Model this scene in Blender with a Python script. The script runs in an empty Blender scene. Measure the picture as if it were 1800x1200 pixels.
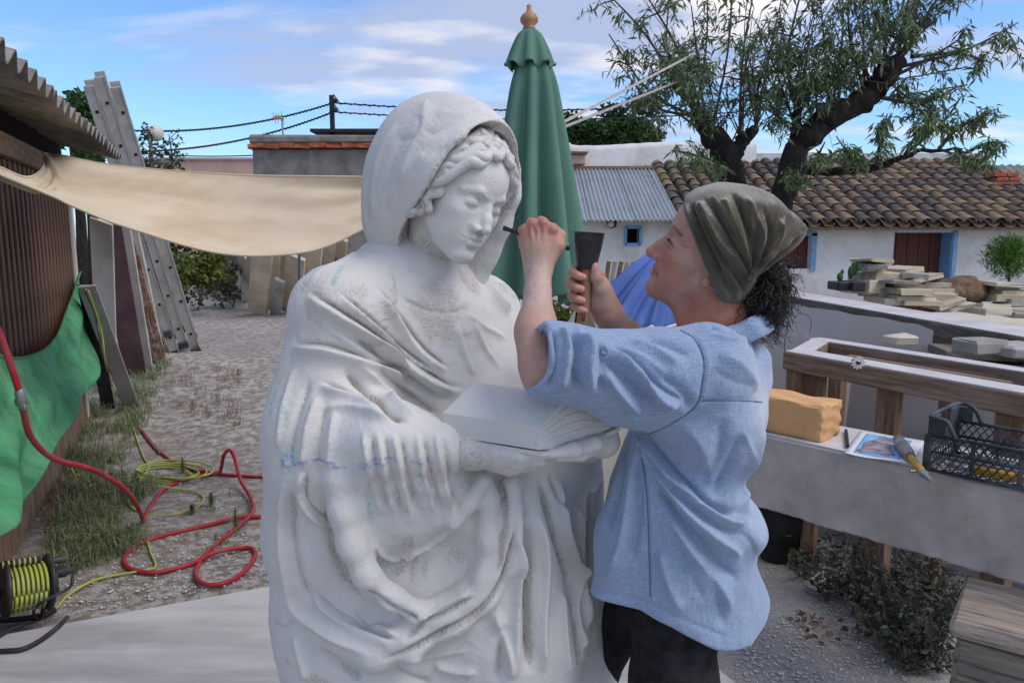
import bpy, bmesh, math, random
import numpy as np
from mathutils import Vector, Matrix, noise as mnoise
from mathutils.bvhtree import BVHTree

random.seed(7)
RNG = np.random.default_rng(11)
PI = math.pi
S = bpy.context.scene
C = S.collection

# ------------------------------------------------------------------ camera
FOC = 1300.0                      # focal length in pixels of an 1800 px wide frame
CAM_Z = 1.60
TILT = math.atan(190.0 / FOC)     # horizon 190 px above the middle
cd = bpy.data.cameras.new('camera')
cd.sensor_width = 36.0
cd.lens = FOC / 1800.0 * 36.0
cd.clip_start, cd.clip_end = 0.02, 3000.0
cam = bpy.data.objects.new('camera', cd)
cam.location = (0, 0, CAM_Z)
cam.rotation_euler = (PI / 2 - TILT, 0, 0)
C.objects.link(cam)
S.camera = cam

# ------------------------------------------------------------------ sky
SUN_EL, SUN_AZ = math.radians(50), math.radians(112)   # azimuth from +Y, clockwise
w = bpy.data.worlds.new('World')
S.world = w
w.use_nodes = True
nt = w.node_tree
nt.nodes.clear()
def wn(t, **k):
    n = nt.nodes.new(t)
    for a, v in k.items():
        setattr(n, a, v)
    return n
sky = wn('ShaderNodeTexSky', sky_type='NISHITA', sun_disc=False)
sky.sun_elevation = SUN_EL
sky.sun_rotation = SUN_AZ
sky.air_density = 1.0; sky.dust_density = 0.6; sky.ozone_density = 2.5
tc = wn('ShaderNodeTexCoord')
sep = wn('ShaderNodeSeparateXYZ')
nt.links.new(tc.outputs['Generated'], sep.inputs[0])
mx = wn('ShaderNodeMath', operation='MAXIMUM'); mx.inputs[1].default_value = 0.0
nt.links.new(sep.outputs['Z'], mx.inputs[0])
ad = wn('ShaderNodeMath', operation='ADD'); ad.inputs[1].default_value = 0.16
nt.links.new(mx.outputs[0], ad.inputs[0])
dv = wn('ShaderNodeVectorMath', operation='SCALE')
iv = wn('ShaderNodeMath', operation='DIVIDE'); iv.inputs[0].default_value = 1.0
nt.links.new(ad.outputs[0], iv.inputs[1])
nt.links.new(tc.outputs['Generated'], dv.inputs[0])
nt.links.new(iv.outputs[0], dv.inputs['Scale'])
mp = wn('ShaderNodeMapping'); mp.inputs['Scale'].default_value = (0.55, 1.0, 1.0); mp.inputs['Location'].default_value = (5.2, 0.3, 0.0)
mp.inputs['Rotation'].default_value = (0, 0, 0.12)
nt.links.new(dv.outputs[0], mp.inputs[0])
n1 = wn('ShaderNodeTexNoise'); n1.inputs['Scale'].default_value = 1.25; n1.inputs['Detail'].default_value = 9; n1.inputs['Roughness'].default_value = 0.55
n1.inputs['Distortion'].default_value = 0.35
n2 = wn('ShaderNodeTexNoise'); n2.inputs['Scale'].default_value = 2.6; n2.inputs['Detail'].default_value = 7
nt.links.new(mp.outputs[0], n1.inputs['Vector']); nt.links.new(mp.outputs[0], n2.inputs['Vector'])
cover = wn('ShaderNodeValToRGB')
cover.color_ramp.elements[0].position = 0.43; cover.color_ramp.elements[1].position = 0.57
nt.links.new(n1.outputs['Fac'], cover.inputs[0])
tint = wn('ShaderNodeValToRGB')          # cloud colour: grey-blue bellies to white rims
tint.color_ramp.elements[0].position = 0.34; tint.color_ramp.elements[0].color = (6.2, 5.6, 5.1, 1)
tint.color_ramp.elements[1].position = 0.58; tint.color_ramp.elements[1].color = (2.25, 2.65, 3.7, 1)
nt.links.new(n2.outputs['Fac'], tint.inputs[0])
blue = wn('ShaderNodeMixRGB', blend_type='MULTIPLY'); blue.inputs[0].default_value = 1.0
blue.inputs[2].default_value = (0.62, 0.78, 0.98, 1)
nt.links.new(sky.outputs[0], blue.inputs[1])
mixc = wn('ShaderNodeMixRGB')
mulc = wn('ShaderNodeMath', operation='MULTIPLY'); mulc.inputs[1].default_value = 0.92
nt.links.new(cover.outputs[0], mulc.inputs[0])
nt.links.new(mulc.outputs[0], mixc.inputs[0])
nt.links.new(blue.outputs[0], mixc.inputs[1]); nt.links.new(tint.outputs[0], mixc.inputs[2])
bg = wn('ShaderNodeBackground'); bg.inputs['Strength'].default_value = 0.15
nt.links.new(mixc.outputs[0], bg.inputs['Color'])
wo = wn('ShaderNodeOutputWorld'); nt.links.new(bg.outputs[0], wo.inputs[0])

# ------------------------------------------------------------------ sun behind thin cloud
sl = bpy.data.lights.new('sun', 'SUN'); sl.energy = 1.4; sl.angle = math.radians(34); sl.color = (1.0, 0.92, 0.82)
sun = bpy.data.objects.new('sun', sl); C.objects.link(sun)
sd = Vector((math.sin(SUN_AZ) * math.cos(SUN_EL), math.cos(SUN_AZ) * math.cos(SUN_EL), math.sin(SUN_EL)))
sun.rotation_euler = sd.to_track_quat('Z', 'Y').to_euler()
sun.location = (4, -2, 9)

S.view_settings.view_transform = 'Standard'
S.view_settings.look = 'None'
S.view_settings.exposure = 0.5
S.view_settings.gamma = 1.0
S.view_settings.use_curve_mapping = False
S.cycles.max_bounces = 6
S.cycles.diffuse_bounces = 4
S.cycles.use_denoising = True

# ------------------------------------------------------------------ helpers
ST, CT = math.sin(TILT), math.cos(TILT)
def ray(px, py):
    a, b = (px - 900.0) / FOC, (600.0 - py) / FOC
    return np.array([a, CT + b * ST, -ST + b * CT])
def P(px, py, Y):
    """the point of the place seen at a pixel of the photograph, Y metres ahead"""
    d = ray(px, py)
    return np.array([0, 0, CAM_Z]) + d * (Y / d[1])
def G(px, py, z=0.0):
    d = ray(px, py)
    return np.array([0, 0, CAM_Z]) + d * ((z - CAM_Z) / d[2])
def V3(p): return Vector((float(p[0]), float(p[1]), float(p[2])))

def sstep(a, b, x):
    t = np.clip((np.asarray(x, float) - a) / (b - a), 0, 1)
    return t * t * (3 - 2 * t)
def unit(v):
    v = np.asarray(v, float)
    return v / (np.linalg.norm(v) + 1e-12)

def tag(o, label=None, cat=None, group=None, kind=None):
    if label: o['label'] = label
    if cat: o['category'] = cat
    if group: o['group'] = group
    if kind: o['kind'] = kind
    return o
def empty(name, loc, label, cat, group=None):
    o = bpy.data.objects.new(name, None)
    o.empty_display_size = 0.1
    C.objects.link(o)
    o.location = V3(loc)
    return tag(o, label, cat, group)
def wt(o):
    """world place of an unrotated object"""
    if o.parent is None: return Vector(o.location)
    return wt(o.parent) + o.matrix_parent_inverse.translation + Vector(o.location)
def adopt(o, parent):
    if parent is not None:
        o.parent = parent
        o.matrix_parent_inverse = Matrix.Translation(-wt(parent))
    return o
def mesh_obj(name, V, F, mat, parent=None, smooth=False, sharp=None):
    me = bpy.data.meshes.new(name)
    me.from_pydata(V if isinstance(V, list) else np.asarray(V).tolist(), [], F if not isinstance(F, np.ndarray) else F.tolist())
    me.update()
    if mat is not None: me.materials.append(mat)
    if smooth:
        me.polygons.foreach_set('use_smooth', [True] * len(me.polygons))
        if sharp is not None:
            me.set_sharp_from_angle(angle=math.radians(sharp))
    o = bpy.data.objects.new(name, me)
    C.objects.link(o)
    return adopt(o, parent)
def inst(name, me, loc, rot, scale, parent):
    """another piece that shares a mesh"""
    o = bpy.data.objects.new(name, me)
    C.objects.link(o)
    o.parent = parent
    off = np.array(parent.location) if parent is not None else np.zeros(3)
    o.location = V3(np.asarray(loc, float) - off); o.rotation_euler = rot; o.scale = scale
    return o

def cross3(a, b):
    return np.array([a[1] * b[2] - a[2] * b[1], a[2] * b[0] - a[0] * b[2], a[0] * b[1] - a[1] * b[0]])
class MB:
    """collects shapes into one mesh"""
    def __init__(s): s.V = []; s.F = []
    def add(s, V, F):
        n = len(s.V)
        s.V.extend(np.asarray(V, float).tolist())
        if isinstance(F, np.ndarray): s.F.extend((F + n).tolist())
        else: s.F.extend([[int(i) + n for i in f] for f in F])
        return s
    def box(s, c, size, rot=None, taper=1.0, jit=0.0, bev=0.0):
        """bevelled box, c centre, size full size, rot 3x3"""
        c = np.asarray(c, float); h = np.asarray(size, float) / 2
        R = np.eye(3) if rot is None else np.array(rot)
        b = min(bev, h.min() * 0.45)
        if b <= 0:
            V = []
            for z in (-1, 1):
                for y in (-1, 1):
                    for x in (-1, 1):
                        k = taper if z > 0 else 1
                        V.append([x * h[0] * k, y * h[1] * k, z * h[2]])
            F = [(0, 2, 3, 1), (4, 5, 7, 6), (0, 1, 5, 4), (2, 6, 7, 3), (0, 4, 6, 2), (1, 3, 7, 5)]
        else:
            V = []; idx = {}
            for z in (-1, 1):
                for y in (-1, 1):
                    for x in (-1, 1):
                        for ax in range(3):
                            q = [x * (h[0] - b), y * (h[1] - b), z * (h[2] - b)]
                            q[ax] += b * (x, y, z)[ax]
                            if z > 0: q[0] *= taper; q[1] *= taper
                            idx[x, y, z, ax] = len(V); V.append(q)
            I = lambda x, y, z, a: idx[x, y, z, a]
            F = []
            for sg in (-1, 1):
                for ax in range(3):
                    cyc = [(-1, -1), (1, -1), (1, 1), (-1, 1)]
                    f = []
                    for u, v in cyc:
                        t = [0, 0, 0]; t[ax] = sg; t[(ax + 1) % 3] = u; t[(ax + 2) % 3] = v
                        f.append(I(*t, ax))
                    F.append(tuple(f if sg > 0 else f[::-1]))
            for ax in range(3):
                a1, a2 = (ax + 1) % 3, (ax + 2) % 3
                for u in (-1, 1):
                    for v in (-1, 1):
                        def T(e):
                            t = [0, 0, 0]; t[ax] = e; t[a1] = u; t[a2] = v; return t
                        f = (I(*T(-1), a1), I(*T(1), a1), I(*T(1), a2), I(*T(-1), a2))
                        F.append(f if u * v > 0 else f[::-1])
            for x in (-1, 1):
                for y in (-1, 1):
                    for z in (-1, 1):
                        f = (I(x, y, z, 0), I(x, y, z, 1), I(x, y, z, 2))
                        F.append(f if x * y * z > 0 else f[::-1])
        V = np.array(V)
        if jit: V = V + RNG.normal(0, jit, V.shape)
        return s.add(V @ R.T + c, F)
    def tube(s, pts, r, n=8, cap=True, flat=None):
        pts = np.asarray(pts, float); m = len(pts)
        r = np.broadcast_to(np.asarray(r, float), (m,))
        T = np.gradient(pts, axis=0); T /= np.linalg.norm(T, axis=1)[:, None] + 1e-12
        u = cross3(T[0], (0, 0, 1.0))
        if np.linalg.norm(u) < 0.1: u = cross3(T[0], (0, 1.0, 0))
        u = unit(u); U = np.empty((m, 3)); W_ = np.empty((m, 3))
        for i in range(m):
            t = T[i]; u = u - t * (u[0] * t[0] + u[1] * t[1] + u[2] * t[2])
            u = u / (math.sqrt(u[0] * u[0] + u[1] * u[1] + u[2] * u[2]) + 1e-12)
            U[i] = u; W_[i] = cross3(t, u)
        a = 2 * PI * np.arange(n) / n
        V = pts[:, None, :] + r[:, None, None] * (np.cos(a)[None, :, None] * U[:, None, :] + np.sin(a)[None, :, None] * W_[:, None, :] * (flat or 1))
        I = np.arange(m * n).reshape(m, n); J = np.roll(I, -1, axis=1)
        F = np.stack([I[:-1], J[:-1], J[1:], I[1:]], -1).reshape(-1, 4).tolist()
        if cap:
            F.append(list(range(n))[::-1]); F.append([(m - 1) * n + k for k in range(n)])
        return s.add(V.reshape(-1, 3), F)
    def lathe(s, prof, n=20, base=(0, 0, 0), rot=None):
        R = np.eye(3) if rot is None else np.array(rot)
        V = []; m = len(prof)
        for r, z in prof:
            for k in range(n):
                a = 2 * PI * k / n
                V.append(np.array([r * math.cos(a), r * math.sin(a), z]))
        V = np.array(V) @ R.T + np.asarray(base, float)
        F = []
        for i in range(m - 1):
            for k in range(n):
                k2 = (k + 1) % n
                F.append((i * n + k, i * n + k2, (i + 1) * n + k2, (i + 1) * n + k))
        F.append(tuple(range(n))[::-1]); F.append(tuple((m - 1) * n + k for k in range(n)))
        return s.add(V, F)
    def grid(s, A, thick=0.0):
        """A: (m,n,3) array of points; a sheet with real thickness"""
        m, n = A.shape[:2]
        I = np.arange(m * n).reshape(m, n)
        F = np.stack([I[:-1, :-1], I[1:, :-1], I[1:, 1:], I[:-1, 1:]], -1).reshape(-1, 4)
        if thick <= 0:
            return s.add(A.reshape(-1, 3), F)
        du = np.gradient(A, axis=0); dvv = np.gradient(A, axis=1)
        N = np.cross(du, dvv); N /= np.linalg.norm(N, axis=2)[..., None] + 1e-12
        Bk = A - N * thick
        V = np.concatenate([A.reshape(-1, 3), Bk.reshape(-1, 3)])
        k = m * n
        F2 = F[:, ::-1] + k
        rim = list(I[0, :]) + list(I[1:, -1]) + list(I[-1, -2::-1]) + list(I[-2:0:-1, 0])
        R_ = [(rim[i], rim[(i + 1) % len(rim)], rim[(i + 1) % len(rim)] + k, rim[i] + k) for i in range(len(rim))]
        return s.add(V, [tuple(f) for f in F] + [tuple(f) for f in F2] + R_)
    def build(s, name, mat, parent=None, smooth=False, sharp=None):
        return mesh_obj(name, s.V, s.F, mat, parent, smooth, sharp)

def spline(pts, n=40, closed=False):
    """Catmull-Rom through control points"""
    p = np.asarray(pts, float)
    if closed: q = np.vstack([p[-1], p, p[0], p[1]])
    else: q = np.vstack([2 * p[0] - p[1], p, 2 * p[-1] - p[-2]])
    m = len(q) - 3
    out = []
    for t in np.linspace(0, m, n, endpoint=not closed):
        i = min(int(t), m - 1); f = t - i
        a, b, c, d = q[i], q[i + 1], q[i + 2], q[i + 3]
        out.append(0.5 * (2 * b + (c - a) * f + (2 * a - 5 * b + 4 * c - d) * f * f + (3 * b - a - 3 * c + d) * f ** 3))
    return np.array(out)
def rotz(a):
    c, s_ = math.cos(a), math.sin(a); return np.array([[c, -s_, 0], [s_, c, 0], [0, 0, 1.0]])
def rotx(a):
    c, s_ = math.cos(a), math.sin(a); return np.array([[1.0, 0, 0], [0, c, -s_], [0, s_, c]])
def roty(a):
    c, s_ = math.cos(a), math.sin(a); return np.array([[c, 0, s_], [0, 1.0, 0], [-s_, 0, c]])
def frame(x, zhint=(0, 0, 1)):
    """3x3 with columns: x axis along x, then y, then z near zhint"""
    x = unit(x); y = unit(np.cross(zhint, x)); z = np.cross(x, y)
    return np.stack([x, y, z], 1)

# ------------------------------------------------------------------ materials
def mat(name, col, rough=0.7, var=0.12, scale=8.0, bump=0.15, bscale=40.0, bdist=0.01, col2=None, spec=0.3, metal=0.0, stretch=(1, 1, 1), grime=None, gscale=2.5, gamt=0.5, coord='Object', detail=6, mrot=0.0):
    """procedural surface: broad tone variation, optional patches of another colour, fine relief"""
    m = bpy.data.materials.new(name); m.use_nodes = True
    t = m.node_tree; b = t.nodes['Principled BSDF']
    b.inputs['Roughness'].default_value = rough; b.inputs['Specular IOR Level'].default_value = spec; b.inputs['Metallic'].default_value = metal
    co = t.nodes.new('ShaderNodeTexCoord'); mp = t.nodes.new('ShaderNodeMapping'); mp.inputs['Scale'].default_value = stretch
    if mrot:
        m0 = t.nodes.new('ShaderNodeMapping'); m0.inputs['Rotation'].default_value = (0, 0, -mrot); t.links.new(co.outputs[coord], m0.inputs[0]); t.links.new(m0.outputs[0], mp.inputs[0])
    else: t.links.new(co.outputs[coord], mp.inputs[0])
    n = t.nodes.new('ShaderNodeTexNoise'); n.inputs['Scale'].default_value = scale; n.inputs['Detail'].default_value = detail; n.inputs['Roughness'].default_value = 0.6
    t.links.new(mp.outputs[0], n.inputs['Vector'])
    r = t.nodes.new('ShaderNodeValToRGB')
    c1 = np.array(col[:3]); c2 = np.array(col2[:3]) if col2 is not None else c1 * (1 - var) ** 2
    hi = np.clip(c1 * (1 + var), 0, 0.95)
    r.color_ramp.elements[0].position = 0.3; r.color_ramp.elements[0].color = (*c2, 1)
    r.color_ramp.elements[1].position = 0.7; r.color_ramp.elements[1].color = (*hi, 1)
    t.links.new(n.outputs['Fac'], r.inputs[0])
    out = r.outputs[0]
    if grime is not None:
        g = t.nodes.new('ShaderNodeTexNoise'); g.inputs['Scale'].default_value = gscale; g.inputs['Detail'].default_value = 8; g.inputs['Roughness'].default_value = 0.65
        t.links.new(mp.outputs[0], g.inputs['Vector'])
        gr = t.nodes.new('ShaderNodeValToRGB'); gr.color_ramp.elements[0].position = 0.48; gr.color_ramp.elements[1].position = 0.66
        gr.color_ramp.elements[1].color = (gamt, gamt, gamt, 1)
        t.links.new(g.outputs['Fac'], gr.inputs[0])
        mxx = t.nodes.new('ShaderNodeMixRGB'); t.links.new(gr.outputs[0], mxx.inputs[0]); t.links.new(out, mxx.inputs[1]); mxx.inputs[2].default_value = (*grime[:3], 1)
        out = mxx.outputs[0]
    t.links.new(out, b.inputs['Base Color'])
    if bump > 0:
        n2 = t.nodes.new('ShaderNodeTexNoise'); n2.inputs['Scale'].default_value = bscale; n2.inputs['Detail'].default_value = 8; n2.inputs['Roughness'].default_value = 0.65
        t.links.new(mp.outputs[0], n2.inputs['Vector'])
        bp = t.nodes.new('ShaderNodeBump'); bp.inputs['Strength'].default_value = bump; bp.inputs['Distance'].default_value = bdist
        t.links.new(n2.outputs['Fac'], bp.inputs['Height']); t.links.new(bp.outputs[0], b.inputs['Normal'])
    return m

# ------------------------------------------------------------------ implicit modelling: smooth blends of rounded shapes, meshed with surface nets
def smin(a, b, k):
    if k <= 0: return np.minimum(a, b)
    h = np.maximum(k - np.abs(a - b), 0) / k
    return np.minimum(a, b) - h * h * k * 0.25
def smax(a, b, k): return -smin(-a, -b, k)
class Blend:
    def __init__(s): s.ops = []
    def put(s, op, f, lo, hi, k):
        s.ops.append((op, f, np.asarray(lo, float) - k - 0.012, np.asarray(hi, float) + k + 0.012, k)); return s
    def ball(s, c, r, k=0.02, op='+', R=None):
        c = np.asarray(c, float); r = np.broadcast_to(np.asarray(r, float), (3,)).astype(float); m = r.max()
        def f(p):
            q = p - c
            if R is not None: q = q @ R
            k0 = np.linalg.norm(q / r, axis=1); k1 = np.linalg.norm(q / (r * r), axis=1)
            return np.where(k0 < 1e-6, -r.min(), k0 * (k0 - 1.0) / np.maximum(k1, 1e-9))
        return s.put(op, f, c - m, c + m, k)
    def cap(s, a, b, ra, rb=None, k=0.02, op='+', sq=None):
        """tapered capsule; sq=(axis, factor) flattens it"""
        a = np.asarray(a, float); b = np.asarray(b, float); rb = ra if rb is None else rb
        m = max(ra, rb)
        ax = None if sq is None else unit(sq[0])
        def f(p):
            ab = b - a; q = p - a
            t = np.clip(q @ ab / max(ab @ ab, 1e-12), 0, 1)
            dd = q - t[:, None] * ab
            if ax is not None:
                dd = dd + np.outer(dd @ ax, ax) * (1.0 / sq[1] - 1.0)
            d = np.linalg.norm(dd, axis=1) - (ra + (rb - ra) * t)
            return d * (sq[1] if ax is not None and sq[1] < 1 else 1.0)
        return s.put(op, f, np.minimum(a, b) - m, np.maximum(a, b) + m, k)
    def chain(s, pts, rs, k=0.01, op='+', sq=None):
        for i in range(len(pts) - 1): s.cap(pts[i], pts[i + 1], rs[i], rs[i + 1], k, op, sq)
        return s
    def box(s, c, size, R=None, rnd=0.01, k=0.0, op='+'):
        c = np.asarray(c, float); h = np.asarray(size, float) / 2 - rnd; m = np.linalg.norm(h) + rnd
        def f(p):
            q = p - c
            if R is not None: q = q @ R
            q = np.abs(q) - h
            return np.linalg.norm(np.maximum(q, 0), axis=1) + np.minimum(q.max(axis=1), 0) - rnd
        return s.put(op, f, c - m, c + m, k)
    def half(s, pt, nrm, k=0.0):
        """keep what lies behind the plane"""
        pt = np.asarray(pt, float); nrm = unit(nrm)
        return s.put('&', lambda p: (p - pt) @ nrm, [-99] * 3, [99] * 3, k)
    def fun(s, f, lo, hi, k=0.01, op='+'): return s.put(op, f, lo, hi, k)
    def __call__(s, p):
        d = np.full(len(p), 1.0)
        if not len(p): return d
        pl, ph_ = p.min(0), p.max(0)
        for op, f, lo, hi, k in s.ops:
            if (pl > hi).any() or (ph_ < lo).any(): continue
            i = np.nonzero(((p > lo) & (p < hi)).all(axis=1))[0] if lo[0] > -50 else np.arange(len(p))
            if len(i) == 0: continue
            e = f(p[i])
            if op == '+': d[i] = smin(d[i], e, k)
            elif op == '-': d[i] = smax(d[i], -e, k)
            else: d[i] = smax(d[i], e, k)
        return d

def surface(f, lo, hi, h, B=8, slack=1.3):
    lo = np.asarray(lo, float); hi = np.asarray(hi, float)
    nb = np.ceil((hi - lo) / (h * B)).astype(int); n = nb * B
    g = np.stack(np.meshgrid(*[np.arange(k) for k in nb], indexing='ij'), -1).reshape(-1, 3)
    dc = f(lo + (g + 0.5) * B * h - h * 0.5)
    act = np.abs(dc) < B * h * 0.87 * slack + h
    D = np.repeat(np.repeat(np.repeat(np.where(dc < 0, -1.0, 1.0).reshape(nb), B, 0), B, 1), B, 2).astype(np.float32)
    loc = np.stack(np.meshgrid(*[np.arange(B)] * 3, indexing='ij'), -1).reshape(-1, 3)
    ga = g[act]
    ga = ga[np.lexsort((ga[:, 2] % 4, ga[:, 1] % 4, ga[:, 0] % 4, ga[:, 2] // 4, ga[:, 1] // 4, ga[:, 0] // 4))]
    for i in range(0, len(ga), 40):
        ix = (ga[i:i + 40, None, :] * B + loc[None]).reshape(-1, 3)
        D[ix[:, 0], ix[:, 1], ix[:, 2]] = f(lo + ix * h)
    Sg = D < 0
    cnt = np.zeros(n - 1, np.int8)
    for dx in (0, 1):
        for dy in (0, 1):
            for dz in (0, 1):
                cnt += Sg[dx:n[0] - 1 + dx, dy:n[1] - 1 + dy, dz:n[2] - 1 + dz]
    cells = np.argwhere((cnt > 0) & (cnt < 8))
    idx = np.full(n - 1, -1, np.int32); idx[tuple(cells.T)] = np.arange(len(cells))
    acc = np.zeros((len(cells), 3)); num = np.zeros(len(cells))
    cor = [np.array([x, y, z]) for x in (0, 1) for y in (0, 1) for z in (0, 1)]
    for a in cor:
        for ax in range(3):
            if a[ax]: continue
            b = a.copy(); b[ax] = 1
            d0 = D[tuple((cells + a).T)].astype(float); d1 = D[tuple((cells + b).T)].astype(float)
            m = (d0 < 0) != (d1 < 0)
            t = np.where(m, d0 / np.where(m, d0 - d1, 1), 0)
            acc += np.where(m[:, None], a + t[:, None] * (b - a), 0); num += m
    V = lo + (cells + acc / num[:, None]) * h
    F = []
    for ax in range(3):
        u, v = (ax + 1) % 3, (ax + 2) % 3
        s0 = [slice(None)] * 3; s1 = [slice(None)] * 3
        s0[ax] = slice(0, -1); s1[ax] = slice(1, None)
        E = np.argwhere(Sg[tuple(s0)] != Sg[tuple(s1)])
        E = E[(E[:, u] > 0) & (E[:, v] > 0) & (E[:, u] < n[u] - 1) & (E[:, v] < n[v] - 1)]
        if not len(E): continue
        eu = np.zeros(3, int); eu[u] = 1; ev = np.zeros(3, int); ev[v] = 1
        q = np.stack([idx[tuple((E - eu - ev).T)], idx[tuple((E - ev).T)], idx[tuple(E.T)], idx[tuple((E - eu).T)]], 1)
        flip = ~Sg[tuple(E.T)]
        q[flip] = q[flip][:, ::-1]
        F.append(q)
    F = np.concatenate(F); F = F[(F >= 0).all(axis=1)]
    return V, F

def vnormals(V, F):
    a, b, c, d = (V[F[:, i]] for i in range(4))
    fn = np.cross(c - a, d - b)
    N = np.stack([sum(np.bincount(F[:, i], fn[:, k], len(V)) for i in range(4)) for k in range(3)], 1)
    return N / (np.linalg.norm(N, axis=1)[:, None] + 1e-12)
def nbr_sum(X, F):
    m = len(X)
    if X.ndim == 1: return sum(np.bincount(F[:, i], X[F[:, (i + j) % 4]], m) for i in range(4) for j in (1, 3))
    return np.stack([nbr_sum(X[:, k], F) for k in range(X.shape[1])], 1)
def relax(V, F, it=1, lam=0.5):
    for _ in range(it):
        A = nbr_sum(V, F); n = nbr_sum(np.ones(len(V)), F)
        V = V + lam * (A / np.maximum(n, 1)[:, None] - V)
    return V
def poly_dist(Vp, pts, R=None):
    """distance to a polyline, the parameter 0..1 along it, and the side vector"""
    if R is not None:
        d = np.full(len(Vp), 1e3); i = np.nonzero(((Vp > pts.min(0) - R) & (Vp < pts.max(0) + R)).all(axis=1))[0]
        if len(i): d[i] = poly_dist(Vp[i], pts)[0]
        return (d,)
    best = np.full(len(Vp), 1e9); tt = np.zeros(len(Vp)); off = np.zeros_like(Vp); tan = np.zeros_like(Vp)
    seg = np.linalg.norm(np.diff(pts, axis=0), axis=1); L = np.concatenate([[0], np.cumsum(seg)]); L /= max(L[-1], 1e-9)
    for i in range(len(pts) - 1):
        a, b = pts[i], pts[i + 1]; ab = b - a
        t = np.clip((Vp - a) @ ab / max(ab @ ab, 1e-12), 0, 1)
        o = Vp - a - t[:, None] * ab; d = np.linalg.norm(o, axis=1); m = d < best
        best[m] = d[m]; tt[m] = (L[i] + t * (L[i + 1] - L[i]))[m]; off[m] = o[m]; tan[m] = unit(ab)
    return best, tt, off, tan
class Carver:
    """folds cut into a surface: curves traced on the photograph are dropped on the form, then raise or sink what lies near them"""
    def __init__(s, V, F):
        s.V = V; s.F = F; s.N = vnormals(V, F)
        s.bvh = BVHTree.FromPolygons(V.tolist(), F.tolist())
        s.D = np.zeros(len(V)); s.flag = np.zeros(len(V))
    def drop(s, pix, n=None):
        pp = spline(np.asarray(pix, float), n or max(6, 5 * len(pix)))
        o = Vector((0, 0, CAM_Z)); D = []; T = []
        for x, y in pp:
            d = V3(ray(x, y)).normalized(); hit = s.bvh.ray_cast(o, d)
            if hit[0] is not None: D.append(np.array(d)); T.append(hit[3])
        if len(T) < 2: return np.zeros((0, 3))
        T = np.array(T); k = 3
        med = np.array([np.median(T[max(0, i - k):i + k + 1]) for i in range(len(T))])      # no jumps between layers
        T = np.where(np.abs(T - med) > .012, med, T)
        return np.array([0, 0, CAM_Z]) + np.array(D) * T[:, None]
    def stroke(s, pix, width, height, kind='ridge', ends=0.18, pts=None):
        """width in metres (half), height in metres; kind ridge | groove | step (drops on the left-hand side of the drawn direction)"""
        L = s.drop(pix) if pts is None else np.asarray(pts, float)
        if len(L) < 2: return
        R = width * 3.2
        i = np.nonzero(((s.V > L.min(0) - R) & (s.V < L.max(0) + R)).all(axis=1))[0]
        if not len(i): return
        d, t, off, tan = poly_dist(s.V[i], L)
        e = np.ones_like(t) if ends <= 0 else sstep(0, ends, np.minimum(t, 1 - t))
        if kind == 'step':
            side = np.einsum('ij,ij->i', np.cross(tan, s.N[i]), off)   # >0: right of the stroke
            x = side / width
            prof = np.where(x >= 0, np.exp(-(x / 1.6) ** 2), np.exp(-(x / 0.45) ** 2)) - 0.55 * np.exp(-((x + 0.75) / 0.45) ** 2)
            prof = prof * (np.abs(d) < R)
        else:
            prof = np.exp(-np.power(d / width, 1.35) * 1.15)
            if kind == 'groove': prof = -prof
        s.D[i] += height * prof * e
    def mark(s, pix, width, val=1.0, pts=None):
        L = s.drop(pix) if pts is None else pts
        if len(L) < 2: return
        d, t, off, tan = poly_dist(s.V, L)
        s.flag = np.maximum(s.flag, val * (d < width))
    def done(s, smooth=1):
        D = s.D
        for _ in range(smooth):
            A = nbr_sum(D, s.F); n = nbr_sum(np.ones(len(D)), s.F)
            D = 0.5 * D + 0.5 * A / np.maximum(n, 1)
        return s.V + s.N * D[:, None]
def vcol(o, name, vals):
    at = o.data.attributes.new(name, 'FLOAT', 'POINT'); at.data.foreach_set('value', np.asarray(vals, np.float32))
def nz(Vp, scale, seed=0.0):
    return np.array([mnoise.noise(Vector((x * scale + seed, y * scale - seed, z * scale + 2 * seed))) for x, y, z in Vp])
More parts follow.
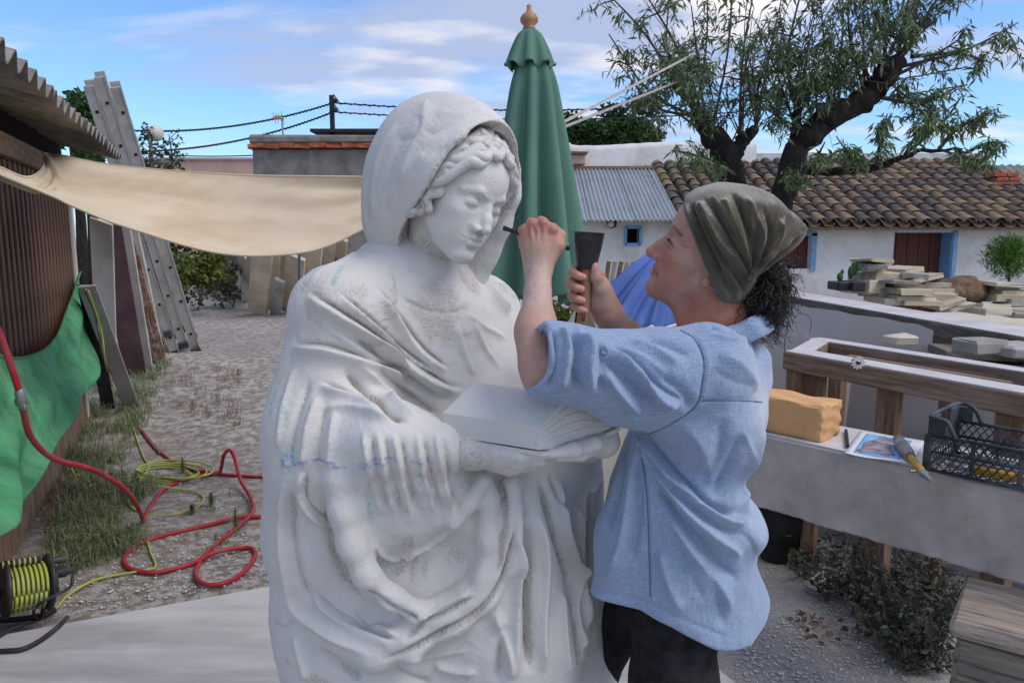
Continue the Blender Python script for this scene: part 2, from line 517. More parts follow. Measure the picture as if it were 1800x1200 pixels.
# ------------------------------------------------------------------ a human head as an implicit form (x across, y towards the face, z up, eyes at z = 0)
def head_form(kind):
    """kind 'stone' : the carved saint, eyes cast down; 'woman' : the sculptor"""
    st = kind == 'stone'
    B = Blend()
    B.ball((0, -.012, .036), (.072, .094, .080), .02)
    B.ball((0, .020, .030), (.058, .060, .066), .03)
    B.ball((0, .022, -.030), (.051, .056, .067), .03)
    B.ball((0, .036, -.077), (.036, .041, .031), .03)
    for s in (-1, 1):
        B.cap((s * .046, -.004, -.052), (s * .012, .062, -.104), .011, .010, .03)
        B.ball((s * .040, .048, -.024), (.017, .022, .016), .026)
        B.ball((s * .029, .049, -.056), (.020, .021, .026), .026)
    B.ball((0, .074, -.101), (.014, .013, .013) if st else (.015, .014, .014), .018)
    # brows, sockets
    for s in (-1, 1):
        B.chain([(s * .010, .078, .014), (s * .029, .0765, .0215), (s * .049, .060, .014)], [.005, .0065, .005], .009)
        B.ball((s * .0315, .0950 if st else .0965, -.002), (.0225, .0255, .0158) if st else (.0215, .0240, .0150), .008, '-')
        B.ball((s * .0125, .092, -.001), (.006, .014, .010), .010, '-')
        ec = np.array([s * .0298, .0640, -.002])
        B.ball(ec, .0138, .001)
        def lid(p, ec=ec, up=True):
            q = p - ec
            d = np.linalg.norm(q, axis=1) - (.0168 if up else .0156)
            x = q[:, 0]
            if up:
                edge = (-.0050 - .0010 * (x / .014) ** 2) if st else (.0012 - .0050 * (x / .0145) ** 2)
                return smax(d, (edge - q[:, 2]) * 0.9, .001)
            edge = -.0088 + .0050 * (x / .0145) ** 2
            return smax(d, (q[:, 2] - edge) * 0.9, .001)
        B.fun(lambda p, f=lid: f(p, up=True), ec - .0175, ec + .0175, .0022)
        B.fun(lambda p, f=lid: f(p, up=False), ec - .0175, ec + .0175, .004)
        B.chain([ec + np.array([-s * .015, .0085, .0035]), ec + np.array([0, .0150, .0090]), ec + np.array([s * .015, .0085, .0040])], [.0006, .0008, .0006], .003, '-')
    # nose
    tip = (0, .1005, -.0395) if st else (0, .1020, -.0405)
    B.chain([(0, .0745, .012), (0, .0825, -.006), (0, .0925, -.022), tip], [.0075, .0070, .0078, .0092 if st else .0112], .010)
    for s in (-1, 1):
        B.cap((s * .006, .070, -.004), (s * .0105, .080, -.040), .0070, .0095, .012)
        B.ball((s * .0128, .0885, -.0440), (.0062, .0090, .0066), .004)
        B.ball((s * .0060, .0965, -.0520), (.0030, .0060, .0030), .002, '-')
    # mouth
    B.ball((0, .0600, -.068), (.024, .022, .022), .018)
    for s in (-1, 1):
        B.chain([(0, .0855 if st else .0845, -.0630), (s * .007, .0858 if st else .0846, -.0612), (s * .0250, .0735, -.0672 if st else -.0688)], [.0050, .0054, .0012] if st else [.0044, .0046, .0010], .0035)
        B.chain([(0, .0840, -.0752), (s * .009, .0825, -.0744), (s * .0225, .0735, -.0695 if st else -.0712)], [.0070, .0062, .0014], .0035)
        B.chain([(0, .0945, -.0684), (s * .009, .0925, -.0678), (s * .0262, .0780, -.0682 if st else -.0702)], [.0014, .0014, .0010] if st else [.0010, .0010, .0007], .0022, '-')
    B.ball((0, .0930, -.0870), (.012, .006, .0036), .008, '-')
    if not st:
        for s in (-1, 1):                       # lines beside the nose and eyes
            B.chain([(s * .0185, .0875, -.043), (s * .0265, .0790, -.058), (s * .030, .0725, -.076)], [.0008, .0010, .0006], .0045, '-')
            B.chain([(s * .020, .0800, -.0165), (s * .034, .0770, -.0185), (s * .046, .066, -.012)], [.0008, .0010, .0006], .004, '-')
            B.chain([(s * .050, .0600, .001), (s * .058, .048, .004)], [.0007, .0005], .003, '-')
            B.chain([(s * .050, .0600, -.004), (s * .058, .047, -.008)], [.0007, .0005], .003, '-')
    for s in (-1, 1):                           # ears
        Re = rotz(s * .35)
        if st: continue                         # hidden under the carved hair
        B.ball((s * .0665, -.014, -.010), (.0060, .0165, .027), .004, R=Re)
        B.ball((s * .0700, -.004, -.038), (.0055, .0080, .0100), .005)
    return B
# ------------------------------------------------------------------ palette
M = {}
M['concrete'] = mat('grey_concrete', (.23, .215, .195), .9, .18, 4, .5, 30, .01, grime=(.10, .09, .08), gscale=3)
M['plaster'] = mat('white_plaster', (.70, .685, .66), .9, .06, 3, .5, 14, .02, grime=(.46, .42, .37), gscale=1.3, gamt=.6)
M['pinkplaster'] = mat('pink_plaster', (.55, .37, .29), .9, .1, 2, .3, 20, .01, grime=(.36, .28, .23), gscale=1.5)
M['blue'] = mat('blue_limewash', (.17, .36, .62), .85, .12, 5, .2, 30, grime=(.4, .5, .6), gscale=4)
M['door'] = mat('red_brown_door', (.13, .040, .026), .6, .25, 6, .3, 30, stretch=(6, 6, .8))
M['brown'] = mat('brown_slat_paint', (.15, .072, .045), .55, .2, 6, .15, 30, stretch=(4, 4, .6), grime=(.2, .14, .10), gscale=3, gamt=.35)
M['dark'] = mat('dark_interior', (.02, .014, .011), .9, .2, 4, 0)
M['fibre'] = mat('weathered_fibre_cement', (.27, .25, .22), .95, .25, 9, .6, 60, .006, grime=(.10, .085, .07), gscale=5)
M['galv'] = mat('galvanised_sheet', (.35, .39, .415), .5, .1, 3, .1, 20, metal=.35, grime=(.36, .33, .30), gscale=2, gamt=.4)
M['rust'] = mat('rusty_edge', (.24, .12, .06), .9, .3, 12, .4, 40)
M['tile'] = [mat('roof_tile_clay', c, .9, .22, 7, .5, 40, .01, grime=g, gscale=5, gamt=.9) for c, g in
             (((.25, .165, .105), (.075, .066, .055)), ((.18, .13, .095), (.06, .056, .05)), ((.31, .215, .13), (.11, .095, .078)), ((.14, .115, .095), (.05, .048, .044)))]
M['brick'] = mat('red_brick', (.42, .12, .06), .9, .2, 12, .4, 50, grime=(.3, .24, .2), gscale=5)
M['alu'] = mat('dull_aluminium', (.47, .46, .43), .5, .12, 5, .1, 40, metal=.5, grime=(.33, .31, .28), gscale=6, gamt=.5)
M['canvas'] = mat('cream_canvas', (.68, .55, .39), .95, .08, 2, .25, 300, .002, grime=(.52, .365, .20), gscale=1.6, gamt=.55, stretch=(1, 1, 3))
M['green_net'] = mat('green_shade_cloth', (.08, .32, .135), .85, .30, 4, .8, 22, .018, grime=(.20, .42, .25), gscale=2.2, gamt=.5)
M['parasol'] = mat('green_parasol_cloth', (.105, .215, .158), .85, .10, 3, .2, 400, .001)
M['bluecloth'] = mat('blue_parasol_cloth', (.07, .125, .35), .8, .16, 4, .2, 300, .001)
M['hem'] = mat('white_hem', (.65, .66, .68), .8, .05)
M['turned_wood'] = mat('turned_wood', (.42, .21, .11), .5, .15, 10, .1, 40, stretch=(3, 3, 1))
M['wood'] = mat('sawn_timber', (.235, .135, .078), .8, .3, 9, .35, 60, .004, stretch=(5, 5, .7), grime=(.38, .33, .29), gscale=5, gamt=.5)
M['woodx'] = mat('sawn_rail', (.25, .165, .11), .8, .3, 9, .35, 60, .004, stretch=(1, 1, 6), grime=(.36, .29, .24), gscale=2, gamt=.35)
M['dusty'] = mat('dust_covered_board', (.60, .565, .56), .95, .08, 6, .3, 80, .003, grime=(.42, .36, .31), gscale=4, gamt=.5)
M['oldwood'] = mat('grey_weathered_timber', (.23, .205, .165), .9, .35, 10, .6, 50, .008, stretch=(1.2, 6, 6), grime=(.10, .08, .06), gscale=6)
M['sawdust'] = mat('dusty_crumbling_wood', (.33, .25, .19), .95, .3, 20, .8, 60, .01, grime=(.17, .10, .06), gscale=12)
M['beige_stone'] = mat('beige_sandstone', (.58, .48, .35), .9, .12, 4, .4, 60, .004, grime=(.36, .30, .21), gscale=3)
M['cream_stone'] = mat('cream_limestone', (.64, .57, .45), .9, .12, 4, .4, 60, .004, grime=(.44, .36, .26), gscale=4)
M['grey_stone'] = mat('grey_limestone', (.35, .33, .29), .9, .15, 5, .4, 50, .005)
M['marble'] = mat('dusty_marble_slab', (.42, .40, .385), .75, .08, 3, .15, 60, .003, grime=(.40, .34, .31), gscale=2, gamt=.55)
M['plinth'] = mat('dust_smeared_slab', (.52, .50, .49), .85, .16, 2.6, .25, 60, .003, stretch=(.45, 2.4, 1), grime=(.33, .315, .31), gscale=2.2, gamt=.85)
M['white_board'] = mat('painted_board', (.66, .62, .55), .8, .08, 4, .15, 30, grime=(.45, .36, .25), gscale=3)
M['purple'] = mat('maroon_panel', (.15, .085, .095), .6, .15, 4, .1, 30, grime=(.25, .18, .18), gscale=2)
M['greyboard'] = mat('grey_board', (.36, .34, .32), .8, .12, 4, .2, 30)
M['redslat'] = mat('peeling_slats', (.34, .17, .10), .85, .3, 18, .3, 50, grime=(.62, .55, .47), gscale=14, gamt=.8)
M['redhose'] = mat('red_rubber_hose', (.40, .020, .030), .45, .12, 10, .05, 80, grime=(.30, .14, .14), gscale=9, gamt=.45)
M['yellow'] = mat('yellow_green_cable', (.42, .46, .08), .5, .1, 10, 0, grime=(.38, .38, .24), gscale=9, gamt=.6)
M['dullhose'] = mat('old_brown_hose', (.23, .15, .13), .7, .2, 10, 0)
M['black'] = mat('black_plastic', (.028, .029, .032), .5, .2, 8, .1, 60, grime=(.14, .14, .14), gscale=7, gamt=.35)
M['crate'] = mat('dusty_dark_crate', (.040, .045, .055), .5, .25, 9, .1, 60, grime=(.20, .205, .22), gscale=9, gamt=.35)
M['steel'] = mat('worn_steel', (.34, .33, .32), .4, .2, 10, .1, 60, metal=.7, grime=(.2, .18, .17), gscale=12)
M['handle_y'] = mat('worn_yellow_handle', (.52, .31, .055), .55, .2, 10, .1, 50, grime=(.45, .33, .2), gscale=12, gamt=.6)
M['tool_y'] = mat('yellow_tool', (.75, .40, .02), .45, .1, 8, 0)
M['foam'] = mat('orange_foam_block', (.72, .40, .18), .95, .07, 5, .5, 50, .004, grime=(.64, .34, .145), gscale=5, gamt=.4)
M['paper'] = mat('glossy_paper', (.78, .78, .80), .4, .02, 4, 0)
M['print_sky'] = mat('printed_sky', (.20, .47, .78), .4, .15, 14, 0, grime=(.55, .7, .85), gscale=9, gamt=.5)
M['print_grey'] = mat('printed_drapery', (.26, .22, .27), .4, .45, 30, 0, grime=(.5, .46, .52), gscale=22, gamt=.7)
M['bark'] = mat('dark_bark', (.030, .024, .021), .95, .4, 14, .9, 26, .03, stretch=(1, 1, .35))
M['twig'] = mat('grey_twig', (.10, .078, .070), .9, .25, 10, .2, 40)
M['lampglobe'] = mat('old_globe', (.62, .58, .48), .5, .08, 6, .1, 30)
M['iron'] = mat('dark_iron', (.025, .024, .026), .6, .2, 8, .1, 40)
M['redstuff'] = mat('red_ridge_clay', (.40, .095, .035), .9, .3, 16, .6, 40, .01, grime=(.22, .18, .16), gscale=9, gamt=.8)
M['netting'] = mat('brown_sacking', (.22, .15, .09), .95, .3, 14, .8, 40, .02)
M['cactus'] = mat('cactus_skin', (.07, .15, .06), .7, .2, 10, .1, 40)

def leaf_mat(name, c, c2, trans=.25):
    m = mat(name, c, .6, .2, 30, 0, col2=c2, spec=.25)
    t = m.node_tree; b = t.nodes['Principled BSDF']
    oi = t.nodes.new('ShaderNodeNewGeometry'); hs = t.nodes.new('ShaderNodeHueSaturation')
    mr = t.nodes.new('ShaderNodeMapRange'); mr.inputs['To Min'].default_value = .55; mr.inputs['To Max'].default_value = 1.5
    t.links.new(oi.outputs['Random Per Island'], mr.inputs[0]); t.links.new(mr.outputs[0], hs.inputs['Value'])
    l = b.inputs['Base Color'].links[0].from_socket
    t.links.new(l, hs.inputs['Color']); t.links.new(hs.outputs[0], b.inputs['Base Color'])
    tr = t.nodes.new('ShaderNodeBsdfTranslucent'); t.links.new(hs.outputs[0], tr.inputs[0])
    mxs = t.nodes.new('ShaderNodeMixShader'); mxs.inputs[0].default_value = trans
    out = [n for n in t.nodes if n.type == 'OUTPUT_MATERIAL'][0]
    t.links.new(b.outputs[0], mxs.inputs[1]); t.links.new(tr.outputs[0], mxs.inputs[2]); t.links.new(mxs.outputs[0], out.inputs[0])
    return m
M['almond_leaf'] = leaf_mat('almond_leaf', (.185, .245, .115), (.08, .12, .055))
M['pine_leaf'] = leaf_mat('dense_green_leaf', (.050, .105, .028), (.016, .038, .012))
M['shrub_leaf'] = leaf_mat('yellow_green_leaf', (.15, .17, .035), (.055, .085, .022))
M['weed_leaf'] = leaf_mat('grey_green_weed', (.15, .165, .115), (.06, .075, .05))
M['grass'] = leaf_mat('dull_grass', (.25, .28, .14), (.13, .155, .075))
M['straw'] = leaf_mat('dry_grass', (.24, .17, .10), (.15, .09, .05))
M['bright_leaf'] = leaf_mat('bright_pine', (.10, .22, .03), (.04, .11, .015))

# ------------------------------------------------------------------ ground
def gh(x, y):
    x = np.asarray(x, float); y = np.asarray(y, float)
    left = sstep(0.6, -0.6, x)
    return 0.30 * sstep(4.6, 8.2, y) * left - 0.42 * sstep(8.2, 11.5, y) * (1 - left)
def gp(px, py):
    z = 0.0
    for _ in range(8):
        p = G(px, py, z); z = float(gh(p[0], p[1]))
    return np.array([p[0], p[1], z])

def build_ground():
    u = np.linspace(-1, 1, 261); xs = 4.2 * np.sinh(u * 5.2) / np.sinh(5.2 * .35)
    v = np.linspace(0, 1, 261); ys = -6 + 3.2 * (np.exp(v * 7.0) - 1) / (np.exp(7 * .30) - 1) * .62
    X, Y = np.meshgrid(xs, ys, indexing='ij')
    Z = gh(X, Y)
    near = np.exp(-(np.hypot(X, Y - 5) / 14) ** 2)
    nn = np.array([mnoise.fractal(Vector((a * 1.7, b * 1.7, 0)), 1.0, 2.0, 5) for a, b in zip(X.ravel(), Y.ravel())]).reshape(X.shape)
    Z = Z + nn * .016 * near
    o = MB().grid(np.stack([X, Y, Z], -1)).build('ground', ground_mat(), None, True)
    o['kind'] = 'structure'
    return o
def ground_mat():
    m = bpy.data.materials.new('dusty_gravel'); m.use_nodes = True
    t = m.node_tree; b = t.nodes['Principled BSDF']; b.inputs['Roughness'].default_value = .95; b.inputs['Specular IOR Level'].default_value = .15
    co = t.nodes.new('ShaderNodeTexCoord')
    def N(sc, d=8, r=.6):
        n = t.nodes.new('ShaderNodeTexNoise'); n.inputs['Scale'].default_value = sc; n.inputs['Detail'].default_value = d; n.inputs['Roughness'].default_value = r
        t.links.new(co.outputs['Object'], n.inputs['Vector']); return n
    def ramp(src, a, c0, b_, c1):
        r = t.nodes.new('ShaderNodeValToRGB'); r.color_ramp.elements[0].position = a; r.color_ramp.elements[1].position = b_
        r.color_ramp.elements[0].color = (*c0, 1); r.color_ramp.elements[1].color = (*c1, 1); t.links.new(src, r.inputs[0]); return r.outputs[0]
    def mixc(f, a, c):
        x = t.nodes.new('ShaderNodeMixRGB'); t.links.new(f, x.inputs[0]); t.links.new(a, x.inputs[1]); t.links.new(c, x.inputs[2]); return x.outputs[0]
    n1, n2, n3 = N(1.1), N(14, 8, .7), N(75, 5, .7)
    base = ramp(n1.outputs['Fac'], .35, (.37, .33, .295), .62, (.55, .51, .475))
    soil = ramp(n2.outputs['Fac'], .4, (.29, .24, .20), .7, (.42, .37, .33))
    f1 = ramp(n2.outputs['Fac'], .47, (0, 0, 0), .56, (1, 1, 1))
    c = mixc(f1, soil, base)
    f2 = ramp(n3.outputs['Fac'], .58, (0, 0, 0), .68, (.5, .5, .5))
    dark = ramp(n1.outputs['Fac'], .3, (.10, .075, .055), .7, (.17, .14, .115))
    c = mixc(f2, c, dark)
    n4 = N(2.3, 9, .7)
    f3 = ramp(n4.outputs['Fac'], .57, (0, 0, 0), .70, (.6, .6, .6))
    lit = ramp(n3.outputs['Fac'], .35, (.13, .085, .055), .7, (.25, .185, .13))
    c = mixc(f3, c, lit)
    # white stone dust trodden into the ground round the working place
    sx_ = t.nodes.new('ShaderNodeVectorMath'); sx_.operation = 'DISTANCE'; sx_.inputs[1].default_value = (.9, 2.2, 0); t.links.new(co.outputs['Object'], sx_.inputs[0])
    mr_ = t.nodes.new('ShaderNodeMapRange'); mr_.inputs['From Min'].default_value = 1.3; mr_.inputs['From Max'].default_value = 3.2; mr_.inputs['To Min'].default_value = .28; mr_.inputs['To Max'].default_value = 0; t.links.new(sx_.outputs['Value'], mr_.inputs[0])
    am = t.nodes.new('ShaderNodeMath'); am.operation = 'ADD'; t.links.new(mr_.outputs[0], am.inputs[0]); t.links.new(n2.outputs['Fac'], am.inputs[1])
    fd = ramp(am.outputs[0], .56, (0, 0, 0), .72, (.9, .9, .9)); wd_ = ramp(n3.outputs['Fac'], .3, (.50, .475, .45), .7, (.64, .62, .60))
    c = mixc(fd, c, wd_)
    t.links.new(c, b.inputs['Base Color'])
    bp = t.nodes.new('ShaderNodeBump'); bp.inputs['Strength'].default_value = .9; bp.inputs['Distance'].default_value = .02
    ax = t.nodes.new('ShaderNodeMath'); ax.operation = 'ADD'; t.links.new(n2.outputs['Fac'], ax.inputs[0]); t.links.new(n3.outputs['Fac'], ax.inputs[1])
    t.links.new(ax.outputs[0], bp.inputs['Height']); t.links.new(bp.outputs[0], b.inputs['Normal'])
    return m
build_ground()

def in_poly(px, py, poly):
    c = False; n = len(poly); j = n - 1
    for i in range(n):
        xi, yi = poly[i]; xj, yj = poly[j]
        if (yi > py) != (yj > py) and px < (xj - xi) * (py - yi) / (yj - yi) + xi: c = not c
        j = i
    return c
def scatter(poly, n):
    xs = [p[0] for p in poly]; ys = [p[1] for p in poly]; out = []
    while len(out) < n:
        x, y = random.uniform(min(xs), max(xs)), random.uniform(min(ys), max(ys))
        if in_poly(x, y, poly): out.append(gp(x, y))
    return out
def stones(name, spots, rmin, rmax, material, label):
    mb = MB()
    ico = [(0, 0, 1), (.9, 0, .2), (.2, .85, .25), (-.8, .5, .1), (-.7, -.6, .2), (.3, -.9, .15), (0, 0, -.6)]
    F = [(0, 1, 2), (0, 2, 3), (0, 3, 4), (0, 4, 5), (0, 5, 1), (6, 2, 1), (6, 3, 2), (6, 4, 3), (6, 5, 4), (6, 1, 5)]
    for p in spots:
        r = random.uniform(rmin, rmax) * random.choice((.5, .7, 1)); a = random.uniform(0, 6.3)
        R = rotz(a)
        Vv = [p + R @ (np.array(v) * np.array([1, random.uniform(.6, 1), random.uniform(.4, .8)]) * r * random.uniform(.75, 1.2)) + np.array([0, 0, r * .2]) for v in ico]
        mb.add(Vv, F)
    o = mb.build(name, material); tag(o, label, 'gravel', kind='stuff')
    return o
M['chip'] = mat('white_marble_chip', (.60, .585, .57), .9, .15, 20, .2, 60)
stones('marble_chips', scatter([(60, 900), (180, 960), (330, 830), (455, 860), (462, 1020), (300, 1050), (120, 1080), (90, 1000)], 1300) +
       scatter([(1300, 1000), (1420, 980), (1500, 1090), (1600, 1199), (1290, 1199)], 1500) + scatter([(220, 700), (460, 600), (455, 850), (300, 830)], 500), .004, .011, M['chip'], 'white marble chips strewn over the dusty ground')

def blade_clump(mb, p, n, h, spread, w, lean=.6):
    for _ in range(n):
        a = random.uniform(0, 2 * PI); hh = h * random.uniform(.5, 1.15); r = spread * random.random() ** .5; a0 = random.uniform(0, 2 * PI)
        b = np.asarray(p) + np.array([math.cos(a0) * r, math.sin(a0) * r, 0])
        d = np.array([math.cos(a), math.sin(a), 0]); s = np.array([-d[1], d[0], 0]) * w
        k = lean * random.uniform(.3, 1.3)
        p1 = b + d * hh * k * .35 + np.array([0, 0, hh * .62]); p2 = b + d * hh * k + np.array([0, 0, hh * (.9 - .35 * k)])
        mb.add([b - s, b + s, p1 + s * .8, p1 - s * .8, p2], [(0, 1, 2, 3), (3, 2, 4)])
def leaf_spray(mb, pts, size, droop=0.0, n_per=1, jit=.02, wide=.22, up=None):
    """lens-shaped folded leaves round given points"""
    p = np.repeat(np.asarray(pts, float), n_per, axis=0); n = len(p)
    if not n: return
    nrm = lambda v: v / (np.linalg.norm(v, axis=1)[:, None] + 1e-12)
    d = RNG.normal(0, 1, (n, 3)); d[:, 2] = d[:, 2] * .6 - droop
    if up is not None: d = d + np.asarray(up) * 1.2
    d = nrm(d); s = nrm(np.cross(d, RNG.normal(0, 1, (n, 3)))); nn = np.cross(d, s)
    L = (size * RNG.uniform(.6, 1.25, n))[:, None]; W = L * wide
    b = p + RNG.normal(0, jit, (n, 3)) if jit > 0 else p
    m = b + d * L * .45 + nn * L * .06
    t = b + d * L; t[:, 2] -= L[:, 0] * .12 * (droop > 0)
    V = np.stack([b, m + s * W, t, m - s * W, m - nn * L * .05], 1).reshape(-1, 3)
    F = (np.array([(0, 4, 1), (1, 4, 2), (2, 4, 3), (3, 4, 0)])[None] + 5 * np.arange(n)[:, None, None]).reshape(-1, 3)
    mb.add(V, F)

# ------------------------------------------------------------------ grass and weeds on the left
gpoly = [(105, 830), (160, 700), (215, 610), (285, 590), (300, 640), (250, 750), (225, 800), (215, 850), (290, 860), (215, 900), (250, 960), (140, 1010), (85, 990), (110, 920)]
mb = MB()
for p in scatter(gpoly, 950):
    k_ = mnoise.noise(Vector((p[0] * 3.1, p[1] * 3.1, 0)))
    if k_ < -.18 and random.random() < .8: continue
    blade_clump(mb, p, random.randint(7, 13), random.uniform(.05, .15) * (1 + 1.3 * max(0, k_)), .06, random.uniform(.0018, .0032), random.uniform(.5, 1.1))
for p in scatter([(330, 985), (460, 980), (455, 880), (400, 870), (350, 900)], 10): blade_clump(mb, p, 9, .06, .03, .002)
tag(mb.build('grass', M['grass']), 'dull green grass growing along the foot of the shed', 'grass', kind='stuff')
mb = MB()
for p in scatter([(60, 880), (120, 840), (130, 900), (90, 930)], 60) + scatter([(320, 640), (420, 650), (430, 760), (280, 700)], 70) + scatter([(250, 580), (300, 560), (310, 620), (260, 640)], 50): blade_clump(mb, p, 8, random.uniform(.05, .14), .05, .0018, 1.0)
tag(mb.build('dry_grass', M['straw']), 'dry straw coloured grass tufts on the path and by the shed', 'grass', kind='stuff')
def sprig(px, py, h, label):
    p = gp(px, py); mb = MB(); k = 16
    for i in range(k):
        z = h * (i + 1) / k
        for j in range(4):
            a = i * 2.4 + j * PI / 2; d = np.array([math.cos(a), math.sin(a), .9]); L = .045 * (1.2 - i / k)
            b = p + np.array([0, 0, z]); s = np.array([-d[1], d[0], 0]) * .004
            mb.add([b - s, b + s, b + d * L], [(0, 1, 2)])
    mb.tube([p, p + np.array([.004, 0, h])], [.003, .0015], 4)
    tag(mb.build('weed', M['grass']), label, 'weed', 'small spurge weeds on the gravel')
for px, py, h, lb in ((322, 832, .10, 'bushy little spurge weed beside the red hose bend'), (240, 862, .11, 'spurge weed at the edge of the grass by the yellow cable'),
                  (338, 905, .06, 'tiny spurge weed under the wide yellow cable loop'), (372, 892, .09, 'spurge weed right of the yellow cable loop'), (415, 935, .13, 'greyish weed standing inside the crossing red hose loops')):
    sprig(px, py, h, lb)

# ------------------------------------------------------------------ the shed on the left
W0 = np.array([-2.54, 3.56, 0]); WE = unit([-.41, 1, 0]); WN = np.array([WE[1], -WE[0], 0])
RW = np.stack([WE, WN, [0, 0, 1]], 1)                     # along the wall, outwards, up
def wall_pt(t, off, z): return W0 + WE * t + WN * off + np.array([0, 0, z])
def WL(px, py, off):
    """where the ray of a pixel meets the wall's plane, pushed out by off"""
    d = ray(px, py); o = np.array([0, 0, CAM_Z]); q = W0 + WN * off
    return o + d * (((q - o) @ WN) / (d @ WN))
shed = empty('shed', W0, 'brown slatted shed with a wavy fibre cement roof', 'shed')
RWm = RW.copy(); RWm[:, 1] *= 1
MB().box(wall_pt(.35, -.06, 1.05), (4.3, .05, 2.1), RW).build('wall', M['dark'], shed)
MB().box(wall_pt(.35, -.005, .42), (4.3, .06, .84), RW, bev=.01).build('base_board', M['wood'], shed)
MB().box(wall_pt(.35, .02, .87), (4.3, .12, .05), RW, bev=.008).build('sill', M['brown'], shed)
MB().box(wall_pt(.35, .02, 2.06), (4.3, .10, .12), RW, bev=.01).build('wall_plate', M['woodx'], shed)
sm = MB().box((0, 0, 0), (.052, .036, 1.10), None, bev=.006).build('slat', M['brown'], shed)
slat_me = sm.data; bpy.data.objects.remove(sm)
aW = math.atan2(WE[1], WE[0])
for i in range(36):
    t = -1.72 + i * .1175
    inst('slat', slat_me, wall_pt(t, .012, 1.445), (0, 0, aW), (1, 1, 1), shed)
MB().box(wall_pt(2.53, .0, 1.1), (.055, .08, 2.2), RW, bev=.006).build('corner_post', M['white_board'], shed)
def corrugated(o, e, up, L, Wd, pitch, amp, thick, n_per=10, nrm=None):
    """wave runs along e; sheet extends along up"""
    nrm = unit(np.cross(e, up)) if nrm is None else nrm
    k = int(L / pitch * n_per)
    s = np.linspace(0, L, k); v = np.linspace(0, Wd, 3)
    A = o + s[:, None, None] * e + v[None, :, None] * up + (np.sin(s / pitch * 2 * PI) * amp)[:, None, None] * nrm
    return MB().grid(A, thick)
upv = unit(-WN * 1.0 + np.array([0, 0, .24]))
for k in range(5):
    t0 = -2.2 + k * .965
    corrugated(wall_pt(t0, .40 , 2.215 + .006 * (k % 2)), WE, upv, .99, 1.9, .177, .031, .008, 18).build('roof_sheet', M['fibre'], shed, True, 40)
MB().box(wall_pt(.44, -.045, 2.23), (4.5, .04, .34), RW).build('eave_gap_filler', M['dark'], shed)  # dark panel added to close the bright gap between wall and roof
for off in (-.35, -1.0):
    MB().box(wall_pt(.2, off, 2.155 + (.40 - off) * .24 - .04), (4.6, .06, .08), RW).build('purlin', M['woodx'], shed)

def sheet_between(top, bot, nu=60, nv=24, bulge=.0, folds=None, seed=0.):
    """cloth between two edge curves given as 3d points"""
    T = spline(top, nu); Bo = spline(bot, nu); A = np.zeros((nu, nv, 3))
    for j in range(nv):
        f = j / (nv - 1); A[:, j] = T * (1 - f) + Bo * f
        A[:, j] += bulge * math.sin(f * PI)
    if folds:
        du = np.gradient(A, axis=0); dw = np.gradient(A, axis=1); Nn = np.cross(du, dw); Nn /= np.linalg.norm(Nn, axis=2)[..., None] + 1e-9
        A = A + Nn * folds(np.linspace(0, 1, nu)[:, None], np.linspace(0, 1, nv)[None, :])[..., None]
    return A
# green cloth over the lower wall
top = [WL(*q) for q in ((-90, 600, .10), (0, 622, .11), (45, 624, .12), (85, 600, .11), (118, 540, .09), (140, 476, .07))]
bot = [WL(*q) for q in ((-120, 980, .38), (-10, 945, .36), (45, 880, .34), (105, 775, .30), (150, 705, .24), (166, 652, .17))]
A = sheet_between(top, bot, 90, 60, 0, lambda u, v: .018 * np.sin(u * 26 + v * 5) * (.3 + v) * (1 - .3 * u) + .012 * np.sin(u * 9 - v * 11) + .020 * np.sin(v * 7 + u * 17) * v)
A[:, 0] += WN * .02
tag(MB().grid(A, .003).build('green_cloth', M['green_net'], None, True), 'green shade cloth draped over the lower part of the shed wall', 'cloth')
# cream awning slung from the shed
tp = [(-80, 258, 3.0), (0, 294, 3.1), (45, 311, 3.4), (68, 303, 3.9), (78, 288, 4.3), (80, 270, 4.55), (105, 271, 4.5), (200, 289, 4.35), (400, 306, 4.15), (560, 311, 4.0), (645, 313, 3.95), (720, 316, 3.9)]
bt = [(-80, 268, 2.95), (0, 305, 3.0), (40, 322, 3.05), (60, 331, 3.1), (80, 340, 3.12), (100, 349, 3.15), (135, 366, 3.2), (220, 399, 3.3), (390, 445, 3.45), (540, 440, 3.6), (645, 397, 3.7), (720, 360, 3.75)]
A = sheet_between([P(*q) for q in tp], [P(*q) for q in bt], 120, 50, np.array([0, .05, -.05]), lambda u, v: (.010 * np.sin(v * 30 + u * 6) * np.exp(-((u - .95) / .12) ** 2) + .007 * np.sin(v * 22 + u * 3 * np.sin(u * 4)) * (.4 + u) + .012 * np.sin(u * 40 - v * 9) * np.exp(-((u - .45) / .09) ** 2) * np.exp(-(v / .4) ** 2)))
aw = empty('awning', P(300, 360, 3.8), 'cream canvas awning slung from the shed across to the statue', 'awning')
MB().grid(A, .002).build('canvas', M['canvas'], aw, True)
MB().tube([a + np.array([0, -.004, -.004]) for a in A[:, -1]], .007, 6).build('lower_hem', M['canvas'], aw, True)
MB().tube([a for a in A[5:, 0]], .006, 6).build('upper_hem', M['canvas'], aw, True)

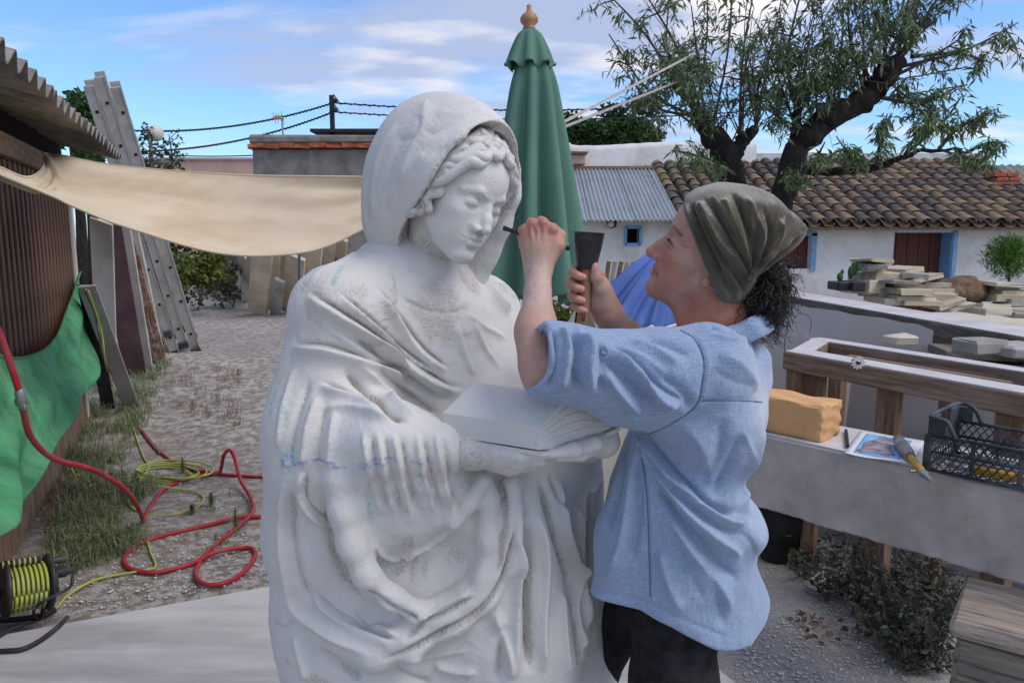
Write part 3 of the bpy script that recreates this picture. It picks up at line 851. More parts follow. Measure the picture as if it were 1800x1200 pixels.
# ------------------------------------------------------------------ things leaning by the shed
def lean(name, pb, pt, wpx, thick, material, label, cat, twist=0.0, bottom=None, group=None, parent=None):
    b = gp(*pb) if bottom is None else np.asarray(bottom, float); t_ = P(pt[0], pt[1], pt[2])
    if b[2] > gh(b[0], b[1]) + .01: b = b - (t_ - b) * ((b[2] - gh(b[0], b[1]) + .02) / (t_[2] - b[2]))
    d = t_ - b; L = np.linalg.norm(d); z = d / L
    x = unit(np.cross(rotz(twist) @ np.array([0, 1.0, 0]), z)); y = np.cross(z, x)
    w_ = wpx * b[1] / FOC
    o = MB().box((b + t_) / 2, (w_, thick, L), np.stack([x, y, z], 1), bev=.004).build(name, material, parent)
    if parent is None: tag(o, label, cat, group)
    return o
lean('board', (186, 590), (178, 388, 5.95), 36, .02, M['white_board'], 'cream painted board leaning at the shed corner beside the maroon panel', 'board', bottom=P(186, 585, 6.5))
lean('panel', (232, 592), (190, 392, 6.2), 36, .03, M['purple'], 'maroon panel leaning between two pale boards', 'panel', .3, bottom=P(228, 600, 6.9))
lean('board', (225, 500), (214, 392, 6.5), 26, .02, M['white_board'], 'pale board leaning behind the maroon panel', 'board', bottom=P(242, 560, 7.0))
lean('pole', (272, 545), (236, 395, 6.8), 9, .03, M['white_board'], 'thin white batten leaning next to the ladder', 'batten', bottom=P(268, 545, 7.4))
pal = empty('slatted_panel', P(240, 540, 7.2), 'peeling red and white slatted panel leaning behind the maroon panel', 'panel')
for i in range(5):
    lean('slat', (0, 0), (213 + i * 7, 446, 6.8), 5, .02, M['redslat'], None, None, bottom=P(243 + i * 7, 560, 7.25), parent=pal)
for f in (.15, .5, .85):
    a = P(213, 446, 6.82) * f + P(243, 560, 7.27) * (1 - f); c = P(243, 446, 6.82) * f + P(273, 560, 7.27) * (1 - f)
    MB().box((a + c) / 2, (np.linalg.norm(c - a), .02, .05), frame(c - a)).build('crossbar', M['redslat'], pal)
lean('board', (218, 668), (152, 502, 5.25), 25, .018, M['greyboard'], 'narrow grey board leaning on the corner of the green cloth', 'board', .35, bottom=P(214, 668, 5.95))
lean('sheet', (165, 590), (150, 505, 5.3), 26, .006, M['black'], 'black plastic sheet tucked behind the grey board', 'plastic sheet', bottom=P(170, 610, 5.7))

def ladder(name, foot, top_, label, sections, wid, stile, gap=.42, lift=None):
    root = empty(name, foot, label, 'ladder')
    ax = unit(top_ - foot); view = unit(np.array([foot[0], foot[1], 0]))
    sx = unit(np.cross(view, ax)); sy = np.cross(ax, sx)          # sx: across the picture, sy: away from the viewer
    R = np.stack([sx, sy, ax], 1); L = np.linalg.norm(top_ - foot)
    for k in range(sections):
        o0 = (k - (sections - 1) / 2) * wid
        sh = (0, .06, -.05)[k % 3] if lift is None else lift[k]
        for s in (0, 1):
            c = foot + sx * o0 + sy * (s * gap + .035 * k) + ax * (L / 2 + sh)
            mbx = MB().box(c, (wid * .88, .028, L), R, bev=.004)
            mbx.box(c + sx * wid * .40 - sy * .016 * (1 - 2 * s), (wid * .10, .018, L * .999), R)
            mbx.box(c - sx * wid * .40 - sy * .016 * (1 - 2 * s), (wid * .10, .018, L * .999), R)
            st_ = mbx.build('stile', M['alu'], root)
            MB().box(foot + sx * o0 + sy * s * gap + ax * (sh + .02), (wid * 1.02, .045, .07), R, bev=.006).build('foot', M['black'], root)
        n = int(L / .40)
        for i in range(n):
            h = .22 + i * .40 + sh
            c = foot + sx * o0 + ax * h
            MB().box(c + sy * (gap / 2 + .035 * k), (wid * .34, gap + .030, wid * .34), R, bev=.003).build('rung', M['alu'], root)
            MB().box(c - sy * (.0185 - .035 * k), (wid * .26, .004, wid * .26), R).build('rung_end', M['dark'], root)
    return root
lf = gp(326, 618)
ladder('extension_ladder', lf, P(178, 148, 7.1), 'tall aluminium extension ladder leaning up past the shed roof', 3, .105, .1)
ladder('short_ladder', P(290, 600, 7.95), P(244, 405, 7.7), 'shorter aluminium ladder standing behind the tall ladder under the awning', 2, .085, .1)

# ------------------------------------------------------------------ leaning stone slabs under the awning
slabs = [((452, 552), (462, 436, 11.0), 34, 'beige_stone', 'broad sandy slab at the front left of the leaning slab row'), ((430, 528), (448, 440, 11.6), 20, 'cream_stone', 'tall narrow slab at the left end of the leaning row'),
         ((484, 552), (492, 492, 11.3), 17, 'grey_stone', 'short pale grey slab leaning in front of the row'), ((512, 550), (520, 450, 11.2), 32, 'beige_stone', 'broad tan slab at the front right of the leaning row'),
         ((474, 540), (476, 432, 11.9), 32, 'cream_stone', 'whitish slab leaning behind the broad sandy slab'), ((497, 540), (512, 430, 12.0), 25, 'beige_stone', 'tan slab half hidden in the middle of the row'),
         ((540, 540), (552, 425, 11.8), 30, 'cream_stone', 'cream slab left of the last three near the statue shoulder'),
         ((568, 520), (576, 418, 12.6), 26, 'beige_stone', 'tan slab close beside the statue shoulder'), ((592, 515), (598, 415, 12.9), 24, 'cream_stone', 'pale slab just behind the statue shoulder'), ((415, 520), (428, 446, 12.4), 16, 'beige_stone', 'slim tan slab set back at the far left of the row')]
for pb, pt, wpx, mm, lb in slabs:
    lean('stone_slab', pb, pt, wpx, .06, M[mm], lb, 'stone slab', group='stone slabs leaning in a row under the awning', bottom=gp(pb[0], pb[1]))
far = [(388, 478, 12), (400, 470, 8), (414, 482, 16), (428, 476, 10), (372, 474, 14), (560, 470, 16), (580, 465, 12), (600, 460, 18)]
for i, (px, h, wpx) in enumerate(far):
    lean('fence_board', (px, 500), (px + 3, 420, 15.6), wpx, .03, M['wood'] if i % 2 else M['greyboard'], 'weathered upright board at the far end of the path, %s from the left' % ('second', 'third', 'fourth', 'fifth', 'first', 'sixth', 'seventh', 'eighth')[i], 'board', bottom=gp(px, 505) + np.array([0, .3 * (i % 3), 0]), group='weathered boards at the end of the path')
mb = MB()
mb.box(P(560, 420, 16.5) + np.array([0, 0, -.6]), (4.6, .25, 2.2), None)
tag(mb.build('rubble_wall', M['concrete']), 'low dark wall behind the leaning stone slabs', 'wall')
lean('pole', (525, 545), (526, 440, 11.0), 4, .03, mat('blue_grey_post', (.13, .17, .22), .6), 'thin blue grey metal post among the leaning slabs', 'post', bottom=gp(526, 556))

def bush(name, c, r, n, size, material, label, cat, wide=.3, droop=.0, kinds='foliage', stems=5, group=None, flat=1.):
    root = empty(name, [c[0], c[1], c[2] - r[2]], label, cat, group)
    mb = MB(); pts = []
    lobes = [(np.array(c) + RNG.normal(0, .38, 3) * r, random.uniform(.35, .6)) for _ in range(10)]
    for _ in range(n):
        lc, lr = random.choice(lobes); d = unit(RNG.normal(0, 1, 3))
        pts.append(lc + d * np.array(r) * lr * random.random() ** .33)
    leaf_spray(mb, pts, size, droop, 1, .0, wide)
    mb.build('foliage', material, root)
    mb = MB()
    for k in range(stems):
        a = random.uniform(0, 6.28); b0 = np.array([c[0], c[1], c[2] - r[2] * 1.02]); tip = lobes[k % 10][0]
        mb.tube(spline([b0 + np.array([math.cos(a), math.sin(a), 0]) * r[0] * .1, (b0 + tip) / 2 + RNG.normal(0, .05, 3) * r, tip], 8), np.linspace(.02, .006, 8) * max(r[0], .4), 5)
    mb.build('stem', M['twig'], root, True)
    return root
bush('shrub', P(355, 475, 11.5) + np.array([0, 0, .05]), (.55, .45, .50), 1500, .10, M['shrub_leaf'], 'yellow green shrub beyond the ladder at the bend of the path', 'shrub')
bush('shrub', P(400, 490, 13) + np.array([0, 0, .0]), (.5, .4, .30), 800, .10, M['weed_leaf'], 'low grey green shrub right of the yellow green one', 'shrub')
bush('shrub', P(318, 455, 12.5), (.45, .4, .65), 900, .10, M['pine_leaf'], 'dark shrub just behind the tall ladder', 'shrub')

# ------------------------------------------------------------------ far left skyline
b0 = empty('concrete_outbuilding', P(540, 300, 14), 'grey concrete outbuilding with a red clay coping', 'outbuilding')
a1, a2 = P(443, 262, 14), P(680, 262, 14); zb = a1[2]
MB().box(((a1[0] + a2[0]) / 2, 15.2, zb / 2 - .05), (a2[0] - a1[0], 2.4, zb + .1), None, bev=.02).build('wall', M['concrete'], b0)
for i in range(9):
    x0 = a1[0] - .05 + i * (a2[0] - a1[0] + .1) / 9
    MB().box((x0 + .14, 15.15, zb + .05), ((a2[0] - a1[0] + .1) / 9 - .012, 2.55, .08), None, jit=.01, bev=.01).build('coping_tile', M['redstuff'], b0)
mb = MB().box(((a1[0] + a2[0]) / 2, 15.2, zb + .17), (a2[0] - a1[0] + .06, 2.50, .16), None, bev=.05, jit=.01); mb.build('mortar_cap', M['concrete'], b0)
mb = MB().box(P(640, 237, 16), (1.9, 1.4, .06), None); mb.build('flat_roof', M['iron'], b0)
pw = empty('pink_wall', P(340, 300, 22), 'long pink plastered wall beyond the saplings', 'wall')
q1, q2 = P(200, 281, 22), P(460, 281, 22)
MB().box(((q1[0] + q2[0]) / 2, 22.2, q1[2] / 2), (q2[0] - q1[0], .4, q1[2]), None).build('wall', M['pinkplaster'], pw)
MB().box(((q1[0] + q2[0]) / 2, 22.2, q1[2] + .03), (q2[0] - q1[0] + .05, .5, .06), None).build('coping', M['pinkplaster'], pw)
up = empty('utility_pole', P(584, 240, 15.6), 'dark utility pole with crossing wires above the outbuilding', 'pole')
MB().box((P(584, 168, 15.6) + P(584, 242, 15.6)) / 2, (.085, .085, P(584, 168, 15.6)[2] - P(584, 242, 15.6)[2]), None).build('post', M['iron'], up)
for py in (180, 196):
    MB().lathe([(.03, 0), (.05, .03), (.05, .06), (.02, .08)], 10, P(590, py, 15.5)).build('insulator', M['black'], up)
    MB().tube([P(586, py - 14, 15.58), P(596, py, 15.5)], .012, 5).build('stay', M['iron'], up)
def cable(a, b, sag, label, r=.022):
    t = np.linspace(0, 1, 60)[:, None]
    L = a * (1 - t) + b * t; L[:, 2] -= sag * 4 * (t * (1 - t))[:, 0]
    mb = MB().tube(L, r * .7, 5)
    s = np.linspace(0, 1, 500)[:, None]; Lh = a * (1 - s) + b * s; Lh[:, 2] -= sag * 4 * (s * (1 - s))[:, 0]
    ph = np.arange(500) * .9
    Lh[:, 2] += np.sin(ph) * r * .8; Lh[:, 1] += np.cos(ph) * r * .8
    mb.tube(Lh, r * .55, 4)
    tag(mb.build('overhead_cable', M['iron'], None, True), label, 'cable', 'overhead cables')
pu, pl = P(586, 181, 15.6), P(586, 197, 15.6)
cable(P(150, 222, 15.6), pu, .28, 'upper twisted overhead cable running left from the utility pole')
cable(P(150, 262, 15.6), pl, .30, 'lower twisted overhead cable running left from the utility pole')
cable(pu, P(1700, 118, 17), .45, 'upper twisted overhead cable running right behind the tree', .02)
cable(pl, P(1700, 150, 17), .38, 'lower twisted overhead cable running right behind the tree', .018)
cable(P(150, 260, 18), P(470, 272, 18), .1, 'thin overhead cable low above the pink wall', .016)
an = empty('tv_antenna', P(497, 242, 14.6), 'small television antenna on the outbuilding roof', 'antenna')
MB().tube([P(498, 246, 14.6), P(495, 202, 14.6)], .016, 6).build('mast', M['steel'], an)
MB().tube([P(478, 206, 14.5), P(500, 209, 14.6)], .012, 6).build('boom', M['steel'], an)
MB().box(P(487, 207, 14.55), (.10, .06, .07), None, bev=.01).build('connector', mat('orange_plastic', (.6, .2, .06), .6), an)
for k, (x, y0, y1) in enumerate(((482, 198, 218), (487, 199, 216), (492, 200, 214), (497, 196, 220))):
    MB().tube([P(x - 3, y0, 14.5), P(x + 3, y1, 14.6)], .006, 4).build('element', M['steel'], an)
gl = empty('globe_lamp', P(266, 300, 11.0), 'round globe lamp on a thin post among the saplings', 'lamp')
MB().tube([P(266, 310, 11.0), P(266, 244, 11.0)], .02, 8).build('post', M['greyboard'], gl, True)
MB().lathe([(.02, -.115), (.07, -.10), (.10, -.06), (.115, 0), (.105, .05), (.07, .09), (.02, .112)], 20, P(273, 234, 11.0)).build('globe', M['lampglobe'], gl, True)
MB().lathe([(.05, 0), (.05, .05), (.03, .07)], 12, P(273, 248, 11.0)).build('collar', M['iron'], gl, True)
def sapling(px, ybase, ytop, Y, label, n=60, sz=.075):
    root = empty('sapling', P(px, ybase, Y), label, 'sapling', 'saplings by the globe lamp')
    a, b = P(px, ybase, Y), P(px - 3, ytop, Y); L = spline([a, (a + b) / 2 + np.array([.03, 0, 0]), b], 12)
    MB().tube(L, np.linspace(.02, .006, 12), 6).build('stem', M['twig'], root, True)
    mb = MB(); br = MB()
    for k in range(20):
        f = random.uniform(.1, 1); p = L[int(f * 11)]; d = np.array([random.uniform(-1, 1), random.uniform(-.6, .6), random.uniform(.2, 1)]); e = p + unit(d) * random.uniform(.08, .30) * (1.2 - f * .5)
        br.tube([p, e], [.006, .003], 4); leaf_spray(mb, [p * (1 - q) + e * q for q in np.linspace(.3, 1, 6)], sz, .1, 1, .02, .26)
    br.build('twig', M['twig'], root); mb.build('foliage', M['pine_leaf'], root)
sapling(262, 320, 226, 10.8, 'slim sapling on the left of the globe lamp')
sapling(300, 320, 236, 10.6, 'slim sapling on the right of the globe lamp')
bush('shrub', P(262, 306, 11.3), (.30, .3, .32), 500, .08, M['pine_leaf'], 'dark bushy growth at the foot of the globe lamp', 'shrub')
def tree_far(c, r, n, size, material, label, trunk_z=0.0, group=None, lobes_n=14):
    root = empty('tree', (c[0], c[1], trunk_z), label, 'tree', group)
    mb = MB(); lobes = [(np.array(c) + RNG.normal(0, .42, 3) * r, random.uniform(.3, .55)) for _ in range(lobes_n)]
    pts = []
    for _ in range(n):
        lc, lr = random.choice(lobes); d = unit(RNG.normal(0, 1, 3)); pts.append(lc + d * np.array(r) * lr * random.random() ** .3)
    leaf_spray(mb, pts, size, 0, 1, 0, .3); mb.build('crown', material, root)
    mb = MB(); b = np.array([c[0], c[1], trunk_z])
    mb.tube(spline([b, (b + np.array(c)) / 2 + np.array([.1, 0, 0]), np.array(c)], 8), np.linspace(.16, .07, 8), 8)
    mb.build('trunk', M['bark'], root, True)
    mb = MB()
    for lc, lr in lobes: mb.tube(spline([np.array(c) - np.array([0, 0, r[2] * .5]), (lc + np.array(c)) / 2, lc], 6), np.linspace(.06, .015, 6), 5)
    mb.build('limb', M['bark'], root, True)
tree_far(P(142, 220, 17) , (.75, .7, .62), 3200, .18, M['pine_leaf'], 'dark tree showing above the far end of the shed roof')
tree_far(P(120, 200, 19), (.6, .6, .45), 1500, .18, M['pine_leaf'], 'small treetop just above the shed roof edge')
tree_far(P(1040, 232, 22), (1.15, 1.0, .62), 4200, .17, M['pine_leaf'], 'dense green treetop above the white parapet, left one')
tree_far(P(1118, 236, 23), (1.1, 1.0, .55), 3800, .17, M['pine_leaf'], 'dense green treetop above the white parapet, right one')

# ------------------------------------------------------------------ houses behind
GZ = -.42
ob = empty('white_outbuilding', P(1100, 430, 13), 'white outbuilding with a grey corrugated metal roof', 'outbuilding')
def wallpieces(parent, x0, x1, z0, z1, y, depth, holes, material):
    """front wall as blocks round its openings (holes: x0, x1, z0, z1)"""
    holes = sorted(holes); x = x0
    for (h0, h1, w0, w1) in holes:
        MB().box(((x + h0) / 2, y + depth / 2, (z0 + z1) / 2), (h0 - x, depth, z1 - z0), None).build('wall', material, parent)
        MB().box(((h0 + h1) / 2, y + depth / 2, (w1 + z1) / 2), (h1 - h0, depth, z1 - w1), None).build('wall', material, parent)
        if w0 > z0 + .02: MB().box(((h0 + h1) / 2, y + depth / 2, (w0 + z0) / 2), (h1 - h0, depth, w0 - z0), None).build('wall', material, parent)
        x = h1
    MB().box(((x + x1) / 2, y + depth / 2, (z0 + z1) / 2), (x1 - x, depth, z1 - z0), None).build('wall', material, parent)
YO = 13.0
wA, wB = P(1102, 402, YO), P(1123, 427, YO)
wallpieces(ob, P(900, 400, YO)[0], P(1212, 400, YO)[0], GZ, P(1100, 386, YO)[2], YO, .35, [(wA[0], wB[0], wB[2], wA[2])], M['plaster'])
wr = MB(); cx, cz = (wA[0] + wB[0]) / 2, (wA[2] + wB[2]) / 2; ww, wh = wB[0] - wA[0], wA[2] - wB[2]
fr = MB()
for sx, sz, sw, sh in ((-.5, 0, .04, 1.25), (.5, 0, .04, 1.25), (0, .5, 1.2, .04), (0, -.5, 1.2, .04)):
    fr.box((cx + sx * (ww + .05), YO + .02, cz + sz * (wh + .05)), ((ww * sw if sw > 1 else .05), .1, (wh * sh if sh > 1 else .05)), None)
wf = fr.build('window_frame', M['blue'], ob)
MB().box((cx, YO + .25, cz), (ww, .02, wh), None).build('pane', M['dark'], ob)
lmp = empty('wall_lamp', P(1075, 393, 12.9), 'round bulkhead lamp under the metal roof eave', 'lamp')
MB().lathe([(.02, 0), (.075, .02), (.085, .06), (.05, .09)], 14, P(1075, 393, 12.95), rotx(PI / 2)).build('housing', M['black'], lmp, True)
MB().lathe([(.055, 0), (.05, .02), (.02, .035)], 14, P(1074, 394, 12.84), rotx(PI / 2)).build('glass', M['lampglobe'], lmp, True)
e0, e1 = P(960, 388, 12.65), P(1199, 388, 12.65); r0 = P(960, 297, 15.2)
upm = np.array([0, r0[1] - e0[1], r0[2] - e0[2]]); Lm = np.linalg.norm(upm); upm = upm / Lm
nsheet = 3; wS = (e1[0] - e0[0]) / nsheet
for k in range(nsheet):
    corrugated(np.array([e0[0] + k * wS, e0[1], e0[2] + .004 * k]), np.array([1.0, 0, 0]), upm, wS + .02, Lm, .078, .017, .003, 8).build('roof_sheet', M['galv'], ob, True, 50)
MB().box((e0 + np.array([e1[0], e0[1], e0[2]])) / 2 + upm * Lm + np.array([0, .02, .03]), (e1[0] - e0[0], .10, .05), None, jit=.008).build('ridge_flashing', M['rust'], ob)
pp = empty('parapet_wall', P(1080, 270, 15.4), 'white rounded parapet wall above the metal roof', 'wall')
mb = MB(); xs_ = np.linspace(P(930, 270, 15.4)[0], P(1330, 270, 15.4)[0], 60); zt0 = P(1000, 252, 15.4)[2]; A = np.zeros((60, 12, 3))
for i, x_ in enumerate(xs_):
    zt = zt0 + .04 * mnoise.noise(Vector((x_ * .9, 0, 0))) + .02 * mnoise.noise(Vector((x_ * 4, 3, 0))) + .05 * sstep(2.2, 3.0, x_)
    for j in range(12):
        if j < 3: A[i, j] = (x_, 15.41, GZ + (zt - .12 - GZ) * j / 2)
        elif j < 9: a = PI * (j - 2) / 7; A[i, j] = (x_, 15.6 - .19 * math.cos(a), zt - .12 + .12 * math.sin(a))
        else: A[i, j] = (x_, 15.79, zt - .12 - (zt - .12 - GZ) * (j - 9) / 2)
mb.grid(A[::-1])
mb.build('wall', M['plaster'], pp, True)
MB().box(P(1013, 281, 15.3), (.36, .25, .20), None, bev=.02).build('vent_block', M['pinkplaster'], pp)
MB().box(P(1013, 270, 15.25), (.42, .35, .05), None, jit=.01).build('vent_cap', M['rust'], pp)

hs = empty('tiled_farmhouse', P(1550, 440, 13), 'whitewashed farmhouse with an old clay tile roof', 'house')
dA, dB = P(1570, 408, YO), P(1657, 600, YO)
vA, vB = P(1372, 414, YO), P(1422, 472, YO)
zt = P(1500, 392, YO)[2]
xL, xR = P(1213, 400, YO)[0], P(1990, 400, YO)[0]
wallpieces(hs, xL, xR, GZ, zt, YO - .05, .45, [(vA[0], vB[0], vB[2], vA[2]), (dA[0], dB[0], GZ, dA[2])], M['plaster'])
dr = MB(); dw = (dB[0] - dA[0])
door = empty('door', (dA[0], YO + .3, GZ), None, None); adopt(door, None)
door.parent = hs; door.location = Vector((dA[0], YO + .3, GZ)) - hs.location
for i in range(5):
    MB().box((dA[0] + dw * (i + .5) / 5, YO + .30, (GZ + dA[2]) / 2), (dw / 5 - .008, .04, dA[2] - GZ), None, bev=.004).build('plank', M['door'], door)
for x_, nm in ((dB[0] - .004, 'reveal'), (dA[0] + .004, 'reveal')):
    MB().box((x_, YO + .13, (GZ + dA[2]) / 2), (.02, .34, dA[2] - GZ), None).build(nm, M['blue'], hs)
MB().box(((dA[0] + dB[0]) / 2, YO + .13, dA[2] - .004), (dw, .34, .02), None).build('lintel', M['blue'], hs)
MB().box((dB[0] + .035, YO - .065, (GZ + dA[2]) / 2), (.07, .03, dA[2] - GZ + .05), None).build('door_trim', M['blue'], hs)
MB().box((vB[0] + .035, YO - .065, (vA[2] + vB[2]) / 2), (.09, .03, vA[2] - vB[2] + .08), None).build('window_trim', M['blue'], hs)
MB().box(((vA[0] + vB[0]) / 2, YO - .065, vA[2] + .03), (vB[0] - vA[0] + .16, .03, .07), None).build('window_trim', M['blue'], hs)
for i in range(3):
    MB().box((vA[0] + (vB[0] - vA[0]) * (i + .5) / 3, YO + .12, (vA[2] + vB[2]) / 2), ((vB[0] - vA[0]) / 3 - .01, .04, vA[2] - vB[2]), None).build('shutter_board', M['door'], hs)
# clay tiles
eL = P(1196, 394, 12.65); rz = P(1400, 286, 15.6)
rise, run = rz[2] - eL[2], rz[1] - eL[1]; ang = math.atan2(rise, run); Ls = math.hypot(rise, run)
def tile_mesh(up=True, mtl=None):
    n = 7; V = []; F = []
    for j, (y, r) in enumerate(((0, .108), (.46, .086))):
        for th in (0, .014):
            for i in range(n):
                a = PI * i / (n - 1); rr = r - th
                V.append((math.cos(a) * rr, y, math.sin(a) * rr * .82 * (1 if up else -1)))
    for i in range(n - 1):
        F += [(i, i + 1, 2 * n + i + 1, 2 * n + i), (n + i + 1, n + i, 3 * n + i, 3 * n + i + 1), (i + 1, i, n + i, n + i + 1), (2 * n + i, 2 * n + i + 1, 3 * n + i + 1, 3 * n + i)]
    F += [(0, 2 * n, 3 * n, n), (n - 1, 2 * n - 1, 4 * n - 1, 3 * n - 1)]
    o = mesh_obj('roof_tile', V, F, mtl, None, True, 40); me = o.data; bpy.data.objects.remove(o); return me
tms = [tile_mesh(True, m_) for m_ in M['tile']]
sp = .252; rows = 10; dl = Ls / rows
ncol = int((P(1905, 394, 12.65)[0] - eL[0]) / sp)
roof = empty('roof', (eL[0], eL[1], eL[2]), None, None); roof.parent = hs; roof.location = Vector(V3(eL)) - hs.location
pan = MB(); n7 = 7
for c_ in range(ncol + 1):
    x = eL[0] + c_ * sp + .1
    for r_ in range(rows):
        s_ = r_ * dl + random.uniform(-.025, .025) - (.04 if r_ == 0 else 0)
        yy, zz = eL[1] + s_ * math.cos(ang), eL[2] + s_ * math.sin(ang) + .045 + .0
        if c_ < ncol:
            o = bpy.data.objects.new('tile', random.choice(tms)); C.objects.link(o); o.parent = roof
            o.location = Vector((x + random.uniform(-.012, .012), yy, zz)) - Vector(V3(eL)); o.rotation_euler = (ang - .05, random.uniform(-.05, .05), random.uniform(-.04, .04))
        # channel tile between two covers
        Vv = []
        for y, r in ((-.03, .105), (dl + .02, .092)):
            for i in range(n7):
                a = PI * i / (n7 - 1)
                Vv.append((x - sp / 2 + math.cos(a) * r, yy + y * math.cos(ang), zz - .02 + .014 * (y < 0) + y * math.sin(ang) - math.sin(a) * r * .55))
        pan.add(Vv, [(i, i + 1, n7 + i + 1, n7 + i) for i in range(n7 - 1)])
po = pan.build('channel_tiles', M['tile'][1], roof, True); po['kind'] = 'stuff'
adopt(po, None); po.parent = roof; po.matrix_parent_inverse = Matrix.Translation(-Vector(V3(eL)))
x0_, x1_ = eL[0] - .05, eL[0] + ncol * sp + .1
MB().box(((x0_ + x1_) / 2, eL[1] + run / 2, eL[2] + rise / 2 - .075), (x1_ - x0_, Ls, .05), rotx(ang)).build('roof_deck', M['wood'], hs)
MB().box(((x0_ + x1_) / 2, rz[1] + .2, rz[2] / 2 + .04), (x1_ - x0_, .4, rz[2] + .3), None).build('back_wall', M['plaster'], hs)
ch = empty('chimney', P(1762, 330, 14.6), None, None); ch.parent = hs; ch.location = Vector(V3(P(1762, 330, 14.6))) - hs.location
cp = P(1760, 322, 14.3)
for r_ in range(3):
    for c_ in range(2):
        o = MB().box((cp[0] + (c_ - .5) * .24 + (.05 if r_ % 2 else 0), cp[1], cp[2] - .02 + r_ * .085), (.225, .3, .072), None, bev=.006).build('brick', M['brick'], None); o.parent = ch; o.matrix_parent_inverse = Matrix.Translation(-Vector(V3(P(1762, 330, 14.6))))
o = MB().box(cp + np.array([.03, 0, -.18]), (.52, .42, .22), None, bev=.03).build('chimney_base', M['concrete'], None); o.parent = ch; o.matrix_parent_inverse = Matrix.Translation(-Vector(V3(P(1762, 330, 14.6))))
gb = empty('grey_roofed_barn', P(1790, 300, 17.5), 'far barn with a pale ribbed roof at the right edge', 'barn')
bx = P(1742, 262, 17.5); be = P(2050, 262, 17.5)
corrugated(np.array([bx[0], 16.9, 2.35]), np.array([1.0, 0, 0]), unit([0, 1.2, .62]), be[0] - bx[0], 2.0, .2, .02, .01, 8).build('roof_sheet', M['fibre'], gb, True, 50)
MB().box(((bx[0] + be[0]) / 2, 18.0, 1.1), (be[0] - bx[0] - .2, 1.6, 2.7), None).build('wall', M['plaster'], gb)
# ------------------------------------------------------------------ the almond tree
TY = 7.2
tr = empty('almond_tree', [*P(1375, 600, TY)[:2], -.05], 'old almond tree with sawn limbs and narrow drooping leaves', 'tree')
def limb(pts, rs, name='limb', n=12, k=26):
    L = spline([P(x, y, Y) for x, y, Y in pts], k)
    r = np.interp(np.linspace(0, 1, k), np.linspace(0, 1, len(rs)), rs)
    r = r * (1 + .10 * np.sin(np.arange(k) * 1.7) + RNG.normal(0, .04, k))
    L = L + RNG.normal(0, .012, L.shape)
    mb = MB().tube(L, r, n); mb.build(name, M['bark'], tr, True)
    return L
t1 = limb([(1350, 800, TY), (1352, 520, TY), (1362, 400, TY), (1378, 340, TY), (1402, 265, TY), (1432, 225, TY - .05)], [.17, .15, .125, .11, .11, .12], 'trunk')
t2 = limb([(1420, 240, TY), (1460, 208, TY), (1520, 175, TY), (1556, 140, TY), (1580, 108, TY)], [.115, .12, .11, .095, .078])
t2b = limb([(1530, 160, TY), (1550, 125, TY - .1), (1556, 104, TY - .1)], [.07, .065, .055])
t3 = limb([(1300, 800, TY + .4), (1290, 420, TY + .4), (1286, 330, TY + .4), (1276, 275, TY + .4), (1250, 238, TY + .4), (1222, 192, TY + .4)], [.15, .14, .13, .13, .11, .062], 'trunk')
t4 = limb([(1282, 300, TY + .4), (1300, 255, TY + .5), (1330, 225, TY + .6)], [.10, .07, .045])
t5 = limb([(1398, 300, TY), (1440, 298, TY - .1), (1540, 295, TY - .3), (1590, 272, TY - .4), (1650, 262, TY - .4), (1700, 268, TY - .4)], [.05, .045, .034, .024, .016, .01])
t6 = limb([(1392, 290, TY), (1402, 230, TY + .1), (1400, 195, TY + .1)], [.06, .05, .035])
leafpts = []; tw = MB()
def shoot(a, b, r0, lv=0, leafy=1.0, droop=.0):
    """a thin shoot from a to b, with side twigs and leaves"""
    a = np.asarray(a); b = np.asarray(b); L = np.linalg.norm(b - a)
    mid = (a + b) / 2 + RNG.normal(0, .07 * L, 3)
    Q = spline([a, mid, b + np.array([0, 0, -droop * L])], 9)
    tw.tube(Q, np.linspace(r0, r0 * .3, 9), 5 if lv == 0 else 4)
    if lv < 2:
        for _ in range(random.randint(5, 8) if lv == 0 else random.randint(2, 4)):
            f = random.uniform(.25, .98); p = Q[int(f * 8)]
            d = unit(unit(b - a) * .5 + RNG.normal(0, .75, 3)); ll = L * random.uniform(.18, .40) * (1.15 - .5 * f) if lv == 0 else L * random.uniform(.3, .6)
            shoot(p, p + d * ll, r0 * .45, lv + 1, leafy, .12)
    n = int((1 + 6.2 * (lv > 0)) * leafy)
    for _ in range(n):
        f = random.uniform(.25, 1); leafpts.append(Q[int(f * 8)])
def PP(t): return P(*t)
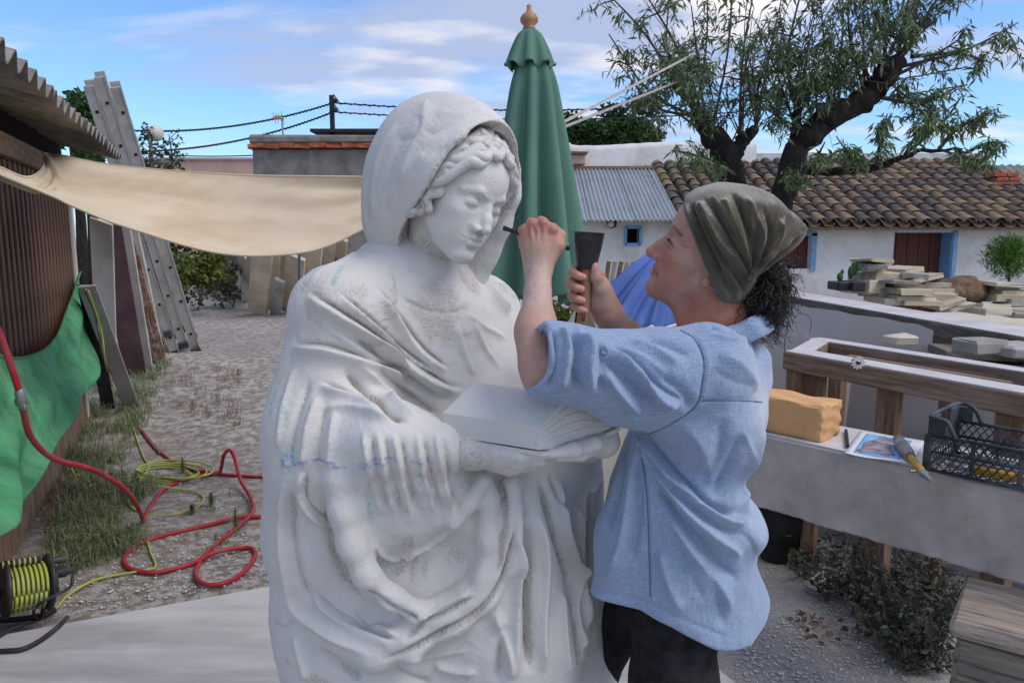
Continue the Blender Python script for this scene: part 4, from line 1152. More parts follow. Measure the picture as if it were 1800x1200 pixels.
# pixel targets of the main shoots: (from) -> (to)
sh = [((1222, 195, 7.6), (1128, 40, 7.3)), ((1222, 195, 7.6), (1180, -40, 7.6)), ((1225, 200, 7.6), (1240, -60, 7.7)), ((1240, 225, 7.6), (1215, 10, 7.9)), ((1225, 205, 7.6), (1095, 120, 7.2)),
      ((1222, 200, 7.6), (1150, 60, 7.0)), ((1250, 235, 7.6), (1290, -50, 7.7)), ((1300, 255, 7.7), (1330, -40, 7.8)), ((1330, 225, 7.8), (1380, -30, 7.9)), ((1330, 225, 7.8), (1300, 60, 8.1)),
      ((1230, 210, 7.6), (1070, 60, 7.4)), ((1225, 205, 7.6), (1060, -20, 7.6)), ((1225, 205, 7.6), (1110, -50, 7.8)),
      ((1400, 195, 7.3), (1370, 20, 7.2)), ((1400, 195, 7.3), (1420, -60, 7.2)), ((1405, 240, 7.3), (1340, 120, 6.9)), ((1460, 208, 7.2), (1440, -20, 7.0)), ((1460, 208, 7.2), (1470, -60, 7.4)),
      ((1520, 160, 7.2), (1490, -60, 7.1)), ((1520, 165, 7.2), (1520, -60, 7.4)), ((1556, 105, 7.1), (1560, -70, 7.1)), ((1556, 106, 7.1), (1600, -60, 7.0)), ((1580, 110, 7.2), (1680, -40, 7.1)),
      ((1580, 110, 7.2), (1640, -80, 7.4)), ((1560, 140, 7.2), (1700, 60, 6.9)), ((1575, 120, 7.2), (1790, 40, 7.0)), ((1540, 170, 7.2), (1690, 150, 6.8)), ((1590, 272, 6.8), (1690, 170, 6.6)),
      ((1540, 295, 6.9), (1560, 200, 6.6)), ((1500, 297, 7.0), (1470, 240, 6.6)), ((1650, 262, 6.8), (1740, 200, 6.6)), ((1650, 262, 6.8), (1740, 290, 6.6)), ((1700, 268, 6.8), (1770, 250, 6.6)),
      ((1590, 272, 6.8), (1640, 210, 6.5)), ((1440, 298, 7.1), (1450, 250, 6.6)), ((1600, 100, 7.2), (1740, 110, 7.2)), ((1560, 140, 7.2), (1650, 200, 6.9)), ((1400, 230, 7.3), (1330, 40, 7.0)),
      ((1240, 230, 7.6), (1160, 170, 7.2)), ((1245, 235, 7.6), (1190, 130, 7.0)), ((1280, 290, 7.6), (1180, 265, 7.0)), ((1285, 300, 7.5), (1230, 290, 6.9)), ((1378, 330, 7.2), (1420, 300, 6.7)),
      ((1430, 230, 7.2), (1400, 110, 6.8)), ((1470, 205, 7.2), (1500, 60, 6.8)), ((1330, 225, 7.8), (1350, 100, 7.4)), ((1500, 180, 7.2), (1560, 30, 6.8)), ((1440, 220, 7.2), (1440, 100, 6.7))]
for a, b in sh: shoot(PP(a), PP(b), random.uniform(.013, .022), 0, 1.0)
for _ in range(46):                                              # finer upright water shoots
    L = random.choice([t2, t3, t4, t6]); p = L[random.randint(len(L) // 2, len(L) - 1)]
    shoot(p, p + np.array([random.uniform(-.7, .7), random.uniform(-.6, .3), random.uniform(.5, 1.3)]), .009, 1, .9)
tw.build('twig', M['twig'], tr, True)['kind'] = 'stuff'
lf_ = MB(); leaf_spray(lf_, leafpts, .100, .9, 1, .03, .105)
lf_.build('foliage', M['almond_leaf'], tr)['kind'] = 'stuff'
print('leaves', len(leafpts))
def strap(a, b, label):
    d = unit(b - a); s = np.cross(d, [0, 1, 0]); s = unit(s)
    o = MB().box((a + b) / 2, (np.linalg.norm(b - a), .003, .019), frame(b - a, s)).build('webbing_strap', mat('grey_webbing', (.42, .38, .34), .9, .1, 20, .2, 200), None)
    tag(o, label, 'strap', 'straps tied to the tree')
strap(P(900, 262, 4.2), P(1222, 94, 7.3), 'upper pale webbing strap running up to the tree')
strap(P(880, 268, 4.3), P(1200, 140, 7.4), 'lower pale webbing strap running up to the tree')

# ------------------------------------------------------------------ parasols
YP = 3.05
pr = empty('green_parasol', [*P(932, 500, YP)[:2], 0], 'closed green parasol with a turned wooden finial', 'parasol')
pc = P(932, 500, YP); ptop = P(930, 52, YP)
MB().tube([[pc[0], pc[1], 0], [ptop[0], ptop[1], ptop[2]]], .022, 12).build('pole', M['turned_wood'], pr, True)
def cloth_cone(c0, prof, lobes, depth, ph=0., n=96, swirl=0.):
    """prof rows: z, radius, fold depth"""
    A = np.zeros((len(prof), n + 1, 3))
    for i, (z, r, dp) in enumerate(prof):
        th = np.linspace(0, 2 * PI, n + 1)
        f = np.cos(th * lobes + ph + swirl * i / len(prof)); f = np.sign(f) * np.abs(f) ** .7
        f2 = np.cos(th * 3 + 1.0)
        rr = r * (1 + dp * f + .10 * f2 * min(1, dp * 3))
        A[i, :, 0] = c0[0] + np.cos(th) * rr; A[i, :, 1] = c0[1] + np.sin(th) * rr; A[i, :, 2] = z + (.025 * f * dp * 4 if i == len(prof) - 1 else 0)
    return A[::-1]
zs = lambda py: P(930, py, YP)[2]
prof = [(zs(108), .060, .05), (zs(150), .080, .16), (zs(220), .100, .22), (zs(300), .122, .27), (zs(380), .142, .30), (zs(450), .160, .32), (zs(495), .172, .34), (zs(518), .178, .36)]
profd = spline([(a, b, c) for a, b, c in prof], 40)
MB().grid(cloth_cone((pc[0] + .01, pc[1], 0), profd, 8, 0, .6, 160, .5), .002).build('canopy', M['parasol'], pr, True)
capp = spline([(zs(52), .022, .0), (zs(62), .045, .05), (zs(85), .066, .10), (zs(108), .082, .13), (zs(118), .090, .16)], 18)
MB().grid(cloth_cone((ptop[0] + .002, ptop[1], 0), capp, 8, 0, .2, 128), .002).build('vent_cap', M['parasol'], pr, True)
MB().lathe([(.016, 0), (.026, .004), (.024, .012), (.020, .016), (.034, .03), (.036, .045), (.028, .058), (.014, .068), (.009, .080), (.010, .092), (.006, .096)], 20, [ptop[0], ptop[1], zs(54)]).build('finial', M['turned_wood'], pr, True)
MB().lathe([(.24, 0), (.26, .02), (.24, .06), (.08, .09), (.05, .12), (.035, .30)], 28, [pc[0], pc[1], 0]).build('base', M['concrete'], pr, True)

bl = empty('blue_parasol', P(1120, 575, 3.5), 'folded blue parasol lying slanted behind the sculptor', 'parasol')
tops = [P(1172, 425, 3.6), P(1182, 428, 3.62), P(1192, 434, 3.64), P(1202, 442, 3.64), P(1208, 452, 3.6)]
bots = [P(1058, 515, 3.2), P(1082, 548, 3.05), P(1120, 572, 3.0), P(1160, 578, 3.05), P(1192, 566, 3.2)]
A = sheet_between(tops, bots, 90, 24, np.array([-.02, -.05, .02]), lambda u, v: (.045 * (np.abs(np.sin(u * 9.5 + .4)) ** .7 - .5) + .008 * np.sin(u * 40 + v * 4)) * (.15 + v))
MB().grid(A, .003).build('canopy', M['bluecloth'], bl, True)
MB().tube([a + np.array([0, -.004, -.004]) for a in A[:, -1]], .0065, 6).build('hem', M['hem'], bl, True)
MB().tube([P(1210, 430, 3.75), P(1110, 560, 3.2)], .018, 8).build('pole', M['turned_wood'], bl, True)
tb = empty('black_tub', P(1140, 640, 3.2), 'black plastic tub under the folded blue parasol', 'tub')
c_ = P(1140, 590, 3.35); c_[2] = 1.06
MB().lathe([(.22, -.20), (.24, -.02), (.262, -.02), (.262, .0), (.235, .0), (.21, -.17)], 28, c_).build('body', M['black'], tb, True)
MB().lathe([(.235, -.006), (.262, -.004), (.268, .006), (.262, .014), (.235, .012)], 28, c_).build('rim', M['steel'], tb, True)
for i, (px, py, ln, a, mm, lb) in enumerate(((1000, 585, .30, .5, 'white_board', 'white painted plank end behind the mallet'), (1030, 560, .34, -.4, 'greyboard', 'grey plank leaning under the green parasol'), (1015, 600, .3, .1, 'white_board', 'pale plank lying low behind the mallet handle'))):
    MB_ = MB().box(P(px, py, 3.6), (.06, .03, ln), roty(a), bev=.004); tag(MB_.build('plank', M[mm]), lb, 'plank')
tag(MB().box([.42, 3.6, .43], (1.0, .9, .86), None, bev=.03).build('stone_block', M['cream_stone']), 'pale stone block behind the statue and mallet', 'stone block')
sw = empty('rubble_heap', P(1085, 480, 9.5), 'low weathered boards before the white outbuilding', 'boards')
for i in range(7):
    MB().box(P(1062 + i * 9, 490, 9.4 + .05 * i) - np.array([0, 0, .25]), (.055, .03, .95), roty(.12 + .03 * i), bev=.004).build('board', M['greyboard'] if i % 2 else M['netting'], sw)
bush('shrub', P(990, 545, 5.0), (.16, .15, .14), 500, .05, M['shrub_leaf'], 'small green plant behind the parasol foot', 'shrub')

# ------------------------------------------------------------------ stone bench on the right
E2 = unit([.676, -.737, 0]); N2 = np.array([E2[1], -E2[0], 0])           # along the slab to the right, towards the viewer
N2 = -N2 if N2[1] > 0 else N2
R2 = np.stack([E2, -N2, [0, 0, 1]], 1); a2_ = math.atan2(E2[1], E2[0])
B0 = G(1345, 765, .85)                                                     # front top edge, left
def bench(t, back, z): return np.array([B0[0], B0[1], 0]) + E2 * t - N2 * back + np.array([0, 0, z])
def rough_slab(name, t0, t1, back, z0, z1, material, label):
    """a long slab with a ragged, broken lower edge"""
    n = 160; mb = MB(); ts = np.linspace(t0, t1, n); A = np.zeros((n, 8, 3))
    for i, t in enumerate(ts):
        zz = z0 + .005 * mnoise.noise(Vector((t * 6, 0, 0))) + .004 * mnoise.noise(Vector((t * 30, 5, 0))) + .012 * max(0, mnoise.noise(Vector((t * 14, 9, 0))) - .35)
        A[i] = [bench(t, 0.004, zz), bench(t, 0, zz + .006), bench(t, 0, (z0 + z1) / 2), bench(t, 0, z1 - .006), bench(t, .006, z1), bench(t, back, z1), bench(t, back + .006, z1 - .006), bench(t, back, zz)]
    F = []
    for i in range(n - 1):
        for j in range(8): F.append((i * 8 + j, i * 8 + (j + 1) % 8, (i + 1) * 8 + (j + 1) % 8, (i + 1) * 8 + j))
    F += [tuple(range(8)), tuple((n - 1) * 8 + j for j in range(8))[::-1]]
    mb.add(A.reshape(-1, 3), [f[::-1] for f in F]); return mb
def slab_mat():
    m = mat('pinkish_marble', (.50, .445, .41), .6, .18, 5, .25, 60, .003, grime=(.34, .265, .22), gscale=2.6, gamt=.75)
    t = m.node_tree; b = t.nodes['Principled BSDF']; src = b.inputs['Base Color'].links[0].from_socket
    co = [n for n in t.nodes if n.type == 'TEX_COORD'][0]
    n = t.nodes.new('ShaderNodeTexNoise'); n.inputs['Scale'].default_value = 5; n.inputs['Detail'].default_value = 9; n.inputs['Distortion'].default_value = 1.2
    t.links.new(co.outputs['Object'], n.inputs['Vector'])
    r = t.nodes.new('ShaderNodeValToRGB'); e = r.color_ramp.elements; e[0].position = .492; e[0].color = (0, 0, 0, 1); e[1].position = .508; e[1].color = (0, 0, 0, 1)
    k = e.new(.5); k.color = (.28, .28, .28, 1)
    t.links.new(n.outputs['Fac'], r.inputs[0])
    mx_ = t.nodes.new('ShaderNodeMixRGB'); t.links.new(r.outputs[0], mx_.inputs[0]); t.links.new(src, mx_.inputs[1]); mx_.inputs[2].default_value = (.24, .20, .18, 1)
    t.links.new(mx_.outputs[0], b.inputs['Base Color']); return m
bs = empty('marble_bench', bench(.3, .2, 0), 'long pinkish marble slab laid as a workbench behind the sculptor', 'bench')
rough_slab('slab', -.55, 1.35, .34, .565, .848, None, '').build('slab', slab_mat(), bs)
MB().box(bench(.40, .17, .8515), (1.888, .325, .005), R2).build('dust_layer', M['dusty'], bs)
MB().box(bench(-.38, .2, .28), (.22, .3, .55), R2, bev=.02).build('support_block', M['cream_stone'], bs)
# timber support at the right end
ts_ = empty('timber_support', bench(1.0, 0, 0), 'stack of weathered grey timbers under the right end of the marble bench', 'timber')
q0 = G(1690, 1082, .555)
fx = unit(np.array([.80, -.60, 0])); RT = frame(fx)
def old(a, c=(.30, .27, .22), g=(.09, .075, .055)): return mat('grey_weathered_timber', c, .9, .45, 7, .8, 26, .010, stretch=(.9, 9, 9), grime=g, gscale=3.5, gamt=.75, mrot=a)
OLD_T = old(math.atan2(fx[1], fx[0]))
SAW_T = old(math.atan2(fx[1], fx[0]), (.46, .38, .31), (.25, .17, .12))
cT = np.array([q0[0], q0[1], 0]) + fx * .30 + RT[:, 1] * .14
MB().box(cT + np.array([0, 0, .527]), (.64, .34, .045), RT, bev=.012, jit=.003).build('top_board', SAW_T, ts_)
MB().box(cT + np.array([0, 0, .465]), (.61, .315, .07), RT, bev=.01, jit=.003).build('timber', OLD_T, ts_)
MB().box(cT + np.array([0, 0, .335]), (.62, .322, .18), RT, bev=.012, jit=.003).build('timber', OLD_T, ts_)
MB().box(cT + np.array([0, 0, .12]), (.62, .318, .235), RT, bev=.012, jit=.003).build('timber', OLD_T, ts_)

# things on the bench
fb0 = bench(-.22, .035, .854)
def foam_block():
    L, Wd, H = .415, .165, .135; nx, ny, nz_ = 28, 14, 12; mb = MB()
    # left end to right end along E2
    def surf(u, v, w):
        wob = .006 * mnoise.noise(Vector((u * 9, v * 5, w * 7))) + .004 * mnoise.noise(Vector((u * 22, v * 20, w * 26)))
        return u, v, w, wob
    V = []; idx = {}; F = []
    def vid(i, j, k):
        if (i, j, k) in idx: return idx[i, j, k]
        u, v, w = i / nx, j / ny, k / nz_
        p = np.array([u * L, v * Wd, w * H]); n = np.array([(u == 1) - (u == 0), (v == 1) - (v == 0), (w == 1) - (w == 0)], float)
        amt = (.004 * mnoise.noise(Vector((p * 9).tolist())) + .0025 * mnoise.noise(Vector((p * 45).tolist())))
        if u == 1: amt = .0028 * math.sin(w * 19 + v * 5 + 2 * mnoise.noise(Vector((v * 3, w * 2, 0)))) + .006 * mnoise.noise(Vector((0, v * 6, w * 6)))
        if w == 1: amt = .004 * mnoise.noise(Vector((u * 5, v * 9, 0))) + .003 * math.sin(v * 9 + u * 12)
        if abs(n).sum() > 1: p = p - n * .004
        p = p + n * amt
        q = fb0 + E2 * p[0] - N2 * p[1] + np.array([0, 0, p[2]])
        idx[i, j, k] = len(V); V.append(q); return idx[i, j, k]
    for i in range(nx):
        for j in range(ny):
            F.append((vid(i, j, 0), vid(i, j + 1, 0), vid(i + 1, j + 1, 0), vid(i + 1, j, 0))); F.append((vid(i, j, nz_), vid(i + 1, j, nz_), vid(i + 1, j + 1, nz_), vid(i, j + 1, nz_)))
    for i in range(nx):
        for k in range(nz_):
            F.append((vid(i, 0, k), vid(i + 1, 0, k), vid(i + 1, 0, k + 1), vid(i, 0, k + 1))); F.append((vid(i, ny, k), vid(i, ny, k + 1), vid(i + 1, ny, k + 1), vid(i + 1, ny, k)))
    for j in range(ny):
        for k in range(nz_):
            F.append((vid(0, j, k), vid(0, j, k + 1), vid(0, j + 1, k + 1), vid(0, j + 1, k))); F.append((vid(nx, j, k), vid(nx, j + 1, k), vid(nx, j + 1, k + 1), vid(nx, j, k + 1)))
    return mb.add(V, F)
tag(foam_block().build('foam_block', M['foam'], None, True, 40), 'orange foam block with one torn end on the marble bench', 'foam block')
def on_bench(px, py, dz=.0): return G(px, py, .856 + dz)
tag(MB().tube([on_bench(1487, 756, .006), on_bench(1490, 785, .006)], .006, 8).build('steel_rod', M['black']), 'short dark rod lying beside the orange foam block', 'rod')
pq = [on_bench(1512, 757), on_bench(1627, 775), on_bench(1600, 818), on_bench(1484, 797)]
ph = empty('photo_print', pq[3], 'printed photograph of grey drapery against blue sky lying on the bench', 'photograph')
def quad_grid(c, n=14, dz=0, curl=.006):
    A = np.zeros((n, n, 3))
    for i in range(n):
        for j in range(n):
            u, v = i / (n - 1), j / (n - 1)
            p = (c[0] * (1 - u) + c[1] * u) * (1 - v) + (c[3] * (1 - u) + c[2] * u) * v
            A[i, j] = p + np.array([0, 0, dz + curl * (.5 + .5 * math.sin(u * 6 + v * 3)) * v])
    return A
PA = quad_grid(pq)
MB().grid(PA[:, ::-1], .0006).build('sheet', M['paper'], ph, True)
def sub(A, u0, u1, v0, v1, dz, shape=None):
    n = 22; Bq = np.zeros((n, n, 3)); m_ = A.shape[0] - 1
    for i in range(n):
        for j in range(n):
            u, v = u0 + (u1 - u0) * i / (n - 1), v0 + (v1 - v0) * j / (n - 1)
            if shape: u, v = shape(i / (n - 1), j / (n - 1))
            x, y = u * m_, v * m_; a, b = min(int(x), m_ - 1), min(int(y), m_ - 1); f, g = x - a, y - b
            Bq[i, j] = (A[a, b] * (1 - f) + A[a + 1, b] * f) * (1 - g) + (A[a, b + 1] * (1 - f) + A[a + 1, b + 1] * f) * g + np.array([0, 0, dz])
    return Bq[:, ::-1]
MB().grid(sub(PA, .12, .82, .08, .92, .0005), .0003).build('printed_sky', M['print_sky'], ph, True)
MB().grid(sub(PA, 0, 1, 0, 1, .0010, lambda a, b: (.42 + (a - .5) * (.16 + .42 * b ** .8) + .03 * math.sin(b * 9), .12 + .72 * b + .04 * math.sin(a * 9))), .0003).build('printed_drapery', M['print_grey'], ph, True)
at_ = empty('air_chisel', on_bench(1590, 800), 'pneumatic chisel with a worn yellow handle lying across the print', 'tool')
d0, d1, d2, d3 = on_bench(1578, 772, .022), on_bench(1600, 803, .022), on_bench(1622, 830, .014), on_bench(1640, 848, .012)
def along(a, b, prof, nm, mt, n=16):
    d = b - a; L = np.linalg.norm(d); R = frame(np.cross(d, [0, 0, 1]), d / L); R = np.stack([R[:, 0], np.cross(d / L, R[:, 0]), d / L], 1)
    return MB().lathe([(r, z * L) for r, z in prof], n, a, R).build(nm, mt, at_, True, 50)
along(d0, d1, [(.014, 0), (.02, .05), (.021, .35), (.018, .4), (.0215, .45), (.0215, .8), (.017, .86), (.017, 1)], 'body', M['steel'])
along(d1, d2, [(.010, 0), (.012, .05), (.012, .9), (.010, 1)], 'handle', M['handle_y'])
along(d2, d3, [(.012, 0), (.013, .2), (.008, .3), (.008, .6), (.005, .65), (.006, 1)], 'hose_nipple', M['steel'])
MB().tube([d2 + E2 * -.02, d2 + E2 * -.035 + np.array([0, 0, -.006]), d2 - E2 * .03 + N2 * .012], .005, 6).build('throttle_lever', M['steel'], at_, True)

cr = empty('plastic_crate', bench(.62, .1, .855), 'dusty dark plastic crate with tools standing on the marble bench', 'crate')
c0 = G(1628, 826, .857); CL, CWd, CH = .50, .265, .115
def cpt(u, v, z): return np.array([c0[0], c0[1], .858]) + E2 * u - N2 * v + np.array([0, 0, z])
def lattice(mb, o, eu, ev, L, H, k, r=.0022):
    """diamond lattice of thin bars on a panel"""
    nb_ = int(L / k)
    for sgn in (1, -1):
        for i in range(-int(H / k) - 1, nb_ + int(H / k) + 2):
            a0 = i * k; pts = []
            lo_ = max(0, a0 if sgn > 0 else a0 - H * .7); 
            u0, v0 = a0, 0.0; u1, v1 = a0 + sgn * H * .7, H
            if u0 > u1: (u0, v0), (u1, v1) = (u1, v1), (u0, v0)
            if u1 <= 0 or u0 >= L: continue
            if u0 < 0: f = -u0 / (u1 - u0); v0 = v0 + f * (v1 - v0); u0 = 0
            if u1 > L: f = (L - u0) / (u1 - u0); v1 = v0 + f * (v1 - v0); u1 = L
            mb.tube([o + eu * u0 + ev * v0, o + eu * u1 + ev * v1], r, 4)
Zv = np.array([0, 0, 1.0])
for (o_, eu, L_) in ((cpt(0, 0, 0), E2, CL), (cpt(0, CWd, 0), E2, CL), (cpt(0, 0, 0), -N2, CWd), (cpt(CL, 0, 0), -N2, CWd)):
    mb = MB(); lattice(mb, o_ + Zv * .008, eu, Zv, L_, CH - .012, .024)
    mb.build('side_lattice', M['crate'], cr)
mb = MB(); lattice(mb, cpt(0, 0, .004), E2, -N2, CL, CWd, .03); mb.build('floor_lattice', M['crate'], cr)
for z, r in ((.004, .006), (CH * .55, .0045), (CH, .006)):
    lo4 = [cpt(0, 0, z), cpt(CL, 0, z), cpt(CL, CWd, z), cpt(0, CWd, z)]
    for i in range(4): MB().tube([lo4[i], lo4[(i + 1) % 4]], r, 6).build('rail', M['crate'], cr, True)
for u, v in ((0, 0), (CL, 0), (CL, CWd), (0, CWd)):
    MB().box(cpt(u, v, CH / 2), (.022, .022, CH + .006), R2, bev=.004).build('corner_post', M['crate'], cr)
for u in np.linspace(.125, .375, 3):
    for v in (0, CWd): MB().box(cpt(u, v, CH / 2), (.012, .010, CH), R2, bev=.002).build('upright', M['crate'], cr)
for uu, sg in ((0, 1), (CL, -1)):                              # raised ends with hand holes
    pts = [cpt(uu + sg * .075, 0, CH), cpt(uu + sg * .045, 0, CH + .05), cpt(uu, 0, CH + .058), cpt(uu, CWd * .5, CH + .062), cpt(uu, CWd, CH + .058), cpt(uu + sg * .045, CWd, CH + .05), cpt(uu + sg * .075, CWd, CH)]
    MB().tube(spline(pts, 40), .007, 6).build('end_rim', M['crate'], cr, True)
    for v in (.045, CWd - .045): MB().box(cpt(uu, v, CH + .026), (.010, .09, .060), R2, bev=.003).build('end_panel', M['crate'], cr)
    MB().box(cpt(uu, CWd / 2, CH + .008), (.009, CWd, .02), R2, bev=.003).build('end_panel', M['crate'], cr)
    for v in (0, CWd): MB().box(cpt(uu + sg * .022, v, CH + .024), (.046, .009, .05), R2, bev=.002).build('corner_gusset', M['crate'], cr)
tl = empty('yellow_tool', cpt(.25, .05, .02), 'yellow handled tool lying in the plastic crate', 'tool')
MB().tube([cpt(.12, .035, .022), cpt(.42, .045, .026)], .014, 10).build('handle', M['tool_y'], tl, True)
MB().tube([cpt(.05, .034, .021), cpt(.12, .035, .022)], [.006, .009], 8).build('shank', M['steel'], tl, True)
for i, (u0, v0, u1, v1, r, lb) in enumerate(((.03, .10, .33, .13, .010, 'grey steel chisel lying across the crate floor'), (.06, .17, .40, .15, .012, 'long steel punch at the back of the crate'), (.10, .075, .30, .11, .008, 'thin steel rasp in the crate beside the yellow tool'))):
    o = MB().tube([cpt(u0, v0, .022 + .004 * i), cpt(u0 * .3 + u1 * .7, v0 * .3 + v1 * .7, .024), cpt(u1, v1, .024 + .006 * i)], [r * .6, r, r], 8).build('chisel', M['steel'], None, True); tag(o, lb, 'chisel')

# ------------------------------------------------------------------ timber frame behind the bench
fa, fbq = G(1389, 617, 1.05), G(1815, 692, 1.05)
ga = G(1442, 588, 1.05); dF = unit(fbq - fa); wF = (ga - fa) * .82; Lf = np.linalg.norm(fbq - fa) + .35
tf = empty('timber_trestle', [fa[0], fa[1], 0], 'heavy sawn timber trestle frame with a dust covered top behind the bench', 'trestle')
RF = frame(dF)
RAIL = mat('sawn_rail', (.26, .17, .112), .8, .3, 6, .4, 30, .004, stretch=(.7, 9, 9), grime=(.37, .30, .25), gscale=3, gamt=.5, mrot=math.atan2(dF[1], dF[0]))
def fpt(u, v, z): return fa + dF * u + wF * v + np.array([0, 0, z])
MB().box(fpt(Lf / 2, .09, -.045), (Lf, .13, .085), RF, bev=.004).build('front_rail', RAIL, tf)
MB().box(fpt(Lf / 2, .93, -.045), (Lf, .10, .085), RF, bev=.004).build('back_rail', RAIL, tf)
MB().box(fpt(Lf / 2, .09, -.0005), (Lf - .008, .122, .004), RF).build('dust_layer', M['dusty'], tf)
MB().box(fpt(Lf / 2, .93, -.0005), (Lf - .008, .094, .004), RF).build('dust_layer', M['dusty'], tf)
RX = frame(wF)
for u in (.05, Lf - .1):
    MB().box(fpt(u, .5, -.035), (np.linalg.norm(wF) * .80, .10, .065), RX, bev=.004).build('cross_rail', RAIL, tf)
    MB().box(fpt(u, .5, -.0005), (np.linalg.norm(wF) * .78, .094, .003), RX).build('dust_layer', M['dusty'], tf)
MB().box(fpt(Lf * .45, .33, -.012), (Lf * .5, .035, .02), RF, bev=.002).build('batten', RAIL, tf)
for u, v in ((.04, .06), (.52, .08), (1.0, .06), (.16, .95), (.75, .95), (1.3, .95)):
    MB().box(fpt(u, v, -.09 - .48), (.075 if v > .5 else .09, .055, .96), RF, bev=.004).build('leg', M['wood'], tf)
MB().box(fpt(.14, .14, -.09 - .48), (.10, .03, .96), RF, bev=.004).build('leg', M['wood'], tf)
MB().box(fpt(.42, .2, -.38), (.9, .04, .075), RF, bev=.004).build('brace', RAIL, tf)
gw = empty('gear_wheel', fpt(.34, .0, .0), 'small toothed metal gear hung on the timber frame rail', 'gear')
gc = P(1508, 637, (fpt(.34, 0, 0))[1] - .075); mb = MB(); 
n = 11; V = []; F = []
for k in range(2):
    for i in range(n * 4):
        a = 2 * PI * i / (n * 4); r = .030 if i % 4 in (0, 1) else .0225
        V.append(gc + np.array([math.cos(a) * r, -.005 * k, math.sin(a) * r]))
    for i in range(n * 4):
        a = 2 * PI * i / (n * 4); V.append(gc + np.array([math.cos(a) * .011, -.005 * k, math.sin(a) * .011]))
m_ = n * 4
for i in range(m_):
    j = (i + 1) % m_
    F += [(i, m_ + i, m_ + j, j), (2 * m_ + i, 2 * m_ + j, 3 * m_ + j, 3 * m_ + i), (i, j, 2 * m_ + j, 2 * m_ + i), (m_ + j, m_ + i, 3 * m_ + i, 3 * m_ + j)]
mb.add(V, F).build('toothed_disc', M['dusty'], gw)
MB().tube([gc + np.array([0, .05, .0]), gc + np.array([0, -.012, 0])], .006, 8).build('nail', M['iron'], gw)

# marble slabs behind the frame
def vslab(name, tl_, tr_, Yl, Yr, zb, th, material, label, back=.12):
    a, b = P(*tl_, Yl), P(*tr_, Yr); d = b - a; nn = unit(np.array([-d[1], d[0], 0])); nn = nn if nn[1] > 0 else -nn
    ab, bb = np.array([a[0], a[1], zb]) - nn * back, np.array([b[0], b[1], zb]) - nn * back
    mb = MB(); n1, n2 = 14, 8; A = np.zeros((n1, n2, 3))
    for i in range(n1):
        for j in range(n2):
            u, v = i / (n1 - 1), j / (n2 - 1); A[i, j] = (a * (1 - u) + b * u) * (1 - v) + (ab * (1 - u) + bb * u) * v
            if j == 0 and i in (0, n1 - 1): A[i, j, 2] -= .03
            if j == 0: A[i, j, 2] += .006 * math.sin(i * 2.1)
    tag(mb.grid(A, -th if False else th).build(name, material), label, 'marble slab')
vslab('marble_slab', (1300, 520), (1640, 574), 5.1, 4.55, 0, .05, M['marble'], 'large white marble slab leaning under the long beam')
vslab('marble_slab', (1290, 578), (1425, 590), 4.5, 4.3, 0, .04, M['marble'], 'white marble slab just right of the sculptor back')
vslab('marble_slab', (1452, 645), (1512, 652), 4.0, 3.95, 0, .05, M['cream_stone'], 'small pale slab seen through the left bay of the timber frame')
vslab('marble_slab', (1502, 648), (1760, 690), 3.86, 3.4, 0, .03, M['marble'], 'cracked grey marble sheet seen through the timber frame')
vslab('marble_slab', (1600, 580), (1705, 588), 5.0, 4.85, 0, .04, M['cream_stone'], 'cream marble slab under the middle of the long beam')
# long beam table
ba, bb_ = G(1395, 522, 1.05), G(1830, 598, 1.05); dB_ = unit(bb_ - ba); RB = frame(dB_)
lb_ = empty('long_beam', [ba[0], ba[1], 0], 'long thick dust covered beam in front of the stone heaps', 'beam')
wB_ = RB[:, 1] if RB[1, 1] > 0 or RB[0, 1] > 0 else -RB[:, 1]
wB_ = np.array([abs(wB_[0]), wB_[1], 0])
Lb = np.linalg.norm(bb_ - ba) + 1.2
MB().box(ba + dB_ * (Lb / 2 - .7) + wB_ * .17 + np.array([0, 0, -.065]), (Lb, .34, .125), RB, bev=.008).build('timber', old(math.atan2(dB_[1], dB_[0]), (.19, .16, .125)), lb_)
MB().box(ba + dB_ * (Lb / 2 - .7) + wB_ * .17 + np.array([0, 0, .0]), (Lb - .02, .325, .005), RB).build('dust_layer', M['dusty'], lb_)
for f in (.05, .5, .95): MB().box(ba + dB_ * (Lb * f - .7) + wB_ * .2 + np.array([0, 0, -.13 - .46]), (.3, .25, .92), RB, bev=.02).build('pier', M['grey_stone'], lb_)
for px, py, s_, lb2, mm in ((1582, 598, (.17, .12, .06), 'small rough pale stone lying behind the timber frame', 'cream_stone'), (1722, 608, (.22, .16, .075), 'blocky grey stone behind the timber frame', 'grey_stone'), (1785, 614, (.24, .18, .06), 'flat white stone at the right behind the timber frame', 'marble')):
    q = P(px, py, 3.75 if px > 1600 else 4.4); tag(MB().box(q, s_, rotz(.3), bev=.012, jit=.004).build('stone', M[mm]), lb2, 'stone')
stp = empty('stone_stack', P(1740, 640, 4.2), 'dark stacked boards under the right end of the long beam', 'boards')
for i in range(5): MB().box(P(1750, 605, 4.25) + np.array([.02 * i, 0, -.05 - .07 * i]), (.62, .3, .05), rotz(-.2 + .06 * i), bev=.005).build('board', M['oldwood'], stp)

